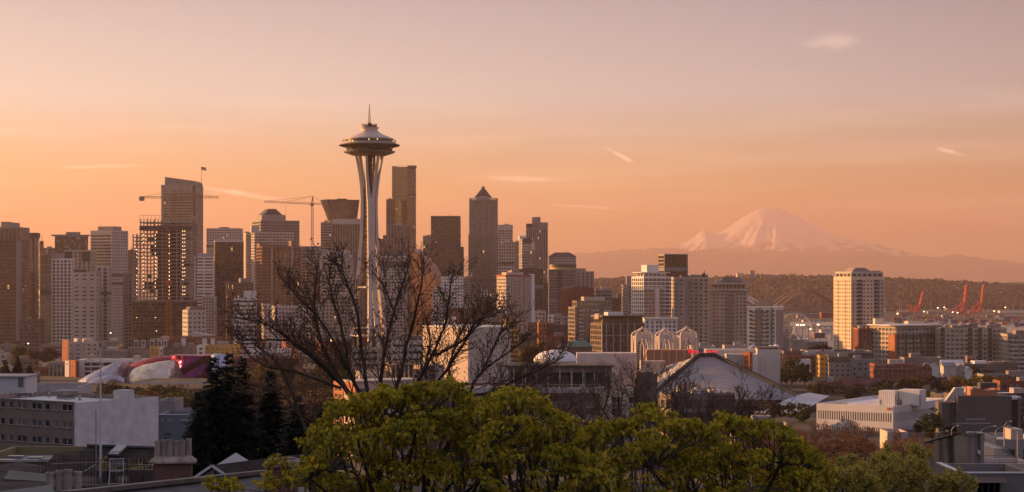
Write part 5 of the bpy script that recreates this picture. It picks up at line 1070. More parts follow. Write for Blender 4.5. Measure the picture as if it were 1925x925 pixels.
# ---- metallic museum
def blob(name, secs, m, parent, O, smooth=True, k=18):
    """loft of bulging half-rounds: each section = (px, py_top, py_bottom, Y, bulge)"""
    rows = []
    for (px, pt, pb, Y, bl) in secs:
        row = []
        for i in range(k + 1):
            a = math.pi * i / k; zt, zb_ = Z(pt, Y), Z(pb, Y); zc, hh = zb_, zt - zb_
            row.append((X(px, Y) - O.x, Y - bl * math.cos(a - math.pi / 2) if False else Y - O.y + (-bl * math.cos(a)), zc + hh * math.sin(a) ** 0.75 - O.z))
        rows.append(row)
    g = MB(); g.grid(rows); return g.build(name, m, parent, smooth)
def metal(key, c, c2, rough, bscale=0.5, bump=0.25, met=0.85):
    m = mat(key, c, rough, metal=met, scale=0.12, c2=c2, bump=bump, bscale=bscale); n, l = m.node_tree.nodes, m.node_tree.links; b = n["Principled BSDF"]
    t = n.new("ShaderNodeTexCoord"); mp = n.new("ShaderNodeMapping"); mp.inputs["Scale"].default_value = (0.45, 0.2, 0.7); l.new(t.outputs["Object"], mp.inputs[0]); v = n.new("ShaderNodeTexVoronoi"); v.distance = 'CHEBYCHEV'; v.inputs["Scale"].default_value = 1.0; v.inputs["Randomness"].default_value = 0.35; l.new(mp.outputs[0], v.inputs["Vector"])
    mr = n.new("ShaderNodeMapRange"); mr.inputs[3].default_value = 0.84; mr.inputs[4].default_value = 1.1; sp = n.new("ShaderNodeSeparateColor"); l.new(v.outputs["Color"], sp.inputs[0]); l.new(sp.outputs[0], mr.inputs[0])
    hs = n.new("ShaderNodeHueSaturation"); l.new(mr.outputs[0], hs.inputs["Value"]); l.new(b.inputs["Base Color"].links[0].from_socket, hs.inputs["Color"]); l.new(hs.outputs[0], b.inputs["Base Color"])
    mr2 = n.new("ShaderNodeMapRange"); mr2.inputs[3].default_value = rough * 0.85; mr2.inputs[4].default_value = min(1, rough * 1.2); l.new(sp.outputs[1], mr2.inputs[0]); l.new(mr2.outputs[0], b.inputs["Roughness"]); return m
SIL = metal("silver_shingle", (0.50, 0.49, 0.53), (0.40, 0.39, 0.43), 0.34, 0.12, 0.6); GOL = metal("gold_silver_shingle", (0.78, 0.70, 0.60), (0.60, 0.50, 0.40), 0.33, 0.12, 0.7)
REDM = metal("red_shingle", (0.36, 0.03, 0.05), (0.22, 0.02, 0.04), 0.42, 0.4, 0.25, 0.6); PUR = metal("purple_shingle", (0.34, 0.02, 0.10), (0.09, 0.02, 0.12), 0.30, 0.6, 0.5, 0.8); BLUEM = metal("blue_shingle", (0.34, 0.42, 0.55), (0.40, 0.45, 0.55), 0.4)
YM = 1150; MO = Vector((X(240, YM), YM, ground(X(240, YM), YM)))
mu = thing("metal_museum", "museum of billowing metal shells in silver, gold and deep red", "museum", MO)
blob("silver_wing", [(136, 724, 727, 1135, 2), (150, 714, 735, 1132, 6), (165, 705, 738, 1130, 9), (185, 695, 738, 1130, 11), (205, 686, 737, 1132, 12), (222, 677, 735, 1136, 11), (232, 674.5, 733, 1142, 9), (243, 684, 730, 1150, 8), (247, 689, 728, 1156, 4)], SIL, mu, MO)
blob("silver_arch", [(158, 722, 738, 1119, 3), (185, 709, 738, 1117, 4), (205, 705, 738, 1117, 4.5), (222, 706, 738, 1117, 4), (235, 712, 735, 1120, 3)], metal("silver_arch_shingle", (0.45, 0.45, 0.50), (0.36, 0.35, 0.40), 0.3), mu, MO)
blob("dark_vault", [(192, 724, 738, 1111, 1.6), (205, 713, 738, 1110, 2), (218, 712, 738, 1110, 2), (232, 719, 738, 1112, 1.6)], mat("vault_panel", (0.17, 0.15, 0.13), 0.5, metal=0.4), mu, MO)
blob("gold_shell", [(238, 712, 735, 1140, 6), (243, 702, 735, 1136, 9), (252, 693, 735, 1132, 12), (268, 686, 735, 1130, 13), (285, 683, 735, 1130, 13), (300, 679.5, 735, 1130, 12), (318, 677.5, 735, 1131, 11), (327, 678, 735, 1134, 10), (334, 688, 735, 1138, 9), (341, 700, 735, 1142, 7), (344, 714, 735, 1146, 5)], GOL, mu, MO)
blob("dark_shell", [(233, 706, 735, 1148, 5), (240, 692, 735, 1150, 7), (250, 688, 735, 1154, 8), (262, 690, 735, 1160, 6)], mat("dark_shell_panel", (0.13, 0.11, 0.11), 0.4, metal=0.6), mu, MO)
blob("red_shell", [(236, 690, 720, 1165, 6), (248, 683, 720, 1162, 10), (265, 678, 720, 1160, 13), (285, 672, 720, 1160, 14), (300, 669, 720, 1161, 14), (345, 668.5, 720, 1163, 13)], REDM, mu, MO)
rows = []
for i in range(25):
    px = 318 + 84 * i / 24; bul = 5 * math.sin(i * 0.55) * 0.35 - 12 * math.sin(math.pi * i / 24)
    rows.append([(X(px, 1155) - MO.x, 1155 - MO.y + bul * (0.85 + 0.15 * math.sin(j * 1.1 + i * 0.4)), Z(668 + (54 * j / 10) + (1.2 if i < 3 else 0), 1155) - MO.z) for j in range(11)])
rows2 = [[(r_[0][0], r_[0][1] + 22 * q, r_[0][2] + 0.2) for q in (0, 0.5, 1)] for r_ in rows]
g = MB(); g.grid(rows); g.grid(rows2); g.build("purple_shell", PUR, mu, True)
blob("blue_shell", [(397, 668, 720, 1150, 5), (401, 665, 720, 1147, 7), (410, 664.5, 720, 1146, 8), (425, 667, 720, 1148, 7), (432, 675, 720, 1150, 4)], BLUEM, mu, MO)
# flat pavilion roof in front of the museum
r = thing("flat_canopy", "long flat canopy on thin posts in front of the gold museum shell", "canopy", (X(248, 1040), 1040, ground(X(248, 1040), 1040))); zq = Z(722, 1040) - ground(X(248, 1040), 1040); L = 142 * 1040 / F
g = MB(); g.box(0, L, 0, 12, zq, zq + 1.2); g.build("fascia", PALE, r); g = MB(); g.frustum((0.2, L - 0.2, 0.2, 11.8), (8, L - 2, 11, 11.7), zq + 1.21, zq + 2.6); g.build("roof", mat("mossy_roof", (0.14, 0.13, 0.08), 0.9, var=0.2), r)
for px in (280, 317, 352): g = MB(); x = (px - 248) * 1040 / F; g.box(x - 0.4, x + 0.4, 1, 1.8, 0, zq - 0.01); g.build("post", CONC, r)
B = low("dark flat base building below the silver museum wing", 900, (146, 236), 742, DARK, st=ST(pf=0.6, sf=0.6, bay=6, fh=4), wp=False, depth=20, roof=DROOF)
# ------------------------------------------------------------------ right-hand middle ground and harbour
B = low("dark red block with tall glass slots, at the foot of the lone sunlit tower", 1340, (1613, 1637), 617, mat("rust_panel", (0.30, 0.10, 0.06), 0.7, var=0.1), st=FINS, wp=False, depth=20)
B = low("white-roofed modern apartments with brick grid front, left wall catching the sun", 1320, (1636, 1686, 1768), 613, BEIGE, th=32, st=ST(pf=0.3, sf=0.34, bay=3.6, fh=3.1), clutter=False)
addbox(B, "brick_grid", 1688, 1757, -0.9, 0.05, 630, 634, BROWN)
for px in (1688, 1703, 1718, 1732, 1744, 1756): addbox(B, "brick_pier", px, px + 2, -0.9, 0.05, 634, 700, BROWN)
for py in (645, 656, 667): addbox(B, "brick_band", 1688, 1757, -0.6, 0.05, py, py + 1.6, BROWN)
g = MB(); g.box(-2, B.w + 0.5, -2, B.d + 1, B.h + 0.01, B.h + 0.8); g.build("roof_slab", WHITE, B.root)
addbox(B, "orange_frame", 1671, 1686, -0.6, 0.1, 631, 700, ORNG) if False else None
g = MB(); g.box(-0.5, -0.002, 0, B.d * 0.3, 0, B.h - 6); g.build("brick_corner", mat("rust_panel2", (0.40, 0.13, 0.06), 0.7, var=0.1), B.root)
low("cream rooftop lift house on the white-roofed apartments' left", 1345, (1645, 1662), 599, CREAM, st=ST(pf=0.9, sf=0.9, bay=9, fh=9), wp=False, depth=8, clutter=False)
low("cream rooftop plant block in the middle of the white-roofed apartments", 1350, (1700, 1707, 1738), 604, CREAM, st=ST(pf=0.9, sf=0.9, bay=9, fh=9), wp=False, th=25, clutter=False)
B = low("long beige apartment block with dark balcony recesses and many chimneys", 1320, (1768, 1893), 616, BEIGE, st=ST(pf=0.3, sf=0.42, bay=3.4, fh=3.0), depth=24, clutter=False)
for a in (1768, 1820, 1838, 1857): addbox(B, "recess_shade", a, a + 8, -0.06, 0.1, 617, 700, DARK); balconies(B, a, a + 8, B.h - 1, 3, 3.0, 0.8, CONC, STEEL)  # dark sheets laid on the front as shade of the balcony recesses
addbox(B, "red_band", 1809, 1880, -0.3, 0.05, 640, 641.5, REDB); addbox(B, "red_band", 1809, 1880, -0.3, 0.05, 652, 653.5, REDB)
for a, b, t in ((1790, 1803, 612), (1806, 1825, 610), (1822, 1838, 608), (1858, 1875, 612)): addbox(B, "roof_house", a, b, 5, 13, t, 617, TAUPE)
B = low("grey-beige balcony block at the right edge, next to the long beige apartments", 1290, (1894, 1960), 628, CONC, st=ST(pf=0.25, sf=0.4, bay=4, fh=3.0), depth=24); balconies(B, 1900, 1915, B.h - 2, 3, 3.0, 1.2, PALE, PALE); balconies(B, 1918, 1935, B.h - 2, 3, 3.0, 1.2, PALE, PALE)
# nearer apartments
B = low("narrow ochre apartment block with white windows, left of a pale grey block", 1190, (1541, 1559), 668, YELL, st=ST(pf=0.5, sf=0.5, bay=2.4, fh=3.2), depth=16)
B = low("two-tone apartments, pale below and dark on top, right of the ochre block", 1185, (1558, 1601), 672, CONC, st=ST(pf=0.5, sf=0.5, bay=3.2, fh=3.2), depth=18); addbox(B, "dark_attic", 1557.5, 1601.5, -0.3, 0.05, 671, 681, BROWN)
for a in (1566, 1580, 1594): addbox(B, "attic_window", a - 2, a + 2, -0.36, -0.28, 673.5, 679, GP)
B = low("charcoal apartments with small white windows, between two-tone block and red brick hotel", 1180, (1600, 1645), 676, GREY, st=ST(pf=0.5, sf=0.5, bay=3.2, fh=3.2), depth=18)
low("curved dark upper apartments behind the charcoal block", 1235, (1598, 1641), 664, DARK, st=ST(pf=0.3, sf=0.4, bay=3, fh=3))
low("dark brown warehouse row behind the ochre block", 1215, (1480, 1560), 668, REDB, st=ST(pf=0.6, sf=0.6, bay=4, fh=4), wp=False)
low("dark red-brown shed with an orange lean-to roof, left of the warehouse row", 1250, (1474, 1510), 660, BROWN, st=GRID, wp=False, depth=14)
low("white corrugated shed gable among the trees left of the ochre block", 1140, (1500, 1524), 676, WHITE, st=ST(pf=0.9, sf=0.9, bay=9, fh=9), wp=False, depth=10)
low("pale long wall building with a car park on top, below the lone sunlit tower", 1240, (1518, 1640), 660, CONC, st=ST(pf=0.9, sf=0.9, bay=30, fh=9), wp=False, depth=30, clutter=False)
B = low("red brick hotel with pale arches over its windows and a big arched dormer", 1130, (1645, 1719), 684, REDB, st=ST(pf=0.5, sf=0.45, bay=3.0, fh=3.3, rec=0.3), depth=18)
addbox(B, "stone_band", 1644.8, 1719.2, -0.25, 0.05, 683.6, 685, SALM); addbox(B, "stone_band", 1644.8, 1719.2, -0.22, 0.05, 692.5, 693.4, SALM)
def arch_ring(mb, cx, z, r, w, y0, y1, n=10):
    for i in range(n):
        a, b = math.pi * i / n, math.pi * (i + 1) / n
        mb.beam((cx + r * math.cos(a), (y0 + y1) / 2, z + r * math.sin(a)), (cx + r * math.cos(b), (y0 + y1) / 2, z + r * math.sin(b)), y1 - y0, w)
for px in (1651, 1659, 1667, 1676): g = MB(); arch_ring(g, B.lx(px), B.lz(687.8), 1.0, 0.4, -0.4, 0.0); g.build("arch", PALE, B.root)
B = low("lower red brick wing of the hotel with a round-arched dormer at its right", 1128, (1719, 1752), 692, REDB, st=ST(pf=0.5, sf=0.45, bay=3.0, fh=3.3, rec=0.3), depth=16, clutter=False)
g = MB(); c = B.lx(1742); g.slab([(c - 2.4, B.h - 0.6), (c + 2.4, B.h - 0.6), (c + 2.4, B.h + 0.8)] + [(c + 2.4 * math.cos(math.pi * i / 10), B.h + 0.8 + 2.2 * math.sin(math.pi * i / 10)) for i in range(1, 10)] + [(c - 2.4, B.h + 0.8)], -0.5, 6); g.build("dormer", REDB, B.root)
g = MB(); arch_ring(g, c, B.h + 0.8, 2.2, 0.7, -0.9, -0.5); g.build("dormer_arch", PALE, B.root)
g = MB(); g.slab([(c - 1.5, B.h - 0.4), (c + 1.5, B.h - 0.4)] + [(c + 1.5 * math.cos(math.pi * i / 10), B.h + 0.8 + 1.5 * math.sin(math.pi * i / 10)) for i in range(0, 11)], -0.56, -0.5); g.build("dormer_window", GD, B.root)
# gabled houses
def gable_house(label, Y, x0, x1, pe, pr, wall, roofm, d=9, name="gabled_house", ridge_x=True, win=True):
    """pe = photo row of the eaves, pr = of the ridge; gable towards us unless ridge_x"""
    k = Y / F; zb = ground(X(x0, Y), Y) - 1; r = thing(name, label, "house", (X(x0, Y), Y, zb)); w = (x1 - x0) * k; he, hr = Z(pe, Y) - zb, Z(pr, Y) - zb
    g = MB()
    if ridge_x:
        g.box(0, w, 0, d, 0, he); g.build("wall", wall, r); g = MB()
        g.add([(-0.4, -0.5, he - 0.2), (w + 0.4, -0.5, he - 0.2), (w + 0.4, d / 2, hr), (-0.4, d / 2, hr), (w + 0.4, d + 0.5, he - 0.2), (-0.4, d + 0.5, he - 0.2)], [(0, 1, 2, 3), (3, 2, 4, 5), (0, 3, 5), (1, 4, 2), (0, 5, 4, 1)])
        g.build("roof", roofm, r)
    else:
        g.slab([(0, 0), (w, 0), (w, he), (w / 2, hr - 0.15), (0, he)], 0, d); g.build("wall", wall, r)
        for sx in (0, 1):
            g = MB(); a = (-0.5 if sx == 0 else w + 0.5); sl = (hr - he) / (w / 2)
            ze = he - 0.5 * sl
            g.add([(a, -0.5, ze), (w / 2, -0.5, hr), (w / 2, d + 0.4, hr), (a, d + 0.4, ze), (a, -0.5, ze + 0.2), (w / 2, -0.5, hr + 0.2), (w / 2, d + 0.4, hr + 0.2), (a, d + 0.4, ze + 0.2)],
                  [(0, 1, 2, 3), (4, 7, 6, 5), (0, 4, 5, 1), (1, 5, 6, 2), (2, 6, 7, 3), (3, 7, 4, 0)]); g.build("roof", roofm, r)
            g = MB(); g.beam((a, -0.54, ze + 0.05), (w / 2, -0.54, hr + 0.05), 0.08, 0.28); g.build("barge_board", WHITE, r)
    if win:
        n = max(1, int(w / 3.2)); rows_ = [he - 2.2, he - 5.2]
        q = MB(); pane(q, 0, 1.2, 0, 1.4, 0.1, 2); me = q.mesh("window", [WHITE, GP])
        for z in rows_:
            if z < 0.5: continue
            for i in range(n): o = bpy.data.objects.new("window", me); put(o, r); o.location = (w * (i + 0.5) / n - 0.6, -0.05, z)
    r["w"] = w; del r["w"]
    return r, w, he, hr
gable_house("white gabled house right of the arched brick dormer, behind the trees", 1190, 1752, 1766, 690, 683, WHITE, GREY, ridge_x=False)
gable_house("grey-white house with a flat-ridged roof, above the olive trees on the right", 1110, 1774, 1797, 688, 682, PALE, GREY)
gable_house("yellowish house with a big gable, right of the grey-white house", 1115, 1796, 1816, 692, 685, BEIGE, GREY, ridge_x=False)
gable_house("small white gable next to the yellowish gabled house", 1112, 1814, 1828, 697, 690, WHITE, WROOF, ridge_x=False)
gable_house("pale house with a snowy-looking white roof behind the gabled houses", 1190, 1772, 1812, 684, 677, PALE, WROOF)
low("long dark low building with white roof boxes, behind the gabled houses", 1180, (1812, 1912), 684, BROWN, st=ST(pf=0.5, sf=0.5, bay=3, fh=3), pents=((1832, 1856, 679, WHITE), (1866, 1886, 680, TAUPE), (1889, 1910, 679.5, BROWN)), depth=20)
low("orange-lit square rooftop house above the long dark building", 1235, (1815, 1818, 1835), 669, SALM, st=GRID, wp=False, th=25, clutter=False)
low("brown flat roofed block with a long plain wall, behind the brick hotel", 1215, (1700, 1775), 672, TAUPE, st=ST(pf=0.9, sf=0.9, bay=30, fh=9), wp=False, depth=20)
low("dark blue-grey pitched warehouse at the right edge above the olive trees", 1020, (1850, 1950), 704, GREY, st=ST(pf=0.9, sf=0.9, bay=30, fh=9), wp=False, depth=16)
low("dull brick low block at the right edge behind a grey roof", 900, (1880, 1960), 716, REDB, st=GRID, wp=False, depth=14)
gable_house("long low house with a red-brown roof below the two-tone apartments", 1000, 1585, 1660, 723, 712, BROWN, mat("red_brown_tiles", (0.15, 0.06, 0.05), 0.9, var=0.2), d=14)
low("small red brick block with a flat roof left of the red-brown roofed house", 990, (1545, 1580), 718, REDB, st=GRID, depth=12)
gable_house("brown hipped house with a chimney, behind the arena roof's right slope", 1190, 1425, 1475, 707, 693, SALM, mat("maroon_tiles", (0.16, 0.075, 0.07), 0.9, var=0.2), d=16, win=False)
# cars on the roof of the pale long wall building
CARM = [mat("car_white", (0.6, 0.6, 0.6), 0.3, var=0.03), mat("car_red", (0.3, 0.03, 0.03), 0.3, var=0.03), mat("car_dark", (0.04, 0.045, 0.05), 0.3, var=0.03), mat("car_silver", (0.4, 0.4, 0.42), 0.3, var=0.03)]
TYRE = mat("tyre", (0.02, 0.02, 0.02), 0.9)
def car(label, x, y, z, rz, m, group):
    r = thing("parked_car", label, "car", (x, y, z), rz, group)
    g = MB(); g.slab([(-2.1, 0.35), (2.15, 0.35), (2.2, 0.75), (1.2, 0.95), (-1.9, 0.98), (-2.15, 0.8)], -0.85, 0.85); g.build("body", m, r)
    g = MB(); g.frustum((-1.85, 1.15, -0.78, 0.78), (-1.4, 0.4, -0.62, 0.62), 0.96, 1.45); g.build("cabin", GD, r)
    g = MB(); g.box(-1.4, 0.4, -0.62, 0.62, 1.452, 1.49); g.build("car_roof", m, r)
    for sx in (-1.3, 1.35):
        for sy in (-0.86, 0.7): g = MB(); n = 12; g.slab([(sx + 0.33 * math.cos(2 * math.pi * i / n), 0.33 + 0.33 * math.sin(2 * math.pi * i / n)) for i in range(n)], sy, sy + 0.16); g.build("wheel", TYRE, r)
zc = Z(660, 1240) - 0.7
names = ["white", "red", "dark", "silver"]
rr = random.Random(4)
for i in range(14):
    q = rr.randrange(4); car("%s car parked on the long wall building's roof deck" % names[q], X(1545 + i * 6.2, 1250), 1249 + rr.uniform(-0.5, 0.5), zc, R(90 + rr.uniform(-3, 3)), CARM[q], "%s cars on the roof deck" % names[q])
# ---- ferris wheel on the pier
YW = 2950
fw = thing("ferris_wheel", "white observation wheel on the waterfront beyond the cream slab", "wheel", (X(1495, YW), YW, 3)); WS = mat("wheel_steel", (0.62, 0.60, 0.58), 0.5, var=0.05)
k = YW / F; rad = 32.5 * k; hz_ = Z(620.5, YW) - 3
for yy in (-2.2, 2.2):
    for r_ in (rad, rad - 2.2):
        g = MB(); n = 48; g.tube([(r_ * math.cos(2 * math.pi * i / n), yy, hz_ + r_ * math.sin(2 * math.pi * i / n)) for i in range(n + 1)], 0.42, 5, cap=False); g.build("rim", WS, fw)
    for s_ in (-1, 1): g = MB(); g.tube([(0, yy * 1.5, hz_), (s_ * 13, yy * 3, 0)], [0.9, 1.2], 6); g.build("support_leg", WS, fw)
for i in range(21):
    a = 2 * math.pi * i / 21; g = MB(); g.tube([(0, 0, hz_), (rad * math.cos(a), 0, hz_ + rad * math.sin(a))], 0.26, 4); g.build("spoke", WS, fw)
q = MB(); q.lathe([(0.1, -1.6), (1.1, -1.5), (1.3, -0.3), (1.1, 0.9), (0.1, 1.2)], 10); me = q.mesh("gondola", [GB])
for i in range(42):
    a = 2 * math.pi * i / 42; o = bpy.data.objects.new("gondola", me); put(o, fw); o.location = ((rad + 1.8) * math.cos(a), 0, hz_ + (rad + 1.8) * math.sin(a))
g = MB(); g.slab([(2 * math.cos(2 * math.pi * i / 16), hz_ + 2 * math.sin(2 * math.pi * i / 16)) for i in range(16)], -3, 3); g.build("hub", WS, fw)
# elevated road, ferry shed, piers
def flat_box(name, cat, label, Y, x0, x1, pt, pb, m, d=20, rm=None):
    zb = Z(pb, Y); r = thing(name, label, cat, (X(x0, Y), Y, zb)); L = (x1 - x0) * Y / F; h = Z(pt, Y) - zb
    g = MB(); g.box(0, L, 0, d, 0, h); g.build("wall", m, r); g = MB(); g.box(-0.5, L + 0.5, -0.5, d + 0.5, h + 0.01, h + 0.9); g.build("roof", rm or ROOF, r); return r
vd = thing("viaduct", "long pale elevated road crossing behind the observation wheel", "bridge", (X(1470, 3050), 3050, 3)); zv = Z(612, 3050) - 3; L = 100 * 3050 / F
g = MB(); g.box(0, L, 0, 12, zv - 2.5, zv); g.build("deck", PALE, vd)
for i in range(9): g = MB(); x = L * (i + 0.5) / 9; g.box(x - 0.8, x + 0.8, 4, 7, 0, zv - 2.51); g.build("pier", CONC, vd)
flat_box("ferry_shed", "building", "long white pier shed with a stepped right end, above the elevated road", 3300, 1510, 1550, 602.5, 606, WHITE)
for x in (1530, 1533): 
    r = thing("pier_tower", "twin slim loading tower under the white pier shed", "tower", (X(x, 3280), 3280, 3), 0, "twin loading towers at the pier"); g = MB(); g.box(-0.8, 0.8, -0.8, 0.8, 0, Z(603, 3280) - 3.2); g.build("shaft", PALE, r)
flat_box("warehouse", "building", "long red brick warehouse left of the lone sunlit tower", 3700, 1544, 1568, 588, 598, mat("warehouse_red", (0.30, 0.08, 0.05), 0.9, var=0.1))
flat_box("warehouse", "building", "dull long warehouse beyond the observation wheel's right rim", 3800, 1500, 1545, 591, 598, TAUPE)
flat_box("warehouse", "building", "brown square dock building right of the observation wheel's legs", 2500, 1531, 1551, 627, 636, BROWN)
flat_box("warehouse", "building", "pale blue-white pier building at the water's edge", 2800, 1544, 1562, 621, 628, WHITE)
flat_box("warehouse", "building", "flat concrete block in front of the observation wheel", 1900, 1488, 1520, 641, 664, CONC)
flat_box("warehouse", "building", "block with a pale row of pillars, between wheel and lone tower", 1800, 1518, 1556, 644, 664, TAUPE)
for (a, b, t, bt, Yq, m, lab) in ((1516, 1526, 630, 634, 2650, WHITE, "white moored ship superstructure beside the wheel"),):
    r = thing("ship", lab, "ship", (X(a, Yq), Yq, 5)); L = (b - a) * Yq / F
    g = MB(); g.prism([(-4, 0), (L + 6, 0), (L + 10, 4), (L + 6, 8), (-4, 8)], 0, 5); g.build("hull", GREY, r); g = MB(); g.box(0, L, 1, 7, 5.01, 9); g.box(2, L - 2, 1.5, 6.5, 9.01, 12); g.build("superstructure", WHITE, r); g = MB(); g.tube([(3, 4, 12), (3, 4, 17)], 0.3, 5); g.build("mast", STEEL, r)
# stadiums
YS2 = 4700
st_ = thing("stadium", "stadium showing one white arched roof truss beyond the stone apartment tower", "stadium", (X(1395, YS2), YS2, 5)); k = YS2 / F
for yy, x0, x1, pt in ((0, 1322, 1430, 549), (60, 1318, 1424, 551)):
    xc = (x0 + x1) / 2; hw = (x1 - x0) / 2 * k; zb0, zt0 = Z(571, YS2) - 5, Z(pt, YS2) - 5; up, lo = [], []
    for i in range(25):
        t = -1 + 2 * i / 24; up.append(((xc - 1395) * k + hw * t, yy, zb0 + (zt0 - zb0) * (1 - t * t))); lo.append(((xc - 1395) * k + hw * t, yy, zb0 - 1 + (zt0 - zb0 - 6) * (1 - t * t)))
    g = MB(); g.tube(up, 1.3, 5); g.tube(lo, 1.1, 5)
    for i in range(0, 24): g.beam(up[i], lo[i + 1], 0.7); g.beam(lo[i], up[i], 0.7)
    g.build("roof_truss", WHITE, st_)
g = MB(); g.box((1325 - 1395) * k, (1432 - 1395) * k, 4, 56, 0, Z(572, YS2) - 5); g.build("stand", TAUPE, st_)
b2 = thing("ballpark", "ballpark with a wide brown trussed sliding roof, left of the lone sunlit tower", "stadium", (X(1470, 5200), 5200, 4)); k = 5200 / F
BR = mat("ballpark_roof", (0.05, 0.038, 0.036), 0.95, var=0.15, scale=0.02)
for j, (yy, sc, dz) in enumerate(((0, 0.86, 0), (45, 0.95, 3), (90, 1.0, 6))):
    hw = 62 * k * sc; cx_ = 50 * k; zb0 = Z(578, 5200) - 4 + dz; zt0 = Z(548, 5200) - 4 + dz; up = [(cx_ + hw * t, yy, zb0 + (zt0 - zb0) * (1 - abs(t) ** 1.8)) for t in [-1 + 2 * i / 20 for i in range(21)]]
    g = MB(); g.grid([[p for p in up], [(p[0], p[1] + 42, p[2]) for p in up]]); g.build("roof_panel", BR, b2)
    g = MB(); g.tube(up, 0.3, 4); 
    for i in range(20): g.beam(up[i], (up[i + 1][0], yy, up[i + 1][2] - 7), 0.45); g.beam((up[i][0], yy, up[i][2] - 7), (up[i + 1][0], yy, up[i + 1][2] - 7), 0.45)
    g.build("roof_truss", mat("truss_red", (0.06, 0.042, 0.04), 0.9, spec=0.1), b2)
g = MB(); g.box(-8 * k, 106 * k, 2, 120, 0, Z(580, 5200) - 4); g.build("stand", BROWN, b2)
# container cranes
CR = mat("crane_red", (0.55, 0.06, 0.03), 0.5, var=0.08, scale=0.2)
def port_crane(label, pxl, pxb, pyt, Y, boom_dx, back):
    zb = 4; r = thing("port_crane", label, "crane", (X(pxl, Y), Y, zb), 0, "red container cranes in the port"); k = Y / F; w = 20 * k * 0.7; g = MB(); zg = Z(592, Y) - zb; zt = Z(pyt, Y) - zb
    for x in (0, w):
        for y in (0, 16): g = MB(); g.beam((x, y, 0), (x, y, zg), 3.4); g.build("leg", CR, r)
    for y in (0, 16):
        g = MB(); g.beam((0, y, 18), (w, y, 18), 3); g.beam((0, y, 18), (w * 0.5, y, zg), 2.4); g.beam((w, y, 18), (w * 0.5, y, zg), 2.4); g.beam((-back * k, y, zg), (w * 1.1, y, zg), 3.6, 4.2); g.build("girder", CR, r)
    g = MB(); bx = boom_dx * k
    for y in (2, 14): g.beam((w, y, zg), (w + bx, y, zt), 3.4, 4.4)
    for i in range(1, 8): t = i / 8; g.beam((w + bx * t, 2, zg + (zt - zg) * t), (w + bx * t, 14, zg + (zt - zg) * t), 1.8); g.beam((w + bx * t, 2, zg + (zt - zg) * t), (w + bx * (t + 0.12), 14, zg + (zt - zg) * (t + 0.12)), 0.9)
    g.beam((w + bx - 1, 8, zt - 2), (w + bx + 4, 8, zt + 1), 5, 3); g.build("boom", CR, r)
    ap = zg + (zt - zg) * 0.42; g = MB()
    for y in (2, 14): g.beam((w * 0.8, y, zg), (w * 0.98, y, ap), 2.8); g.beam((w * 0.98, y, ap), (-back * k * 0.8, y, zg + 1), 2.0)
    g.build("a_frame", CR, r); g = MB(); g.box(-back * k * 0.6, -back * k * 0.6 + 14, 2, 14, zg + 1.7, zg + 9); g.build("machine_house", CR, r)
port_crane("leftmost red container crane, short boom tilted up, standing apart from the pair", 1712, 1738, 549, 5300, 10, 13)
port_crane("first of the two tall red container cranes with steep raised booms", 1798, 1826, 536, 5150, 6, 18)
port_crane("second of the two tall red container cranes, closest to the right edge", 1830, 1860, 536, 5200, 6, 14)
# port clutter: containers, sheds, light masts
CONT = [("rust red", mat("box_red", (0.28, 0.07, 0.05), 0.7, var=0.1)), ("blue", mat("box_blue", (0.07, 0.11, 0.22), 0.7, var=0.1)), ("grey", mat("box_grey", (0.30, 0.30, 0.31), 0.7, var=0.1)), ("white", mat("box_white", (0.6, 0.59, 0.57), 0.7, var=0.1)), ("orange", mat("box_orange", (0.45, 0.17, 0.05), 0.7, var=0.1))]
def container_mesh(m):
    g = MB(); g.box(0, 12.2, 0, 2.45, 0, 2.6)
    for i in range(14): x = 0.5 + i * 0.85; g.box(x, x + 0.3, -0.06, 0.0, 0.15, 2.45)
    return g.mesh("shipping_container", m)
cm = [(n_, container_mesh(m)) for n_, m in CONT]
rr = random.Random(11)
for i in range(150):
    px = rr.uniform(1676, 1935); py = rr.uniform(594, 617); Yq = 101 * F / (py - 520); n_, me = cm[rr.choice((0, 0, 1, 1, 2, 3, 4))]
    for lv in range(rr.choice((1, 2, 2, 3))):
        if rr.random() < 0.5: n_, me = cm[rr.randrange(5)]
        o = bpy.data.objects.new("shipping_container", me); put(o); o.location = (X(px, Yq), Yq, ground(X(px, Yq), Yq) + 0.3 + lv * 2.62)
        tag(o, "%s shipping container in the port beyond the long beige apartments" % n_, "container", "%s containers in the port" % n_)
for i, (px, py, wq, hq, m, lab) in enumerate(((1690, 592, 26, 5, TAUPE, "long dull port shed left of the pair of tall red cranes"), (1745, 590, 34, 4, GREY, "grey port shed between the leftmost red crane and the pair"), (1880, 588, 60, 3.5, WHITE, "long white port shed right of the red crane pair"), (1665, 586, 20, 6, BROWN, "brown shed beside the lone sunlit tower's right side"), (1880, 597, 50, 2.5, BEIGE, "sunlit strip of a low depot roof at the right edge"), (1780, 583, 40, 3, TAUPE, "distant brown shed below the far wooded hill"), (1860, 579, 46, 3, GREY, "distant grey shed below the far wooded hill"), (1700, 577, 36, 3, CONC, "distant concrete shed behind the leftmost red crane"))):
    Yq = 101 * F / (py - 520); flat_box("port_shed", "building", lab, Yq, px, px + wq, py - hq, py, m, 30)
LAMP = emit("street_lamp_glow", (1.0, 0.66, 0.36), 3.0)
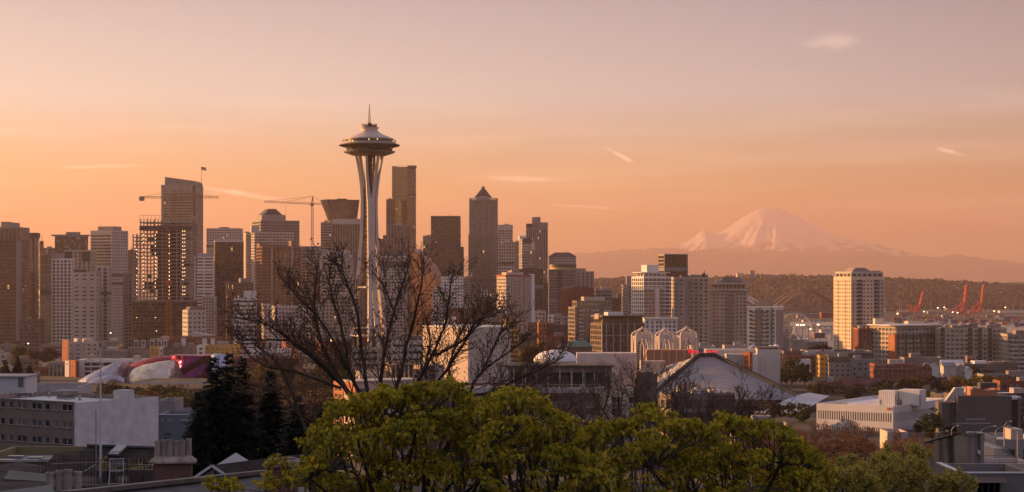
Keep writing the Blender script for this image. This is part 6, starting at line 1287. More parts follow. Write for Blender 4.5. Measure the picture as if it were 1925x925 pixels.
def lightmast(label, px, pyt, pyb, Yq, group, lit=True, r0=0.5, name="light_mast", hs=1.0):
    zb = Z(pyb, Yq); r = thing(name, label, "lamp", (X(px, Yq), Yq, zb), 0, group); h = Z(pyt, Yq) - zb
    g = MB(); g.tube([(0, 0, 0), (0, 0, h)], [r0, r0 * 0.5], 6); g.build("pole", METAL, r); g = MB(); g.box(-1.6 * hs, 1.6 * hs, -0.5 * hs, 0.5 * hs, h - 0.4 * hs, h + 0.9 * hs); g.build("lamp_head", LAMP if lit else METAL, r)
for px, py in ((1687, 590), (1771, 594), (1791, 587), (1775, 578), (1869, 585), (1890, 578), (1800, 588), (1737, 586), (1763, 579)): lightmast("lit light mast in the port beyond the apartments", px, py, py + 14, 4700, "lit light masts in the port")
for i in range(26):
    px = rr.uniform(1665, 1920); py = rr.uniform(566, 582); lightmast("unlit tall light mast standing in the distant port", px, py, py + 20, 5400, "unlit light masts in the port", False, 0.6)
for px, py in ((1499, 611), (1506, 611.5), (1511, 611), (1538, 610.5), (1524, 619)): lightmast("lit lamp along the elevated road by the observation wheel", px, py, py + 6, 3040, "lamps along the elevated road")
for px, py, Yq in ((208, 626, 1700), (53, 646, 1500)): lightmast("amber street lamp lit %s" % ("below the pale two-sided tower" if px > 100 else "beside the round green trees"), px, py, py + 16, Yq, None, True, 0.2, "street_lamp", 0.35)
# hospital group on the wooded hill and a far crane
for lab, x0, x1, t, m in (("pale hospital block, left end of the group on the wooded hill", 1386, 1398, 514, PALE), ("long low hospital block in the middle of the hilltop group", 1396, 1412, 517, SALM), ("taller grey hospital slab on the hilltop, right end of its group", 1410, 1419, 509, GREY), ("low tree-girt block right of the hilltop hospital", 1432, 1470, 518, TAUPE)):
    flat_box("hospital_block", "building", lab, 6600, x0, x1, t, 524, m, 40)
tower_crane("tiny tower crane on the wooded hill right of the hospital", 1487, 6500, 526, 515.5, 513, 1480, 1500, 0, CRN, False)
# ------------------------------------------------------------------ vegetation kit
BARK = mat("bark", (0.075, 0.054, 0.038), 0.9, var=0.25, scale=2.0, stretch=4, bump=0.5, bscale=6)
TWIG = mat("twig_bark", (0.155, 0.09, 0.058), 0.9, var=0.2, scale=3)
BUD = mat("reddish_buds", (0.20, 0.08, 0.045), 0.8, var=0.2, scale=4, rnd=0.35)
def leafm(key, c, c2, rnd=0.35, trans=0.25): return mat(key, c, 0.7, c2=c2, scale=0.35, rnd=rnd, trans=trans, spec=0.25)
OLIVE = leafm("olive_leaves", (0.105, 0.085, 0.030), (0.060, 0.055, 0.020)); MIDG = leafm("mid_green_leaves", (0.075, 0.085, 0.025), (0.040, 0.050, 0.018))
YELG = leafm("spring_yellow_leaves", (0.58, 0.46, 0.085), (0.36, 0.30, 0.06)); RUST = leafm("rusty_leaves", (0.62, 0.28, 0.10), (0.42, 0.19, 0.075)); GOLDT = leafm("golden_leaves", (0.22, 0.14, 0.03), (0.12, 0.085, 0.02))
DARKG = leafm("dark_needles", (0.020, 0.026, 0.012), (0.010, 0.013, 0.007), 0.4, 0.1); MAUVE = leafm("dull_twiggy_leaves", (0.085, 0.055, 0.04), (0.055, 0.036, 0.028))
def rvec(r): 
    while True:
        v = Vector((r.uniform(-1, 1), r.uniform(-1, 1), r.uniform(-1, 1)))
        if 0.05 < v.length < 1: return v.normalized()
def leafq(mb, c, s, r, mi=0):
    a = rvec(r); b = a.cross(rvec(r))
    if b.length < 1e-3: return
    b.normalize(); mb.add([c - a * s, c + b * s * 0.55, c + a * s, c - b * s * 0.55], [(0, 1, 2, 3)], mi)
def leafy(label, px, pt, pb, wpx, Y, m, name="leafy_tree", seed=None, cone=0.0, dens=1.0, group=None, ls=2.3):
    """broadleaf tree: trunk with limbs, and a crown of leaf clumps with gaps"""
    r = random.Random(label if seed is None else seed); want = pb + 0.10 * (pb - pt)
    Y = min((abs(YH + (ZC - ground(X(px, y_), y_)) * F / y_ - want) + abs(y_ - Y) * 0.002, y_) for y_ in range(260, 1700, 8))[1]
    k = Y / F; x0 = X(px, Y); zb = min(Z(pb, Y), ground(x0, Y)); o = thing(name, label, "tree", (x0, Y, zb), 0, group)
    h = Z(pt, Y) - zb; ch = min(h * 0.9, (pb - pt) * k); w = wpx * k / 2; c0 = h - ch * 0.5; cr = MB(); tr = MB()
    tr.tube([(0, 0, -1), (0.05 * w, 0, c0 * 0.6), (-0.04 * w, 0.03 * w, c0), (0, 0, h * 0.92)], [h * 0.022, h * 0.017, h * 0.011, h * 0.003], 7)
    nb = int(60 * dens); s = ls * k
    for i in range(nb):
        d = rvec(r); rad = r.uniform(0.35, 0.9); p = Vector((d.x * w * rad, d.y * w * rad, d.z * ch * 0.5 * rad)); f = 1 - cone * (0.5 + p.z / ch); p.x *= f; p.y *= f
        c = Vector((0, 0, c0)) + p; br = r.uniform(0.16, 0.34) * min(w, ch * 0.5) * (0.6 + 0.4 * f)
        if i % 3 == 0: tr.tube([(0, 0, max(c0 * 0.5, c.z - ch * 0.3)), (c.x * 0.5, c.y * 0.5, (c.z + c0) / 2 - 0.05 * ch), tuple(c)], [h * 0.008, h * 0.005, h * 0.002], 4)
        n = int(min(170, 2.6 * (br / s) ** 2) + 14)
        for j in range(n):
            q = rvec(r) * br * r.uniform(0.45, 1.15); q.z *= 0.8; leafq(cr, c + q, s * r.uniform(0.6, 1.25), r)
    tr.build("trunk", BARK, o); cr.build("crown", m, o); return o
def conifer(label, px, pt, Y, h, wpx, seed, m=None, spray=0.55, top_bare=False, group=None, step=0.42):
    r = random.Random(seed); k = Y / F; x0 = X(px, Y); zt = Z(pt, Y); o = thing("conifer", label, "tree", (x0, Y, zt - h), 0, group); tr = MB(); cr = MB(); w = wpx * k / 2
    tr.tube([(0, 0, -1), (0, 0, h * 0.5), (0.03 * h * r.uniform(-1, 1), 0, h)], [h * 0.018, h * 0.011, 0.02], 8)
    z = h * 0.18; ph = 0
    while z < h - 0.15:
        t = (h - z) / h; R_ = w * (t ** 0.82) * 1.18; nb = 8 if t > 0.15 else 5
        for b in range(nb):
            a = ph + 2 * math.pi * b / nb + r.uniform(-0.3, 0.3); L = R_ * r.uniform(0.62, 1.12) + 0.12; d = Vector((math.cos(a), math.sin(a), 0)); zz = z + r.uniform(-0.2, 0.2); side = Vector((-d.y, d.x, 0))
            pts = [Vector((0, 0, zz)) + d * (L * q) + Vector((0, 0, L * (0.16 * q - 0.42 * q * q + 0.12 * q ** 4) + (0.35 * L * q if t < 0.12 else 0))) for q in (0, 0.25, 0.5, 0.75, 1.0)]
            tr.tube(pts, [0.02 + 0.012 * L, 0.015 + 0.008 * L, 0.012 + 0.004 * L, 0.012, 0.006], 3, cap=False)
            ns = max(5, int(L / 0.10))
            for i in range(ns):
                q = (i + r.random()) / ns; q = 0.1 + 0.9 * q; j = min(3, int(q * 4)); p = pts[j] + (pts[j + 1] - pts[j]) * (q * 4 - j)
                for sgn in (-1, 1):
                    l = spray * r.uniform(0.5, 1.15) * (1.15 - 0.6 * q) * min(1, 0.45 + L / 2.5); dr = (d * r.uniform(0.3, 0.9) + side * sgn * r.uniform(0.5, 1.0) + Vector((0, 0, r.uniform(-0.75, 0.05)))).normalized(); wv = dr.cross(Vector((0, 0, 1))).normalized() * l * 0.26
                    e = p + dr * l; cr.add([p - wv * 0.4, p + dr * l * 0.5 - wv, e, p + dr * l * 0.5 + wv + Vector((0, 0, 0.03))], [(0, 1, 2, 3)])
        ph += 0.9; z += step * (0.6 + 0.6 * t)
    tr.build("trunk", BARK, o); cr.build("crown", m or DARKG, o); return o
def grow(tr, cr, p, d, L, rad, lev, mx, r, tw, up=0.25, wig=0.18, tips=None, flat=None, dens=1.0):
    """one branch and its offspring; limbs go to tr, fine twigs to cr"""
    n = 6 if lev < 2 else 4; pts = [Vector(p)]; dd = Vector(d).normalized(); q = Vector(p)
    for i in range(n):
        dd = (dd + rvec(r) * wig + Vector((0, 0, up * (0.5 if lev else 0.2)))).normalized()
        if flat: dd.y *= flat; dd.normalize()
        q = q + dd * (L / n); pts.append(q)
    rr_ = [max(tw, rad * (1 - 0.72 * i / n)) for i in range(n + 1)]
    (tr if lev < 2 else cr).tube(pts, rr_, 7 if lev == 0 else 5 if lev == 1 else 3, cap=lev < 2)
    if lev >= mx:
        if tips is not None: tips.append((pts[-1], dd))
        return
    nc = max(2, round({0: 7, 1: 6, 2: 5, 3: 4}.get(lev, 3) * dens))
    for i in range(nc):
        t = 0.28 + 0.72 * (i + r.random() * 0.8) / nc; t = min(t, 0.98); j = min(n - 1, int(t * n)); b = pts[j] + (pts[j + 1] - pts[j]) * (t * n - j); ax = (pts[j + 1] - pts[j]).normalized()
        s = rvec(r); s = (s - ax * s.dot(ax))
        if s.length < 0.05: continue
        nd = ax * 0.62 + s.normalized() * r.uniform(0.55, 0.95)
        grow(tr, cr, b, nd, L * r.uniform(0.42, 0.66) * (1.1 - 0.35 * t), rr_[j] * 0.62, lev + 1, mx, r, tw, up, wig, tips, flat, dens)
    if tips is not None: tips.append((pts[-1], dd))
def budcl(mb, p, d, s, r, n=3, mi=1):
    for i in range(n):
        e = (d + rvec(r) * 0.7).normalized(); a = e.cross(rvec(r)); 
        if a.length < 0.05: continue
        a = a.normalized() * s * 0.32; b = e.cross(a); q = p + e * s * 0.3
        mb.add([q, q + e * s * 0.5 + a, q + e * s * 0.5 - a * 0.5 + b * 0.8, q + e * s * 0.5 - a * 0.5 - b * 0.8, q + e * s], [(0, 1, 2), (0, 2, 3), (0, 3, 1), (4, 2, 1), (4, 3, 2), (4, 1, 3)], mi)
RTWIG = mat("rusty_twigs", (0.42, 0.24, 0.15), 0.9, var=0.2, scale=3)
def bare(label, px, pt, pb, Y, seed, lean=0.0, mx=4, tw=0.02, leaf=None, nleaf=0, ls=0.1, stems=1, wid=1.0, name="bare_tree", group=None, up=0.25, dens=1.0):
    r = random.Random(seed); x0 = X(px, Y); zg = ground(x0, Y) - 0.5; zt = Z(pt, Y); zb = min(Z(pb, Y), zt - 2); h = zt - zb; o = thing(name, label, "tree", (x0, Y, zg), 0, group); tr, cr, lv = MB(), MB(), MB(); tips = []
    base = zb - zg
    for s in range(stems):
        a = 2 * math.pi * s / stems + r.random(); off = Vector((math.cos(a), math.sin(a), 0)) * (0.0 if stems == 1 else h * 0.03)
        tr.tube([off + Vector((0, 0, -0.5)), off * 1.5 + Vector((0, 0, base))], [h * 0.024, h * 0.019], 7)
        grow(tr, cr, off * 1.5 + Vector((0, 0, base)), Vector((lean + off.x * wid * 4 / h * 6, off.y * 4 / h * 6, 1.0)), h * 0.72, h * 0.018, 0, mx, r, tw, up, 0.2, tips, None, dens)
    tr.build("trunk", BARK, o); c = cr
    cm_ = [RTWIG if leaf is RUST else TWIG]
    if leaf:
        cm_.append(leaf)
        for p, d in tips:
            for i in range(nleaf): leafq(c, p + rvec(r) * ls * r.uniform(0.3, 3.2), ls * r.uniform(0.6, 1.2), r, 1)
    c.build("crown", cm_, o); return o
# ---- trees in the middle distance
leafy("round pale green tree in front of the left towers", 35, 647, 682, 34, 1250, MIDG); leafy("wide brownish tree, middle of the three round trees at left", 62, 654, 684, 34, 1230, OLIVE, dens=1.2); leafy("brown-green round tree nearest the brick-ended cream apartments", 92, 650, 684, 40, 1240, MAUVE, dens=1.2)
leafy("small olive tree hugging the dark bases of the left towers", 52, 605, 640, 26, 1500, MAUVE)
for i, (px, pt, w, h) in enumerate(((10, 676, 60, 14), (33, 669, 54, 15), (56, 684, 44, 12))): conifer(("dark fir on the left edge above the white roof box", "tallest dark fir left of the silver museum, behind the white roof box", "shorter dark fir with a drooping right side above the long parapet")[i], px, pt, 880, Z(pt, 880) - ground(X(px, 880), 880), w, 40 + i, spray=1.5, step=0.8)
for i, (px, pt, pb, w, m, lab) in enumerate(((262, 728, 758, 40, MIDG, "dark green tree under the left end of the flat canopy"), (300, 732, 770, 50, OLIVE, "brownish tree below the flat canopy's first post"), (335, 726, 770, 46, OLIVE, "olive tree below the flat canopy's middle"), (368, 728, 775, 50, MAUVE, "dull brown tree at the left edge of the dark conifers"), (290, 742, 775, 56, MAUVE, "low dull tree behind the blue-grey box building"), (322, 745, 775, 50, OLIVE, "low olive tree left of the dark conifers"), (236, 733, 752, 24, DARKG, "small dark shrub tree under the gold museum shell"))):
    leafy(lab, px, pt, pb, w, 700 - i * 12, m)
for i, (px, pt, w) in enumerate(((492, 668, 30), (545, 660, 34), (600, 655, 30), (618, 662, 26), (645, 660, 30))):
    leafy(("golden poplar rising behind the second dark conifer", "tall olive poplar behind the bare tree's left limbs", "slim poplar left of the brown brick block", "shorter poplar in front of the brown brick block", "poplar close to the tower's left foot")[i], px, pt, 745, w, 780, (GOLDT, OLIVE, OLIVE, MIDG, OLIVE)[i], cone=0.45, name="poplar")
for px, pt, pb, w, m, lab in ((1000, 644, 690, 44, OLIVE, "olive tree left of the white dome"), (975, 652, 690, 40, YELG, "yellowish tree by the blank hall's right edge"), (1030, 640, 680, 50, MIDG, "green tree behind the white dome"), (1075, 648, 690, 36, OLIVE, "olive tree between white dome and grey pyramid roof"), (1015, 668, 700, 24, DARKG, "dark leafy tree showing just above the white dome"), (1105, 680, 715, 60, GOLDT, "golden tree below the spiked white hall"), (1165, 672, 715, 44, OLIVE, "olive tree at the spiked white hall's right half"), (1200, 690, 725, 36, OLIVE, "small olive tree by the golden fronted hall"), (1140, 690, 720, 46, RUST, "rust coloured tree below the spiked hall")):
    leafy(lab, px, pt, pb, w, 860, m)
leafy("dark conical cypress standing against the spiked white hall", 1117, 652, 715, 24, 820, DARKG, cone=0.75, name="cypress", dens=1.4)
for px, pt, pb, w, m, lab in ((1440, 684, 712, 40, OLIVE, "light olive tree behind the arena's right slope"), (1488, 670, 722, 56, MIDG, "big round green tree left of the ochre block"), (1512, 682, 722, 36, MIDG, "darker green tree joined to the big round one"), (1465, 690, 722, 50, OLIVE, "olive tree beside the maroon-roofed house"), (1548, 646, 668, 40, DARKG, "dark tree at the lone sunlit tower's foot"), (1530, 650, 668, 26, DARKG, "small dark tree left of the lone sunlit tower's foot")):
    leafy(lab, px, pt, pb, w, 860 if pb > 700 else 1120, m)
for px, pt, pb, w, Yq, m, lab in ((1540, 715, 745, 60, 620, OLIVE, "olive tree in front of the small red brick block"), (1605, 722, 748, 70, 600, OLIVE, "wide olive tree below the red-brown roofed house"), (1660, 712, 745, 60, 610, OLIVE, "olive tree left of the white rooftop plant boxes"), (1715, 700, 742, 76, 650, OLIVE, "broad olive tree in front of the lower brick wing"), (1765, 706, 740, 50, 640, MAUVE, "dull tree below the grey-white house"), (1800, 704, 742, 60, 600, GOLDT, "golden olive tree below the yellowish gable"), (1850, 700, 736, 80, 620, GOLDT, "widest golden tree on the right, above the grey brick block"), (1890, 704, 736, 56, 615, OLIVE, "olive tree at the right edge above the grey brick block"), (1830, 690, 712, 40, 720, MIDG, "green tree beside the small white gable"), (1690, 745, 760, 30, 560, OLIVE, "little olive tree peeking over the white office roof"), (1752, 762, 826, 46, 400, MIDG, "rounded green tree between the white office and the grey brick block"), (1730, 790, 815, 30, 395, MIDG, "small green bush tree below the white office's right face"), (1785, 798, 815, 40, 330, DARKG, "dark shrub along the street below the grey brick block"), (1905, 800, 826, 44, 300, MIDG, "green shrub tree at the right edge by the street lamps")):
    leafy(lab, px, pt, pb, w, Yq, m)
leafy("green tree rising right of the arena, above the reddish twigs", 1452, 752, 790, 50, 420, OLIVE); leafy("little cypress in front of the arena's wall", 1410, 756, 800, 22, 380, DARKG, cone=0.7, name="cypress"); leafy("pale olive tree below the arena's white annex roof", 1500, 752, 790, 70, 430, OLIVE)
leafy("low brownish tree left of the little cypress", 1385, 770, 810, 40, 360, MAUVE)
protos = [leafy("olive-brown tree in the thick park wood between the museum and the near roofs", 330, 715, 760, 60, 900, m, name="park_tree", group="trees of the park wood", seed=80 + i) for i, m in enumerate((OLIVE, MAUVE, MIDG, OLIVE))]
r_ = random.Random(9)
for i in range(95):
    px, row = r_.uniform(205, 668), r_.uniform(722, 812); row = max(row, 772) if px < 425 else row; Yq = min((abs(YH + (ZC - ground(X(px, y_), y_)) * F / y_ - row), y_) for y_ in range(420, 1080, 10))[1]
    o = protos[i % 4] if i < 4 else copy_tree(protos[i % 4]); q = r_.uniform(0.75, 1.25); o.location = (X(px, Yq), Yq, ground(X(px, Yq), Yq)); o.scale = (q * 1.1, q * 1.1, q * 0.9); o.rotation_euler = (0, 0, r_.uniform(0, 6.28))
protos = [leafy("brownish street tree among the low roofs below the arches and the lone tower", 1500, 715, 745, 40, 900, m, name="street_tree", group="street trees of the low quarter", seed=90 + i) for i, m in enumerate((OLIVE, MAUVE, MIDG))]
for i in range(48):
    px, row = r_.choice((r_.uniform(960, 1240), r_.uniform(1430, 1925), r_.uniform(1430, 1925))), r_.uniform(712, 800); Yq = min((abs(YH + (ZC - ground(X(px, y_), y_)) * F / y_ - row), y_) for y_ in range(560, 1250, 10))[1]
    o = protos[i % 3] if i < 3 else copy_tree(protos[i % 3]); q = r_.uniform(0.6, 1.0); o.location = (X(px, Yq), Yq, ground(X(px, Yq), Yq)); o.scale = (q, q, q * 0.85); o.rotation_euler = (0, 0, r_.uniform(0, 6.28))
# wooded hill: too many trees to count
r_ = random.Random(2); fm = MB()
def clumps(n, Y0, Y1, px0, px1, outline, s0, s1):
    for i in range(n):
        px = r_.uniform(px0, px1); t = r_.random() ** 1.6; Yq = Y0 + (Y1 - Y0) * t; py = lerp(px, outline) + t * 0 ; zt = Z(py, Y1); f = max(0.02, math.cos((1 - t) * math.pi / 2)) ** 0.9; z = 1 + (zt - 1) * f; x = X(px, Yq); s = r_.uniform(s0, s1)
        hh = s * r_.uniform(0.7, 1.5); fm.add([(x - s, Yq, z - 2), (x, Yq - s, z - 2), (x + s, Yq, z - 2), (x, Yq + s, z - 2), (x + r_.uniform(-.3, .3) * s, Yq, z + hh), (x - s * 0.7, Yq, z + hh * 0.55), (x + s * 0.7, Yq - 2, z + hh * 0.6), (x, Yq - s * 0.8, z + hh * 0.5)], [(0, 1, 7, 5), (1, 2, 6, 7), (5, 7, 4), (7, 6, 4), (2, 3, 6), (3, 0, 5), (3, 5, 4), (3, 4, 6)])
HO = [(700, 545), (1040, 535), (1120, 529), (1180, 526), (1250, 528), (1330, 527), (1400, 522), (1470, 523), (1560, 524), (1670, 527), (1760, 531), (1850, 536), (1925, 540), (2300, 545)]
clumps(9000, 5800, 7000, 1030, 2000, HO, 6, 13)
for i in range(500):
    px = r_.uniform(1120, 2000); clumps(1, 6995, 7000, px, px + 1, HO, 7, 13)
HWOOD = mat("hill_woods", (0.055, 0.042, 0.028), 0.95, c2=(0.018, 0.018, 0.016), scale=0.004, rnd=0.45)
tag(fm.build("woods", HWOOD), "dark woods covering the long hill behind the harbour", None, None, "stuff")

HP = [mat("house_pale", (0.34, 0.31, 0.29), 0.8, var=0.05), mat("house_tan", (0.24, 0.18, 0.14), 0.8, var=0.05)]
for i in range(46):
    px = r_.uniform(1120, 1925); t = r_.uniform(0.25, 0.97); Yq = 5800 + 1200 * t; f = max(0.02, math.cos((1 - t) * math.pi / 2)) ** 0.9; z = 1 + (Z(lerp(px, HO), 7000) - 1) * f + 3; w = r_.uniform(9, 20); g = MB()
    r = thing("hillside_house", "small pale house among the woods of the long hill", "house", (X(px, Yq), Yq, z - 4), 0, "houses on the wooded hill"); g.box(0, w, 0, 9, 0, 9); g.build("wall", HP[i % 2], r); g = MB(); g.frustum((-0.5, w + 0.5, -0.5, 9.5), (1.5, w - 1.5, 4, 5), 9.01, 12); g.build("roof", GREY, r)
# ------------------------------------------------------------------ nearer buildings
BRK = brick("red_brick", (0.21, 0.085, 0.06), (0.15, 0.06, 0.045), (0.22, 0.17, 0.14), 0.5, 0.16)
PINKW = mat("pinkish_render", (0.55, 0.44, 0.38), 0.85, var=0.06, scale=0.15, stretch=3)
DBRK = brick("dark_brick", (0.13, 0.055, 0.04), (0.09, 0.04, 0.03), (0.14, 0.11, 0.10), 0.22, 0.075)
# brick lit building at centre-left and its setback
Yc = 520
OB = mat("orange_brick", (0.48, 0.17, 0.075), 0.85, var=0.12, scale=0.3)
B = building("brick_block", "building", "brick corner block lit deep orange on its left, pink in shade on its front", Yc, (645, 668, 786), 719, PINKW, GP, ST(pf=0.35, sf=0.35, bay=4.6, fh=3.6, rec=0.25, L=dict(pf=0.5, sf=0.5, bay=3.4)), th=32, wp=True, frame=PINKW, clutter=False)  # pink of the shaded front is put into the wall colour
g = MB(); g.box(-0.12, -0.004, -0.06, B.d, B.h - 3.2, B.h - 0.2); g.build("sunlit_orange_wall", OB, B.root)  # orange brick with its sunlit glow put into the colour
g = MB(); g.box(-0.3, B.w + 0.3, -0.4, B.d + 0.3, B.h + 0.004, B.h + 0.45); g.build("cornice", PALE, B.root)
B = building("brick_block", "building", "narrow stair wing with a stack of gold-lit windows, left of the orange brick corner", Yc + 6, (627, 645, 649), 718, OB, GW, ST(pf=0.2, sf=0.35, bay=2.4, fh=1.9, rec=0.15), th=35, wp=True, frame=PALE, clutter=False)
B = building("studio_block", "building", "set-back pale storey with tall gold-lit window bays, above the orange brick corner", Yc + 32, (668, 676, 800), 697, PALE, GP, ST(pf=0.45, sf=0.3, bay=4.2, fh=4.5, rec=0.3), th=30, wp=True, frame=PALE, clutter=False)
addbox(B, "bay", 735, 778, -3.5, 0, 683, 730, CREAM)
for i in range(5): a = 737 + i * 8.2; addbox(B, "bay_window", a, a + 5.6, -3.58, -3.5, 688, 712, GW)
g = MB(); g.box(B.lx(735, -3.5) - 0.06, B.lx(735, -3.5) - 0.001, -3.2, -0.4, B.lz(712, -3.5), B.lz(688, -3.5)); g.build("bay_window", glass("gold_lit_window", (0.10, 0.07, 0.04), rough=0.2, lit=0), B.root)  # gold light on the side pane is put into its glass tint
g = MB(); g.box(B.lx(733, -3.5), B.lx(800), -4, B.d, B.lz(683) + 0.3, B.lz(681.5)); g.build("roof", DROOF, B.root)
addbox(B, "upper_block", 790, 835, -1, 6, 690, 730, PINKW)
# long brick block with the pale parapet
B = building("brick_block", "building", "long red brick block with a pale parapet and white framed windows", 480, (770, 1132), 729, BRK, GP, ST(xs=None or [(3, 5), (7.2, 8.6), (10.5, 11.9), (14.4, 15.8), (17, 18.4), (20, 22.4), (24, 26.4), (28.2, 30.6), (32.4, 34.8), (36.6, 39), (41, 43.4), (45.6, 48)], zs=[(0.5, 2.0), (3.9, 5.5), (7.4, 9.0), (10.9, 12.5), (14.4, 16.0), (17.9, 19.5)], rec=0.2, fr=0.12), wp=True, depth=22, clutter=False)
B_ = B
g = MB(); g.box(-0.2, B.w + 0.2, -0.25, 0.4, B.h - 1.35, B.h + 0.05); g.build("parapet_band", PALE, B.root)
addbox(B, "corner_pier", 1128, 1140, -0.5, 3, 728, 830, CREAM)
for x in (6, 19, 33, 44):
    g = MB(); g.box(x, x + 1.4, 4, 5.2, B.h - 0.7, B.h + 0.6); g.build("vent_hood", METAL, B.root)
B = building("penthouse", "building", "flat roofed penthouse of dark glass and pale posts on the long brick block's roof", 490, (955, 1150), 690, TAUPE, GD, ST(pf=0.1, sf=0.12, bay=3.4, fh=4.2, rec=0.25), depth=9, base=Z(730, 490), clutter=False)
for i in range(9): g = MB(); x = B.w * (i + 0.5) / 9; g.box(x - 0.14, x + 0.14, -0.3, 0.05, 0, B.h); g.build("post", PALE, B.root)
g = MB(); g.box(-1, B.w + 0.5, -1.4, B.d + 1, B.h + 0.004, B.h + 0.5); g.build("roof_slab", DROOF, B.root)
rail("railing", B.root, [(0, -2.6, 0), (B.w, -2.6, 0)], 1.1, 1.2, PALE, 0.025)
for px, py in ((965, 684), (985, 682), (1010, 685)):
    r = thing("roof_hatch", {965: "dark roof hatch at the left end of the penthouse roof", 985: "tilted roof hatch second from the left on the penthouse roof", 1010: "low roof hatch third from the left on the penthouse roof"}[px], "hatch", (X(px, 495), 495, Z(690, 490) + 0.51)); g = MB(); g.frustum((-0.8, 0.8, -0.6, 0.6), (-0.7, 0.7, -0.5, 0.5), 0, 0.5); g.build("lid", METAL, r); g = MB(); g.box(-0.95, 0.95, -0.75, 0.75, -0.02, 0.12); g.build("curb", DROOF, r)
B = building("apartment_block", "building", "cream block with balconies, joined to the long brick block's right end behind bare trees", 478, (1140, 1212), 734, CREAM, GP, ST(pf=0.35, sf=0.45, bay=3.6, fh=2.9, rec=0.3), wp=True, depth=18, clutter=False); balconies(B, 1152, 1176, B.h - 1.5, 2, 2.9, 1.3, PALE, STEEL)
addbox(B, "stair_tower", 1196, 1212, -2, 4, 700, 760, BROWN)
building("service_block", "building", "dark brown boxy stair block with a small slatted opening, left of the arena roof", 560, (1196, 1236), 702, BROWN, GD, ST(pf=0.6, sf=0.5, bay=4, fh=5), depth=10, clutter=False)
B = building("apartment_block", "building", "low block with green glass top and dull brick below, in front of the arena", 430, (1240, 1262, 1382), 741, TAUPE, GG, ST(pf=0.25, sf=0.3, bay=2.6, fh=3.0, rec=0.2), th=20, clutter=False)
addbox(B, "brick_base", 1262, 1382, -0.25, 0.1, 776, 850, DBRK)
addbox(B, "brick_end", 1340, 1382, -0.4, 0.1, 745, 776, DBRK)
for i in range(7): x = 1268 + i * 16; addbox(B, "arched_window", x, x + 8, -0.32, -0.25, 782, 794, GD)
for i in range(9):
    q = random.Random(i); a = B.w * (0.04 + 0.1 * i); g = MB(); s_ = q.uniform(0.5, 1.3); g.box(a, a + s_, 2 + q.random() * 4, 3.4 + q.random() * 4, B.h - 0.7, B.h + s_ * 0.9); g.build("roof_unit", q.choice([PALE, METAL, WHITE]), B.root)
rail("railing", B.root, [(0, 0.3, B.h), (B.w, 0.3, B.h)], 1.0, 1.4, PALE, 0.03)
low("low dull flat block below the arena's right end, among the twigs", 400, (1385, 1490), 800, TAUPE, st=GRID, wp=False, depth=12)
# white office with dark slots
B = building("office_block", "building", "long white office with two storeys of dark slot windows and a flat pale roof", 700, (1535, 1679, 1782), 764, WHITE, GD, ST(pf=0.48, sf=0.42, bay=0.95, fh=5.2, rec=0.5, tb=1.8, R=dict(pf=0.5, sf=0.42, bay=0.95)), side='R', th=34, roof=WROOF, clutter=False)
for (a, b, t, y0, y1, lab) in ((1652, 1682, 736, 15, 21, "white louvred roof plant box with pipes, left one on the white office"), (1690, 1728, 733, 18, 25, "larger white roof plant shed, right one on the white office")):
    r = thing("roof_plant", lab, "roof plant", (0, 0, 0)); r.parent = None; u = B.u; v = Vector((-u.y, u.x, 0)); q = B.FL + v * y0; xa = front_x(a, q, u); xb = front_x(b, q, u); p = q + u * xa
    r.location = (p.x, p.y, B.zb + B.h - 0.7); r.rotation_euler = (0, 0, B.th); hh = B.lz(t, y0) - B.h + 0.7; g = MB(); g.box(0, xb - xa, 0, y1 - y0, 0, hh); g.build("housing", WHITE, r)
    for i in range(int((xb - xa) / 0.8)): g = MB(); x = 0.4 + i * 0.8; g.box(x - 0.03, x + 0.03, -0.04, 0, 0.2, hh - 0.2); g.build("panel_joint", CONC, r)
    g = MB(); g.box(0.3, 1.2, -0.06, -0.001, 0, min(2.0, hh - 0.2)); g.build("door", GREY, r)
    g = MB(); g.tube([(xb - xa + 0.3, 0.4, 0.1), (xb - xa + 0.3, 0.4, hh * 0.7), (xb - xa - 0.2, 0.4, hh * 0.7)], 0.22, 8); g.build("duct", METAL, r)
r = thing("roof_unit", "round drum cooling unit between the white office's two roof plants", "roof plant", (0, 0, 0)); q = B.FL + Vector((-B.u.y, B.u.x, 0)) * 17; p = q + B.u * front_x(1684, q, B.u); r.location = (p.x, p.y, B.zb + B.h - 0.7); r.rotation_euler = (0, 0, B.th)
g = MB(); n = 16; g.slab([(0.9 + 0.9 * math.cos(2 * math.pi * i / n), 1.0 + 0.9 * math.sin(2 * math.pi * i / n)) for i in range(n)], 0, 2.4); g.build("drum", METAL, r); g = MB(); g.box(0, 1.8, 0.2, 2.2, -0.02, 0.2); g.build("plinth", DARK, r)
r = thing("roof_unit", "cluster of small pipes and boxes at the white office's left roof corner", "roof plant", (0, 0, 0)); q = B.FL + Vector((-B.u.y, B.u.x, 0)) * 5; p = q + B.u * front_x(1572, q, B.u); r.location = (p.x, p.y, B.zb + B.h - 0.7); r.rotation_euler = (0, 0, B.th)
for i in range(5): g = MB(); x = i * 0.9; g.box(x, x + 0.6, 0, 0.7, 0, 0.7 + (i * 37 % 10) / 10); g.build("box", METAL, r)
g = MB(); g.tube([(0, 0.9, 0.5), (4.2, 0.9, 0.5)], 0.12, 6); g.build("pipe", METAL, r)
for i, px in enumerate((1668, 1676)):
    g = MB(); x = B.w - 1.6 + i * 0.8 - 0.4; g.box(x - 0.35, x + 0.35, -0.14, -0.004, B.h - 1.5, B.h - 0.5); g.build("orange_sign_panel", mat("orange_panel", (0.65, 0.16, 0.06), 0.6), B.root)
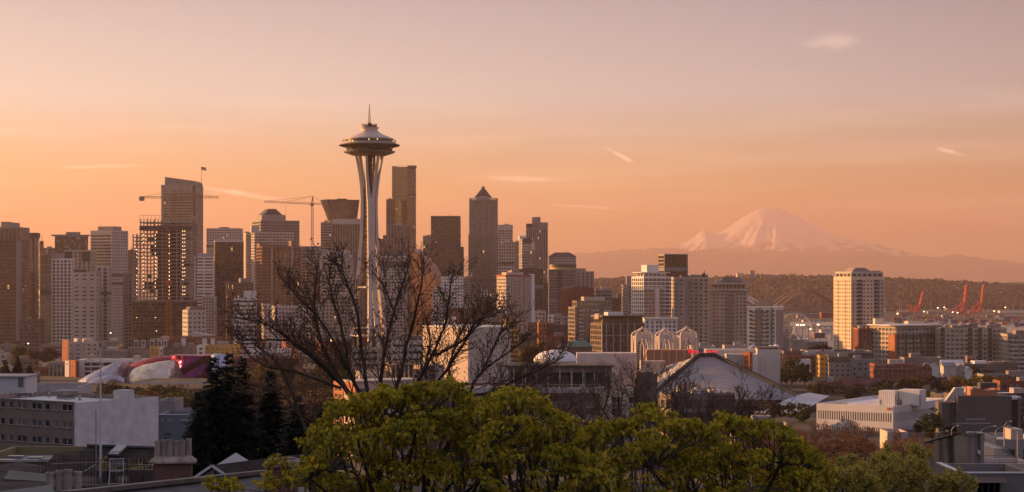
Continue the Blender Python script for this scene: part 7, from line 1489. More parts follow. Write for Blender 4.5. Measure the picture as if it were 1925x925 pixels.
# grey brick block
GBR = brick("grey_brick", (0.15, 0.125, 0.115), (0.12, 0.10, 0.095), (0.10, 0.09, 0.08), 0.6, 0.2)
B = building("brick_block", "building", "blank dark grey brick block with a sun-touched top, right of the white office", 680, (1800, 1902), 746, GBR, GD, ST(pf=0.9, sf=0.9, bay=99, fh=99), depth=22, body=False, clutter=False)
g = MB(); g.box(0, B.w, 0, B.d, 0, B.h); g.build("wall", GBR, B.root); g = MB(); g.box(-0.08, B.w + 0.08, -0.08, B.d, B.h + 0.003, B.h + 0.25); g.build("coping", BROWN, B.root)
TER = mat("terracotta_cladding", (0.40, 0.17, 0.10), 0.8, var=0.08, scale=0.3)
g = MB(); a, b, c = B.lx(1829), B.lx(1858), B.lx(1876); g.slab([(a, B.h + 0.26), (b - 0.02, B.h + 0.26), (b - 0.02, B.lz(735)), (a, B.lz(728))], 0.6, 9); g.slab([(b, B.h + 0.26), (c, B.h + 0.26), (c, B.lz(731)), (b, B.lz(736))], 0.6, 9); g.build("roof_volume", TER, B.root)
addbox(B, "roof_house", 1843, 1874, 9.2, 14, 720, 745, DARK)
addbox(B, "side_recess_shade", 1789, 1800, 2, 12, 757, 830, DARK); addbox(B, "side_wing", 1771, 1790, 3, 14, 757, 830, GBR)  # dark block between wing and wall stands for the recess's shade
g = MB(); a, b = B.lx(1780), B.lx(1806); g.slab([(a, B.lz(755)), (b + 1.5, B.lz(755)), (B.lx(1815), B.lz(731.5)), (B.lx(1815), B.lz(729.5)), (b - 1.4, B.lz(729.5))], 2.2, 5); g.build("sloping_roof_edge", PALE, B.root)
addbox(B, "white_parapet", 1901, 1920, 0.5, 8, 746, 751, WHITE); addbox(B, "dark_glass_bay", 1903, 1914, 1, 7, 752, 810, GD); addbox(B, "brown_fin", 1914, 1919, 0, 7, 748, 815, BROWN)
low("long dark roofed building with blue-grey roof, behind the grey brick block", 820, (1772, 1900), 742, DARK, st=ST(pf=0.6, sf=0.6, bay=6, fh=4), wp=False, depth=24, roof=GREY)
low("dark modern block with a white roof edge, right of the grey brick block", 700, (1877, 1960), 739, DARK, st=BANDS, wp=False, depth=18, roof=WROOF)
# stained concrete block
SCN = bpy.data.materials.new("stained_concrete"); SCN.use_nodes = True; n_, l_ = SCN.node_tree.nodes, SCN.node_tree.links; b_ = n_["Principled BSDF"]; b_.inputs["Roughness"].default_value = 0.9
t = n_.new("ShaderNodeTexCoord"); mp = n_.new("ShaderNodeMapping"); mp.inputs["Scale"].default_value = (0.9, 0.9, 0.05); l_.new(t.outputs["Object"], mp.inputs[0]); z1 = n_.new("ShaderNodeTexNoise"); z1.inputs["Detail"].default_value = 4; z1.inputs["Scale"].default_value = 1.2; l_.new(mp.outputs[0], z1.inputs["Vector"])
z2 = n_.new("ShaderNodeTexNoise"); z2.inputs["Scale"].default_value = 0.5; z2.inputs["Detail"].default_value = 6; l_.new(t.outputs["Object"], z2.inputs["Vector"])
rp = n_.new("ShaderNodeValToRGB"); rp.color_ramp.elements[0].position = 0.38; rp.color_ramp.elements[0].color = (0.05, 0.042, 0.038, 1); rp.color_ramp.elements[1].position = 0.52; rp.color_ramp.elements[1].color = (0.38, 0.30, 0.25, 1); l_.new(z1.outputs["Fac"], rp.inputs[0])
mx = n_.new("ShaderNodeMix"); mx.data_type = 'RGBA'; mx.blend_type = 'MULTIPLY'; mx.inputs[0].default_value = 0.5; l_.new(rp.outputs[0], mx.inputs[6]); l_.new(z2.outputs["Fac"], mx.inputs[7]); l_.new(mx.outputs[2], b_.inputs["Base Color"])
Yk = 170
C = Vector((X(1823, Yk), Yk, 0)); thk = R(30); u = Vector((math.cos(thk), math.sin(thk), 0)); v = Vector((-u.y, u.x, 0)); wd = front_x(1850, C, u); ln = front_x(1733, C, v); zb = ground(C.x, Yk) - 3
k_ = thing("concrete_block", "stained concrete block with a sloping dark roof and black streaks down its walls", "building", (C.x, C.y, zb), thk)
h0 = Z(817, Yk) - zb; he = h0 - 1.35
g = MB(); vs = [(0, 0, 0), (wd, 0, 0), (wd, ln, 0), (0, ln, 0), (0, 0, h0 - 0.15), (wd, 0, h0), (wd, ln * 0.3, h0), (wd, ln, he), (0, ln, he), (0, ln * 0.18, h0)]
g.add(vs, [(0, 1, 5, 4), (1, 2, 7, 6, 5), (2, 3, 8, 7), (3, 0, 4, 9, 8)]); g.build("wall", SCN, k_)
g = MB(); g.add([(-0.15, -0.15, h0 - 0.1), (wd + 0.1, -0.15, h0 + 0.06), (wd + 3.5, ln * 0.3, h0 + 0.06), (wd + 3.5, ln + 0.1, he + 0.06), (-0.15, ln + 0.1, he + 0.06), (-0.15, ln * 0.18, h0 + 0.06)], [(0, 1, 2, 3, 4, 5)]); g.build("roof", DROOF, k_)
g = MB(); zz = h0 * 0.55; g.box(-0.03, 0, 0, ln, zz, zz + 0.05); g.box(0, wd, -0.03, 0, zz, zz + 0.05); g.build("cast_joint", DARK, k_)
r = thing("satellite_dish", "small grey dish on the stained concrete block's right wall", "dish", (0, 0, 0)); p = C + u * (wd * 0.7); r.location = (p.x, p.y, Z(852, Yk)); r.rotation_euler = (R(75), 0, thk + R(30)); g = MB(); g.lathe([(0.01, 0.1), (0.15, 0.06), (0.28, 0.0), (0.36, -0.08)], 16); g.build("bowl", METAL, r, True); g = MB(); g.tube([(0, 0, 0.1), (0, -0.1, 0.35)], 0.02, 5); g.build("arm", STEEL, r)
r = thing("air_conditioner", "white slatted unit low on the stained concrete block's right wall", "unit", (0, 0, 0)); p = C + u * (wd * 0.1) - v * 0.35; r.location = (p.x, p.y, Z(893, Yk)); r.rotation_euler = (0, 0, thk); g = MB(); g.box(0, 0.45, 0, 0.34, 0, 0.9); g.build("casing", PALE, r)
for i in range(7): g = MB(); g.box(0.04, 0.41, -0.02, 0, 0.08 + i * 0.11, 0.12 + i * 0.11); g.build("louvre", GREY, r)
def aerial(label, px, pyt, pyb, Yq, wpx, n):
    zb = Z(pyb, Yq); r = thing("tv_aerial", label, "aerial", (X(px, Yq), Yq, zb)); h = Z(pyt, Yq) - zb; g = MB(); g.tube([(0, 0, 0), (0, 0, h)], 0.03, 5); g.build("mast", STEEL, r); L = wpx * Yq / F; g = MB(); g.tube([(-L / 2, -0.3, h - 0.05), (L / 2, 0.3, h - 0.02)], 0.022, 4)
    for i in range(n): x = -L / 2 + L * (i + 0.5) / n; g.tube([(x - 0.1, -0.55, h), (x + 0.1, 0.55, h + 0.03)], 0.014, 4)
    g.build("antenna", METAL, r)
aerial("wider many-pronged television aerial above the stained concrete block", 1834, 788, 830, 176, 38, 14); aerial("lower television aerial to the left, over the stained concrete block's roof", 1806, 796, 842, 190, 36, 10); aerial("faint third television aerial behind the widest one", 1842, 796, 830, 200, 40, 12)
# fence of the terrace behind it, street lamps
fr = thing("terrace_fence", "low mesh fence along the terrace behind the stained concrete block", "fence", (0, 0, 0)); pts = [(X(1708, 215), 215, Z(821, 215) - 0.3), (X(1790, 212), 212, Z(821, 212) - 0.3), (X(1872, 205), 205, Z(828, 205) - 0.3)]
rail("railing", fr, pts, 0.75, 2.0, mat("rust_rail", (0.25, 0.13, 0.08), 0.7), 0.03)
def street_lamp(label, px, pyt, Yq, armx):
    zb = ground(X(px, Yq), Yq); r = thing("street_lamp", label, "street lamp", (X(px, Yq), Yq, zb)); h = Z(pyt, Yq) - zb; g = MB(); g.tube([(0, 0, 0), (0, 0, h * 0.93)], [0.11, 0.07], 6); g.build("pole", METAL, r)
    g = MB(); g.tube([(0, 0, h * 0.93), (armx * 0.4, 0, h * 0.985), (armx, 0, h)], [0.06, 0.05, 0.04], 5); g.build("arm", METAL, r); g = MB(); g.box(min(armx, armx * 1.25), max(armx, armx * 1.25), -0.15, 0.15, h - 0.08, h + 0.08); g.build("lamp_head", PALE, r)
for px, pt, ax, lab in ((1760, 810, 1.6, "leftmost curved street lamp, over the terrace fence"), (1789, 800, 0.9, "small street lamp right of the rounded green tree"), (1845, 801, 2.0, "street lamp before the grey brick wall, next to the aerials"), (1872, 801, 1.9, "street lamp before the grey brick wall's right half"), (1913, 804, -1.4, "street lamp at the right edge with its arm pointing left"), (1888, 792, 1.0, "taller twin-armed pole before the grey brick wall")):
    street_lamp(lab, px, pt, 300, ax)
# pink house group
B = building("pink_house", "house", "pink stucco house with a band of windows, behind the stained concrete block", 215, (1848, 1873), 822, PINKW, GP, ST(xs=[(0.4, 1.1)], zs=[(1.0, 1.9), (3.2, 4.4)], rec=0.1), wp=True, depth=8, clutter=False)
B = building("pink_house", "house", "pink house end with a long sloping grey metal roof, at the right edge", 205, (1869, 1890), 843, PINKW, GP, ST(pf=0.9, sf=0.9, bay=9, fh=9), depth=9, body=False, clutter=False)
g = MB(); w2 = B.lx(1935); g.slab([(0, 0), (w2, 0), (w2, B.lz(880)), (B.lx(1890), B.h), (0, B.h)], 0, 9); g.build("wall", PINKW, B.root)
g = MB(); g.add([(B.lx(1884), -0.3, B.h + 0.06), (w2 + 0.2, -0.3, B.lz(877)), (w2 + 0.2, 9.2, B.lz(877)), (B.lx(1884), 9.2, B.h + 0.06)], [(0, 1, 2, 3)]); g.build("roof", METAL, B.root)
B = building("pink_house", "house", "pink terrace parapet with a thin rail, below the sloping metal roof", 190, (1849, 1945), 872, PINKW, GP, ST(pf=0.9, sf=0.9, bay=99, fh=99), depth=6, clutter=False); rail("railing", B.root, [(0, 0.3, B.h), (B.w, 0.3, B.h)], 0.8, 1.6, STEEL, 0.02)
low("grey flat roof with white skylights, at the right edge above the pink house", 320, (1872, 1960), 826, CONC, st=GRID, wp=False, depth=14, roof=WROOF)
B = building("stucco_house", "house", "flat roofed brown stucco house at the bottom right with a hooded window", 130, (1806, 1945), 890, TAUPE, GP, ST(pf=0.9, sf=0.9, bay=99, fh=99), depth=7, clutter=False, roof=DROOF)
g = MB(); g.box(-0.1, B.w + 0.1, -0.1, 0.25, B.h + 0.003, B.h + 0.09); g.box(-0.1, 0.25, 0.25, B.d, B.h + 0.003, B.h + 0.09); g.build("parapet_edge", WHITE, B.root)
g = MB(); g.frustum((B.lx(1829) - 0.0, B.lx(1888), -0.9, -0.01), (B.lx(1829) + 0.05, B.lx(1886), -0.5, -0.01), B.lz(905), B.lz(897)); g.build("window_hood", BROWN, B.root)
g = MB(); pane(g, 0, B.lx(1880) - B.lx(1836), 0, 1.3, 0.07, 4); o = g.build("window", [DARK, GP], B.root, loc=(B.lx(1836), -0.06, B.lz(906) - 1.3))
B = building("small_house", "house", "little pinkish house with one window among the twigs, left of the concrete block", 300, (1668, 1707), 812, PINKW, GP, ST(xs=[(2.2, 2.9)], zs=[(2, 3.5), (7.0, 8.4)], rec=0.12), wp=True, depth=6, clutter=False)
# brown and white apartment block on the left
TB = mat("brown_stucco", (0.30, 0.225, 0.185), 0.85, var=0.06, scale=0.4)
WBRK = brick("white_brick", (0.74, 0.70, 0.70), (0.69, 0.65, 0.65), (0.58, 0.55, 0.55), 0.4, 0.13)
Ya = 280
B = building("apartment_block", "building", "four-storey block, brown windowed front and a big blank white brick side", Ya, (-70, 140, 297), 757.5, TB, GP, ST(), side='R', th=33, body=False, clutter=False)
wins = [(116, 136, 3), (101, 110, 2), (84, 93, 2), (59, 78, 3), (31, 50, 3), (16, 25, 2), (0, 9, 2), (-22, -4, 3), (-40, -31, 2), (-58, -44, 3)]
xs_ = sorted((B.lx(a), B.lx(b)) for a, b, n in wins); hz0 = B.h
zs_ = [(B.lz(y0), B.lz(y1)) for y0, y1 in ((904, 891), (870.5, 857.5), (837.5, 824.5), (806, 793), (773.5, 760.5))]
block(B.root, 0, B.w, 0, B.d, 0, B.h, [TB, WBRK], GP, ST(xs=xs_, zs=zs_, rec=0.14, fr=0.07, tb=0.3), wp=True, frame=WHITE, plain="BLR", roof=WROOF)
for (xa, xb) in xs_:
    for (za, zb2) in zs_: g = MB(); g.box(xa - 0.08, xb + 0.08, -0.07, -0.002, za - 0.12, za - 0.01); g.build("sill", BROWN, B.root)
g = MB(); g.box(B.w + 0.003, B.w + 0.06, -0.04, B.d + 0.05, 0, B.h + 0.02); g.build("side_wall", WBRK, B.root)
g = MB(); g.box(-0.1, B.w + 0.06, -0.1, 0.12, B.h + 0.03, B.h + 0.16); g.build("coping", CONC, B.root)
g = MB(); dv = lambda px: (front_x(px, B.FL + B.u * B.w, Vector((-B.u.y, B.u.x, 0))));
g.box(B.w - 2.2, B.w + 0.07, dv(233), dv(252), B.h - 0.6, B.h + 1.35); g.build("stair_head", WBRK, B.root)
rf = B
def on_roof(name, label, cat, px, py, Yq=None):
    p = at(px, py, 1.0); t = (rf.zb + rf.h - 0.68 - ZC) / (p.z - ZC); r = thing(name, label, cat, (p.x * t, t, rf.zb + rf.h - 0.69), rf.th); return r
for px, py, lab, sx in ((38, 747, "dark skylight hatch left on the white-brick block's roof", 1.2), (124, 750, "dark skylight hatch right on the white-brick block's roof", 1.2)):
    r = on_roof("roof_hatch", lab, "hatch", px, py); g = MB(); g.frustum((-sx, sx, -0.9, 0.9), (-sx * 0.7, sx * 0.7, -0.6, 0.6), 0.3, 0.75); g.build("lid", DARK, r); g = MB(); g.box(-sx, sx, -0.9, 0.9, 0, 0.29); g.build("curb", METAL, r)
for i, (px, py) in enumerate(((12, 745), (60, 746), (92, 746), (105, 744), (150, 752), (176, 748), (215, 745), (20, 741), (240, 744))):
    r = on_roof("roof_vent", "small pipe vent %s" % ("nearest the roof's left hatch", "right of the left roof hatch", "between the two roof hatches, left one", "between the two roof hatches, right one", "just above the roof's near corner", "by the tall pole on the white-brick roof", "midway along the white-brick roof edge", "farthest left on the white-brick roof", "beside the white-brick stair head")[i], "vent", px, py); g = MB(); g.lathe([(0.16, 0), (0.16, 0.5), (0.26, 0.52), (0.2, 0.72), (0.01, 0.76)], 10); g.build("pipe", METAL, r); g = MB(); g.box(-0.28, 0.28, -0.28, 0.28, -0.01, 0.06); g.build("flashing", DROOF, r)
B = building("roof_house", "building", "white roof house with a grey side, at the left edge above the brown windowed block", 330, (-40, 48), 709, WHITE, GP, ST(pf=0.9, sf=0.9, bay=99, fh=99), depth=8, base=66, clutter=False); addbox(B, "grey_end", 34, 44, -0.06, 0.05, 710, 728, TAUPE); g = MB(); g.box(-0.3, B.w + 0.3, -0.4, B.d, B.h + 0.004, B.h + 0.22); g.build("roof_edge", PALE, B.root)
B = building("flat_block", "building", "long pale parapet wall on a roof, between the white roof house and the silver museum", 345, (-40, 146), 727, PALE, GP, ST(pf=0.9, sf=0.9, bay=99, fh=99), depth=12, base=60, clutter=False); rail("railing", B.root, [(B.lx(48), 0.4, B.h), (B.lx(90), 0.4, B.h)], 0.9, 2, STEEL, 0.03)
for i in range(7): g = MB(); x = B.w * (0.3 + 0.1 * i); g.box(x - 0.04, x + 0.04, -0.03, 0.01, 0, B.h - 0.02); g.build("joint", TAUPE, B.root)
r = thing("roof_canopy", "small flat canopy slab right of the long pale parapet", "canopy", (X(104, 318), 318, Z(745, 318))); g = MB(); g.box(0, 3.6, 0, 2.4, 0.75, 1.0); g.build("slab", PALE, r); g = MB(); g.box(2.4, 3.4, 0.3, 2.2, -1.5, 0.74); g.build("wall", CONC, r)
B = building("flat_block", "building", "blue-grey metal box building with small wall lamps, right of the white brick side", 300, (296, 390), 780, mat("blue_grey_metal", (0.20, 0.22, 0.25), 0.6, var=0.06, scale=0.3, stretch=6), GP, ST(pf=0.9, sf=0.9, bay=99, fh=99), depth=10, clutter=False); g = MB(); g.box(-0.06, B.w, -0.08, 0.3, B.h + 0.003, B.h + 0.1); g.build("coping", WHITE, B.root)
for px in (305, 320, 341, 346, 350): g = MB(); x = B.lx(px); g.box(x - 0.12, x + 0.12, -0.22, -0.004, B.lz(791), B.lz(789)); g.build("wall_lamp", WHITE, B.root)
building("flat_block", "building", "low grey upper box stepping back behind the white brick side", 312, (296, 329), 753, CONC, GP, ST(pf=0.9, sf=0.9, bay=99, fh=99), depth=8, clutter=False)
low("grey roof with white vents just behind the white brick side", 330, (325, 372), 772, GREY, st=GRID, wp=False, depth=8, roof=WROOF)
# ------------------------------------------------------------------ foreground: conifers, bare trees, maples, roofs
for i, (px, pt, Yq, w, lab) in enumerate(((402, 668, 150, 92, "dark conifer left of the group, long drooping boughs reaching left"), (430, 660, 155, 84, "tallest dark conifer, its spire before the ochre block"), (456, 672, 150, 84, "dark conifer at the right side of the tallest one"), (508, 690, 158, 92, "dark conifer standing apart on the right, before the poplars"), (560, 742, 150, 90, "low dark conifer under the bare tree's left limbs"), (606, 764, 152, 84, "rightmost dark conifer, half hidden by the maple's leaves"), (372, 735, 146, 76, "short dark conifer low at the left of the group"))):
    conifer(lab, px, pt, Yq, Z(pt, Yq) - ground(X(px, Yq), Yq), w * (2.1 if i == 0 else 1.85), 70 + i, spray=0.75, step=0.40)
conifer("small dark shrubby conifer just above the clustered chimney pots", 317, 812, 120, 9, 46, 91, spray=0.4)
# the big bare tree in front of the tower, limbs drawn out one by one
def limb_tree(label, Y, base_px, limbs, seed, tw=0.0095, buds=True, side=1.0, name="bare_tree"):
    r = random.Random(seed); bx, bpy_ = base_px; P0 = at(bx, bpy_, Y); zg = ground(P0.x, Y) - 0.4; o = thing(name, label, "tree", (P0.x, Y, zg)); tr, cr, bd = MB(), MB(), MB(); O_ = Vector((P0.x, Y, zg)); tips = []
    tr.tube([(0, 0, 0), (0.03, 0, (P0.z - zg) * 0.5), tuple(P0 - O_)], [0.24, 0.20, 0.18], 9)
    for pts, r0 in limbs:
        dy = r.uniform(-1, 1) * 1.0; n = len(pts); w = []
        for i, (px, py) in enumerate(pts): w.append(at(px, py, Y) + Vector((0, dy * i / max(1, n - 1) * 1.6 + r.uniform(-0.12, 0.12), 0)) - O_)
        w[0] = w[0].lerp(P0 - O_, 0.0)
        sm_ = []
        for i in range(n - 1):
            a, b = w[i], w[i + 1]; t0 = (w[i + 1] - w[max(0, i - 1)]) * 0.5; t1 = (w[min(n - 1, i + 2)] - w[i]) * 0.5
            for q in range(4):
                t = q / 4; sm_.append(a * (2 * t**3 - 3 * t**2 + 1) + t0 * (t**3 - 2 * t**2 + t) + b * (-2 * t**3 + 3 * t**2) + t1 * (t**3 - t**2) + rvec(r) * 0.02)
        sm_.append(w[-1]); m = len(sm_); rad = [0.66 * r0 * (1 - i / m) ** 0.8 + tw for i in range(m)]
        tr.tube(sm_, rad, 7)
        L = sum((sm_[i + 1] - sm_[i]).length for i in range(m - 1))
        nb = int(L * 5.8)
        for i in range(nb):
            t = 0.22 + 0.78 * (i + r.random()) / nb; j = min(m - 2, int(t * (m - 1))); ax = (sm_[j + 1] - sm_[j]).normalized(); s = rvec(r); s = s - ax * s.dot(ax); s.z = abs(s.z) * 0.8 + 0.15
            s = s.normalized(); grow(tr, cr, sm_[j], ax * 0.8 + s * r.uniform(0.4, 0.8), r.uniform(0.5, 1.3) * side * (1.2 - 0.55 * t), max(tw * 1.5, rad[j] * 0.36), 2, 3, r, tw, 0.16, 0.2, tips, 0.8)
        tips.append((sm_[-1], (sm_[-1] - sm_[-2]).normalized()))
    for p, d in tips:
        if buds and r.random() < 0.7: budcl(cr, p, d, r.uniform(0.05, 0.09), r, r.choice((1, 2, 3)))
    tr.build("trunk", BARK, o); cr.build("crown", [TWIG, BUD], o)
    return o
limb_tree("big bare tree spreading its budding limbs in front of the saucer tower", 55, (705, 815), [
    ([(705, 815), (660, 745), (610, 695), (555, 650), (500, 612), (432, 596)], 0.10), ([(690, 790), (640, 720), (590, 670), (540, 640), (480, 640), (452, 640)], 0.07), ([(680, 775), (630, 700), (600, 640), (585, 570), (592, 495)], 0.09),
    ([(700, 800), (672, 735), (655, 690), (640, 620), (620, 560), (612, 500)], 0.09), ([(705, 800), (690, 720), (680, 650), (672, 580), (650, 520), (640, 500)], 0.09), ([(708, 805), (715, 720), (725, 640), (745, 560), (770, 485)], 0.09),
    ([(712, 800), (745, 730), (765, 650), (790, 560), (800, 488)], 0.085), ([(715, 805), (770, 740), (812, 670), (840, 600), (850, 520)], 0.09), ([(718, 808), (800, 745), (850, 680), (890, 620), (925, 575)], 0.085),
    ([(640, 730), (560, 700), (500, 690), (455, 655)], 0.05), ([(655, 690), (600, 600), (560, 560), (535, 530)], 0.05), ([(745, 600), (720, 540), (700, 515)], 0.04), ([(812, 670), (870, 640), (900, 600), (935, 592)], 0.05)], 5)
limb_tree("second bare tree to the right, limbs arching over the blank hall's shaded wall", 62, (862, 815), [
    ([(862, 815), (880, 745), (905, 700), (950, 665), (985, 640)], 0.07), ([(862, 810), (850, 740), (845, 690), (860, 640), (880, 600)], 0.07), ([(864, 810), (910, 750), (965, 715), (1020, 690), (1060, 668)], 0.065), ([(860, 810), (820, 760), (800, 700), (808, 640), (800, 600)], 0.07), ([(905, 700), (930, 650), (945, 620), (970, 610)], 0.04), ([(880, 745), (940, 735), (990, 730), (1040, 705)], 0.045)], 8)
limb_tree("leaning bare trunk rising from the dark conifers, left of the big bare tree", 72, (585, 835), [([(585, 835), (560, 770), (540, 715), (512, 672), (470, 640)], 0.10), ([(570, 790), (530, 740), (500, 735), (470, 745)], 0.04), ([(540, 715), (548, 660), (560, 625)], 0.04)], 12, buds=True)
# bare trees farther down the slope
for i, (px, pt, pb, Yq, sd, lab) in enumerate(((975, 690, 800, 190, 21, "slender bare tree before the long brick block, right of the second bare tree"), (1040, 676, 800, 200, 22, "bare tree before the brick block's middle, under the white dome"), (1110, 668, 810, 185, 23, "twiggy bare tree at the brick block's right end"), (1165, 662, 810, 190, 24, "tall bare tree in front of the cream balcony block"), (1212, 650, 805, 180, 25, "tall thin bare tree left of the arena roof, below the arches"), (1255, 690, 815, 185, 26, "bare tree over the arena roof's left slope"), (1330, 652, 830, 170, 27, "largest dark bare tree, spreading before the arena's peak"), (1385, 715, 830, 175, 28, "bare tree right of the largest dark one, over the grey roof"), (1425, 708, 815, 180, 29, "bare tree with a few leaves over the arena roof's right slope"), (1290, 705, 830, 178, 30, "bare tree between the arena roof's left slope and its peak"), (1080, 720, 830, 170, 31, "low bushy bare tree before the brick block's windows"), (1190, 725, 830, 165, 32, "low bare tree in front of the brown stair block"))):
    bare(lab, px, pt, pb, Yq, sd, lean=random.Random(sd).uniform(-0.15, 0.15), mx=3, dens=0.9, tw=0.02, leaf=BUD if i % 3 == 0 else None, nleaf=1, ls=0.07, stems=2 + i % 2, wid=1.3)
for i, (px, pt, pb, Yq, sd, lf, lab, nm) in enumerate(((1470, 772, 900, 150, 41, RUST, "rusty budding tree right of the arena, leftmost of its row", "budding_tree"), (1530, 776, 915, 140, 42, RUST, "rusty budding tree below the white office's left end", "budding_tree"), (1590, 770, 915, 145, 43, RUST, "tallest rusty budding tree before the white office", "budding_tree"), (1640, 782, 920, 140, 44, RUST, "rusty budding tree before the white office's corner", "budding_tree"), (1500, 800, 930, 120, 45, RUST, "low reddish tree just above the maple's right end", "budding_tree"), (1680, 800, 925, 150, 46, RUST, "rusty tree fading to green, left of the concrete block", "budding_tree"),
    (1655, 835, 940, 105, 51, YELG, "yellow-green leafing tree, nearest to the maple's right end", "leafing_tree"), (1715, 830, 945, 110, 52, YELG, "yellow-green leafing tree before the stained concrete wall", "leafing_tree"), (1765, 868, 950, 105, 53, YELG, "small yellow-green leafing tree left of the hooded window", "leafing_tree"), (1600, 862, 945, 100, 54, YELG, "lowest yellow-green leafing tree beside the maple", "leafing_tree"), (1560, 840, 940, 112, 55, OLIVE, "olive leafing tree between the maple and the rusty trees", "leafing_tree"))):
    bare(lab, px, pt, pb, Yq, sd, mx=4, tw=0.014, leaf=lf, dens=0.9, nleaf=4 if lf is RUST else 4, ls=0.075 if lf is RUST else 0.09, stems=3, wid=2.2, name=nm, up=0.12)
# ---- the leafy maples along the bottom
MAPLE = leafm("maple_leaves", (0.60, 0.50, 0.04), (0.24, 0.24, 0.022), 0.7, 0.55); FLOW = leafm("maple_blossom_strands", (0.55, 0.44, 0.09), (0.38, 0.31, 0.06), 0.3, 0.4)
def maple_leaf(mb, p, d, s, r):
    """five-lobed leaf hanging from p along d, folded along its midrib"""
    d = d.normalized(); sd = d.cross(rvec(r))
    if sd.length < 0.1: sd = d.orthogonal()
    sd.normalize(); n = sd.cross(d); f = r.uniform(-0.25, 0.1)
    o = [(0, 0), (0.42, 0.16), (0.34, 0.30), (0.62, 0.52), (0.34, 0.60), (0.24, 0.80), (0, 1.08)]
    R_ = [p + d * (y * s) + sd * (x * s) + n * (f * abs(x) * s - 0.12 * y * y * s) for x, y in o]; L_ = [p + d * (y * s) - sd * (x * s) + n * (f * abs(x) * s - 0.12 * y * y * s) for x, y in o[1:6]]
    mb.add(R_ + L_, [(0, 1, 2, 6), (2, 3, 4, 6), (4, 5, 6), (0, 6, 8, 7), (8, 6, 10, 9), (10, 6, 11)])
def strand(mb, p, L, r):
    dx = Vector((r.uniform(-0.15, 0.15), r.uniform(-0.15, 0.15), -1)); n = 5; pts = [p + dx * (L * i / n) + rvec(r) * 0.008 for i in range(n + 1)]
    mb.tube(pts, [0.005] + [r.uniform(0.020, 0.036) for _ in range(n - 1)] + [0.006], 4, cap=False)
def maple(label, trunk_px, pxa, pxb, top, Y, seed, nclump, extra=()):
    r = random.Random(seed); x0 = X(trunk_px, Y); zg = ground(x0, Y) - 0.3; o = thing("maple_tree", label, "tree", (x0, Y, zg)); O_ = Vector((x0, Y, zg)); tr, lf, fl = MB(), MB(), MB(); cl = []
    for i in range(nclump):
        px = r.uniform(pxa, pxb); v = r.random(); py = lerp(px, top) + 36 + (r.uniform(6, 24) if i % 4 == 0 else 200 * v ** 1.1); cl.append((at(px, py, Y + r.uniform(-2.2, 3.4)) - O_, r.uniform(0.14, 0.36)))
    for i in range(int(nclump * 0.8)):
        px = r.uniform(pxa, pxb); cl.append((at(px, lerp(px, top) + r.uniform(-9, 16), Y + r.uniform(-1.5, 1.5)) - O_, r.uniform(0.06, 0.13)))
    for px, py in extra: cl.append((at(px, py, Y + r.uniform(-0.8, 0.8)) - O_, r.uniform(0.10, 0.17)))
    fork = Vector((0, 0, Z(1010, Y) - zg)); tr.tube([(0, 0, 0), fork * 0.6 + Vector((0.1, 0, 0)), fork], [0.30, 0.25, 0.21], 9); nl = 26; hubs = []
    for i in range(nl):
        px = pxa + (pxb - pxa) * (i + 0.5) / nl; h = at(px, lerp(px, top) + r.uniform(50, 170), Y + r.uniform(-1.6, 2.2)) - O_; mid = fork.lerp(h, 0.5) + Vector((r.uniform(-0.3, 0.3), 0, -0.25)); tr.tube([fork, mid, h], [0.07, 0.05, 0.022], 6); hubs.append(h)
    for c, cr_ in cl:
        h = min(hubs, key=lambda q: (q - c).length); m = h.lerp(c, 0.55) + rvec(r) * 0.2 + Vector((0, 0, -0.1)); tr.tube([h, m, c], [0.015, 0.011, 0.007], 4)
        nt = max(4, int(34 * cr_)); low_ = r.random() < 0.75
        for k in range(nt):
            a = r.uniform(0, 2 * math.pi); q = math.sqrt(r.random()); t = c + Vector((math.cos(a) * q * cr_, math.sin(a) * q * cr_, 0.16 - 0.42 * cr_ * q * q * 2 + r.uniform(-0.08, 0.08))); tr.tube([c, c.lerp(t, 0.5) + Vector((0, 0, 0.03)), t], [0.0045, 0.004, 0.003], 3, cap=False)
            for j in range(r.randint(9, 14)):
                a2 = r.uniform(0, 2 * math.pi); pd = Vector((math.cos(a2), math.sin(a2), r.uniform(-0.1, 0.7))); pt = t + pd * r.uniform(0.03, 0.10); dn = Vector((pd.x, pd.y, 0)) * r.uniform(0.3, 1.2) + Vector((0, 0, -r.uniform(0.0, 1.1))); maple_leaf(lf, pt, dn, r.uniform(0.04, 0.095), r)
            if low_:
                for j in range(r.choice((0, 0, 1, 2))): strand(fl, t + rvec(r) * 0.06 + Vector((0, 0, -0.04)), r.uniform(0.10, 0.22), r)
    tr.build("trunk", BARK, o); lf.build("crown", MAPLE, o); fl.build("blossom", FLOW, o); return o
TOP = [(540, 900), (575, 835), (600, 825), (628, 775), (650, 772), (690, 765), (715, 752), (745, 752), (780, 748), (830, 738), (858, 734), (870, 760), (893, 782), (915, 778), (930, 770), (955, 752), (990, 756), (1020, 770), (1045, 800), (1080, 808), (1100, 835), (1130, 815), (1180, 812), (1200, 800), (1210, 780), (1235, 776), (1255, 800), (1300, 812), (1335, 830), (1360, 798), (1380, 800), (1400, 824), (1440, 808), (1470, 820), (1495, 848), (1530, 858), (1550, 890), (1575, 925)]
maple("leafy maple hung with yellow blossom strands, tallest along the bottom, left of its row", 760, 562, 935, TOP, 38, 3, 175, [(505, 885), (520, 870), (535, 880), (545, 900), (498, 905), (515, 915), (540, 915), (500, 925), (388, 915), (398, 925), (425, 912), (440, 918), (430, 926), (412, 922)])
maple("middle leafy maple below the long brick block, with the deepest notch at its right", 1010, 900, 1130, TOP, 36.5, 4, 120)
maple("right leafy maple below the arena, its crown sloping down to the right", 1320, 1105, 1565, TOP, 39, 6, 200)
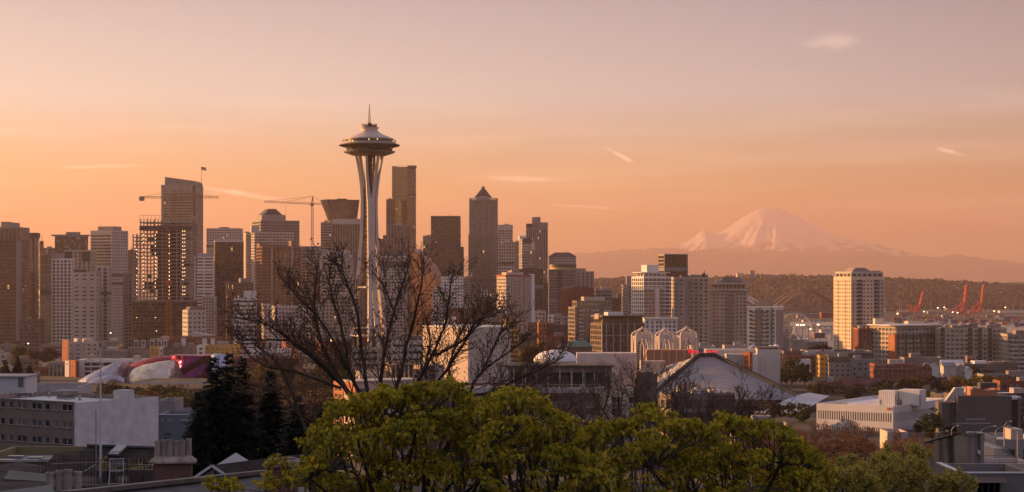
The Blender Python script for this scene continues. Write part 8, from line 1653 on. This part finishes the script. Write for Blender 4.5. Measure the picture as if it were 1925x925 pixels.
# ---- roofs and chimneys at the lower left
SHING = mat("dark_shingles", (0.045, 0.034, 0.028), 0.95, var=0.3, scale=1.2, bump=0.4, bscale=8); LEAD = mat("lead_flashing", (0.12, 0.12, 0.125), 0.6, var=0.2, scale=0.8, metal=0.3); COPP = mat("aged_copper_sheet", (0.11, 0.125, 0.11), 0.6, var=0.25, scale=0.7)
POT = mat("chimney_clay", (0.46, 0.36, 0.30), 0.9, var=0.22, scale=3, stretch=3, bump=0.3, bscale=12); CBR = brick("chimney_brick", (0.30, 0.10, 0.065), (0.20, 0.075, 0.05), (0.26, 0.19, 0.16), 0.22, 0.072)
def chimney(label, px, pw, pt_stack, Y, pots, pt_pot, rz=0.12, depth=0.6):
    k = Y / F; zg = ground(X(px, Y), Y) - 0.5; o = thing("chimney", label, "chimney", (X(px, Y), Y, zg), rz); w = pw * k; h = Z(pt_stack, Y) - zg
    g = MB(); g.box(-w / 2, w / 2, -depth / 2, depth / 2, 0, h - 0.001); g.build("stack", CBR, o)
    g = MB(); g.frustum((-w / 2 - 0.13, w / 2 + 0.13, -depth / 2 - 0.13, depth / 2 + 0.13), (-w / 2 + 0.02, w / 2 - 0.02, -depth / 2 + 0.02, depth / 2 - 0.02), h, h + 0.15); g.box(-w / 2 - 0.15, w / 2 + 0.15, -depth / 2 - 0.15, depth / 2 + 0.15, h - 0.06, h - 0.002); g.build("cap", POT, o)
    hp = Z(pt_pot, Y) - zg - h
    for i in range(pots):
        x = -w / 2 + w * (i + 0.5) / pots; rb = w / pots * 0.47; s = 0.98 + 0.05 * (i * 7 % 3)
        g = MB(); g.lathe([(rb * 1.25, h + 0.08), (rb, h + 0.17), (rb * 0.86, h + hp * 0.85 * s), (rb * 0.98, h + hp * 0.9 * s), (rb * 0.98, h + hp * s), (rb * 0.66, h + hp * s), (rb * 0.6, h + hp * 0.5)], 12, (x, -0.05 + 0.1 * (i % 2))); g.build("pot", POT, o)
    return o
chimney("brick chimney crowned by a row of six pale clay pots", 325.5, 70, 866, 65, 6, 828)
chimney("nearest chimney at the bottom, only its four weathered clay pots showing", 120, 68, 935, 50, 4, 886)
chimney("squat brick chimney stack half hidden by maple leaves", 532, 56, 872, 58, 1, 866, 0.1)
r = thing("chimney_cowl", "round metal cowl on the squat brick chimney", "cowl", (X(542, 58), 58, Z(868, 58))); g = MB(); g.lathe([(0.16, -0.1), (0.16, 0.06), (0.24, 0.08), (0.24, 0.13), (0.01, 0.17)], 16); g.build("cap", STEEL, r)
def roofslab(name, label, quads, m, t=0.12, cat="roof", ridge=None, house=None):
    """pitched roof from photo points (px, py, Y), with a wall block below so that it stands on the slope"""
    P = [[at(*q) for q in qd] for qd in quads]; c = P[0][0]; zg = ground(c.x, c.y) - 1; o = thing(name, label, cat, (c.x, c.y, zg)); O_ = Vector((c.x, c.y, zg))
    for qd in P:
        g = MB(); a = [p - O_ for p in qd]; g.add([tuple(p) for p in a] + [(p.x, p.y, p.z - t) for p in a], [(0, 1, 2, 3), (7, 6, 5, 4)] + [(i, 4 + i, 4 + (i + 1) % 4, (i + 1) % 4) for i in range(4)]); g.build("roof", m, o)
    if house: 
        xs_ = [p.x - O_.x for qd in P for p in qd]; ys_ = [p.y - O_.y for qd in P for p in qd]; zm = min(p.z for qd in P for p in qd) - O_.z - t - 0.02
        g = MB(); g.box(min(xs_) + 0.4, max(xs_) - 0.4, min(ys_) + 0.4, max(ys_) - 0.4, 0, zm); g.build("wall", house, o)
    if ridge: a, b = at(*ridge[0]) - O_, at(*ridge[1]) - O_; g = MB(); g.beam(a + Vector((0, 0, 0.05)), b + Vector((0, 0, 0.05)), 0.3, 0.12); g.build("ridge_cap", LEAD, o)
    return o
YWALL = mat("dull_yellow_wall", (0.26, 0.21, 0.10), 0.85, var=0.1)
B = building("flat_block", "building", "grey flat roof with vents over a dull yellow wall, before the brown windowed block", 142, (-60, 150), 868, YWALL, GP, ST(pf=0.9, sf=0.9, bay=99, fh=99), depth=13, clutter=False, roof=ROOF)
g = MB(); g.box(-0.2, B.w + 0.2, -0.25, 0.15, B.h + 0.003, B.h + 0.16); g.box(B.w - 0.15, B.w + 0.2, 0.15, B.d, B.h + 0.003, B.h + 0.16); g.build("fascia", PALE, B.root)
g = MB(); pane(g, 0, 1.8, 0, 0.9, 0.06, 2); g.build("window", [WHITE, GP], B.root, loc=(B.lx(84), -0.05, B.h - 1.3))
for i, (px, dy, lab) in enumerate(((68, 5, "white box vent in the middle of the grey flat roof"), (12, 3, "low dark vent at the left of the grey flat roof"), (30, 6, "small pipe pair on the grey flat roof, left of the white box"), (48, 2.5, "low vent in front of the white box on the flat roof"))):
    r = thing("roof_vent", lab, "vent", (B.FL.x + B.lx(px, dy), B.FL.y + dy, B.zb + B.h - 0.69)); g = MB(); g.box(-0.5, 0.5, -0.3, 0.3, 0, 0.5); g.build("box", (WHITE, DARK, METAL, METAL)[i], r); g = MB(); g.box(-0.6, 0.6, -0.4, 0.4, 0.502, 0.58); g.build("lid", METAL, r)
roofslab("shingled_roof", "dark shingled hip roof with a skylight, in front of the white brick side", [[(166, 838, 108), (296, 843, 106), (300, 905, 103), (112, 905, 104.5)], [(166, 838, 108), (112, 905, 104.5), (88, 893, 108), (140, 850, 111)]], SHING, ridge=((166, 838, 108), (296, 843, 106)), house=BROWN)
qa, qb, qc, qd = [at(*q) for q in ((166, 838, 108), (296, 843, 106), (300, 905, 103), (112, 905, 104.5))]; pu = (qb - qa).normalized(); pn = pu.cross(qd - qa).normalized(); pn = pn if pn.z > 0 else -pn; pv = pn.cross(pu)
sk = qa.lerp(qb, 0.47).lerp(qd.lerp(qc, 0.47), 0.16); r = thing("skylight", "tilted pale skylight on the dark shingled hip roof", "skylight", sk)
from mathutils import Matrix
r.rotation_euler = Matrix((pu, pv, pn)).transposed().to_euler(); g = MB(); g.box(-0.34, 0.34, -0.5, 0.5, 0.12, 0.2); g.build("pane", mat("skylight_glass", (0.4, 0.4, 0.41), 0.25, var=0.03), r); g = MB(); g.box(-0.38, 0.38, -0.54, 0.54, -0.1, 0.115); g.build("frame", DARK, r)
roofslab("shingled_roof", "lower dark roof with a sloping left hip, beside the nearest chimney pots", [[(104, 852, 96), (166, 860, 95), (170, 905, 92), (60, 905, 92.5)]], SHING, house=BROWN)
roofslab("shingled_roof", "brown shingled roof sloping up to the right at the lower left edge", [[(-30, 880, 74), (32, 868, 76), (86, 876, 75), (60, 910, 71.5)], [(-40, 918, 71), (-30, 880, 74), (60, 910, 71.5), (40, 930, 69)]], mat("brown_shingles", (0.065, 0.045, 0.036), 0.95, var=0.3, scale=1.2, bump=0.4, bscale=8), house=BROWN)
roofslab("shed", "stepped grey-green metal roof panels at the bottom left corner", [[(18, 884, 56), (98, 892, 56), (100, 906, 54.8), (6, 900, 54.8)]], COPP, cat="shed", house=DARK); roofslab("shed", "long grey-green metal gutter slope along the bottom left edge", [[(-20, 926, 48), (100, 911, 49), (100, 935, 47.4), (-20, 950, 46.6)]], COPP, cat="shed", house=DARK); roofslab("tiled_roof", "strip of brown tiles between the two grey-green metal slopes", [[(-10, 906, 52), (92, 905, 53), (88, 918, 51.7), (-20, 924, 50.6)]], mat("brown_tiles", (0.055, 0.04, 0.034), 0.9, var=0.3, scale=2), house=DARK)
roofslab("lead_roof", "long lead-capped ridge running up to the right along the bottom", [[(120, 933, 44), (300, 908, 52), (560, 884, 66), (600, 960, 60)], [(120, 933, 44), (600, 960, 60), (500, 990, 50), (100, 990, 42)]], LEAD, 0.2, ridge=((120, 932, 44), (560, 883, 66)))
B = None
k = 95 / F; zg = ground(X(360, 95), 95) - 1; gh = thing("gabled_house", "little white clapboard gable with a small window and a long dark roof", "house", (X(360, 95), 95, zg)); w = 80 * k; he, hr = Z(901, 95) - zg, Z(873.5, 95) - zg
CLAP = mat("white_clapboard", (0.42, 0.41, 0.42), 0.8, var=0.05)
g = MB(); g.slab([(0.12, 0), (w - 0.12, 0), (w - 0.12, he), (w / 2, hr - 0.14), (0.12, he)], 0, 8); g.build("wall", CLAP, gh)
for i in range(5): g = MB(); z = he - 0.3 + 0.16 * i; q = 0.12 + max(0, (z - he)) / (hr - he) * (w / 2); g.box(q + 0.02, w - q - 0.02, -0.025, -0.001, z, z + 0.02); g.build("clapboard_line", GREY, gh)
for sx in (0, 1):
    a = -0.2 if sx == 0 else w + 0.2; ze = he - 0.13
    g = MB(); g.add([(a, -0.3, ze), (w / 2, -0.3, hr), (w / 2 + 5.2, 8, hr + 0.0), (a + 5.2, 8, ze), (a, -0.3, ze - 0.12), (w / 2, -0.3, hr - 0.12), (w / 2 + 5.2, 8, hr - 0.12), (a + 5.2, 8, ze - 0.12)], [(0, 1, 2, 3), (4, 7, 6, 5), (0, 4, 5, 1), (1, 5, 6, 2), (2, 6, 7, 3), (3, 7, 4, 0)]); g.build("roof", SHING, gh)
    g = MB(); g.beam((a, -0.33, ze - 0.02), (w / 2, -0.33, hr - 0.02), 0.05, 0.13); g.build("barge_board", WHITE, gh)
g = MB(); pane(g, 0, 0.28, 0, 0.42, 0.04, 1); g.build("window", [WHITE, GB], gh, loc=(w * 0.5, -0.06, Z(899, 95) - zg))
g = MB(); P = [at(399, 874, 96), at(575, 858, 112), at(590, 890, 108), at(452, 903, 93.5)]; O_ = Vector(gh.location); g.add([tuple(p - O_) for p in P], [(0, 1, 2, 3)]); g.build("side_roof", SHING, gh)
# roof terrace with railing, chair, planters and the tall pole
Yt = 66; zt = Z(914, Yt); tz = thing("roof_terrace", "small roof terrace enclosed by a thin black railing, left of the pot-crowned chimney", "terrace", (X(72, Yt), Yt, zt)); Lr = 228 * Yt / F
zg = ground(X(72, Yt), Yt) - 1 - zt; g = MB(); g.box(0, Lr, 0, 3.2, zg, 0); g.build("deck", DROOF, tz)
rail("railing", tz, [(0, 0.1, 0), (Lr, 0.1, 0)], 0.92, 0.115, mat("black_iron", (0.015, 0.014, 0.014), 0.5), 0.009); rail("railing", tz, [(0, 3.1, 0), (Lr, 3.1, 0)], 0.92, 0.13, MATS["black_iron"], 0.009)
pl = thing("flag_pole", "tall bare white pole rising from the roof terrace", "pole", (X(184.5, 67), 67.4, zt)); g = MB(); g.tube([(0, 0, 0), (0, 0, 1.6), (0, 0, Z(652, 67.4) - zt)], [0.045, 0.042, 0.022], 8); g.build("shaft", WHITE, pl); g = MB(); g.lathe([(0.01, 0), (0.04, 0.02), (0.045, 0.05), (0.02, 0.09), (0.01, 0.1)], 10); g.build("finial", STEEL, pl, loc=(0, 0, Z(652, 67.4) - zt)); g = MB(); g.box(-0.07, 0.07, -0.07, 0.07, 0, 0.16); g.build("base_clamp", METAL, pl)
p2 = thing("thin_mast", "thin grey mast standing close to the tall white pole", "pole", (X(180.5, 70), 70, Z(868, 70))); g = MB(); g.tube([(0, 0, -3), (0, 0, Z(770, 70) - Z(868, 70))], [0.028, 0.02], 6); g.build("shaft", METAL, p2); g = MB(); g.tube([(0, 0, -0.1), (0.09, -2.4, -0.12)], 0.012, 4); g.build("stay", METAL, p2)
wr = thing("stay_wires", "pair of thin stay wires from the tall white pole to the chimney", "wire", (X(185, 67.4), 67.4, Z(868, 67.4))); g = MB(); a = Vector((0, 0, 0)); b = at(296, 874, 65) - Vector(wr.location); g.tube([a, a.lerp(b, 0.5) - Vector((0, 0, 0.03)), b], 0.008, 4); a2 = Vector((0, 0, -0.35)); g.tube([a2, a2.lerp(b, 0.5) - Vector((0, 0, 0.02)), b], 0.008, 4); c = at(95, 872, 60) - Vector(wr.location); g.tube([a, c], 0.008, 4); g.build("wire", METAL, wr)
ch = thing("folding_chair", "white metal framed folding chair on the roof terrace", "chair", (X(212, Yt), Yt + 0.7, zt + 0.005), R(15)); AL = mat("aluminium", (0.6, 0.6, 0.6), 0.35, metal=0.6, var=0.03)
for s in (-0.24, 0.24): g = MB(); g.tube([(s - 0.06, -0.22, 0), (s, 0.1, 0.45), (s, 0.24, 0.88)], 0.017, 6); g.build("leg", AL, ch); g = MB(); g.tube([(s + 0.05, 0.26, 0), (s, -0.16, 0.46)], 0.017, 6); g.build("leg", AL, ch)
g = MB(); g.box(-0.23, 0.23, -0.2, 0.2, 0.44, 0.47); g.build("seat", GREY, ch); g = MB(); g.box(-0.22, 0.22, 0.18, 0.22, 0.58, 0.84); g.build("backrest", GREY, ch); g = MB(); g.tube([(-0.29, -0.2, 0.03), (0.19, -0.2, 0.03)], 0.014, 5); g.tube([(-0.24, 0.24, 0.87), (0.24, 0.24, 0.87)], 0.015, 5); g.build("crossbar", AL, ch)
for px, w_, lab in ((240, 0.5, "wooden planter of yellowing plants right of the folding chair"), (268, 0.45, "wooden planter of pale grasses, nearest the pot-crowned chimney"), (176, 0.4, "planter with a tall yellow sprig at the tall pole's foot"), (192, 0.3, "small planter of yellow leaves just right of the tall pole")):
    r = thing("planter", lab, "planter", (X(px, Yt), Yt + 1.6, zt + 0.004)); g = MB(); g.frustum((-w_ / 2, w_ / 2, -0.18, 0.18), (-w_ / 2 - 0.04, w_ / 2 + 0.04, -0.22, 0.22), 0, 0.42); g.build("box", BROWN, r); g = MB(); q = random.Random(px)
    for i in range(26): leafq(g, Vector((q.uniform(-w_ / 2, w_ / 2), q.uniform(-0.15, 0.15), 0.45 + q.random() ** 2 * (0.75 if px == 176 else 0.35))), 0.055, q)
    for i in range(7): x = q.uniform(-w_ / 2, w_ / 2); g.tube([(x, 0, 0.4), (x + q.uniform(-0.1, 0.1), 0, 0.85)], 0.008, 3)
    g.build("plant", YELG, r)
sb = thing("striped_screen", "small triangular white slatted screen left of the pot-crowned chimney", "screen", (X(270, 68), 68, Z(908, 68))); 
for i in range(6): g = MB(); x = i * 0.078; g.box(x, x + 0.036, 0, 0.03, -0.6, 0.1 + i * 0.11); g.build("slat", WHITE, sb)
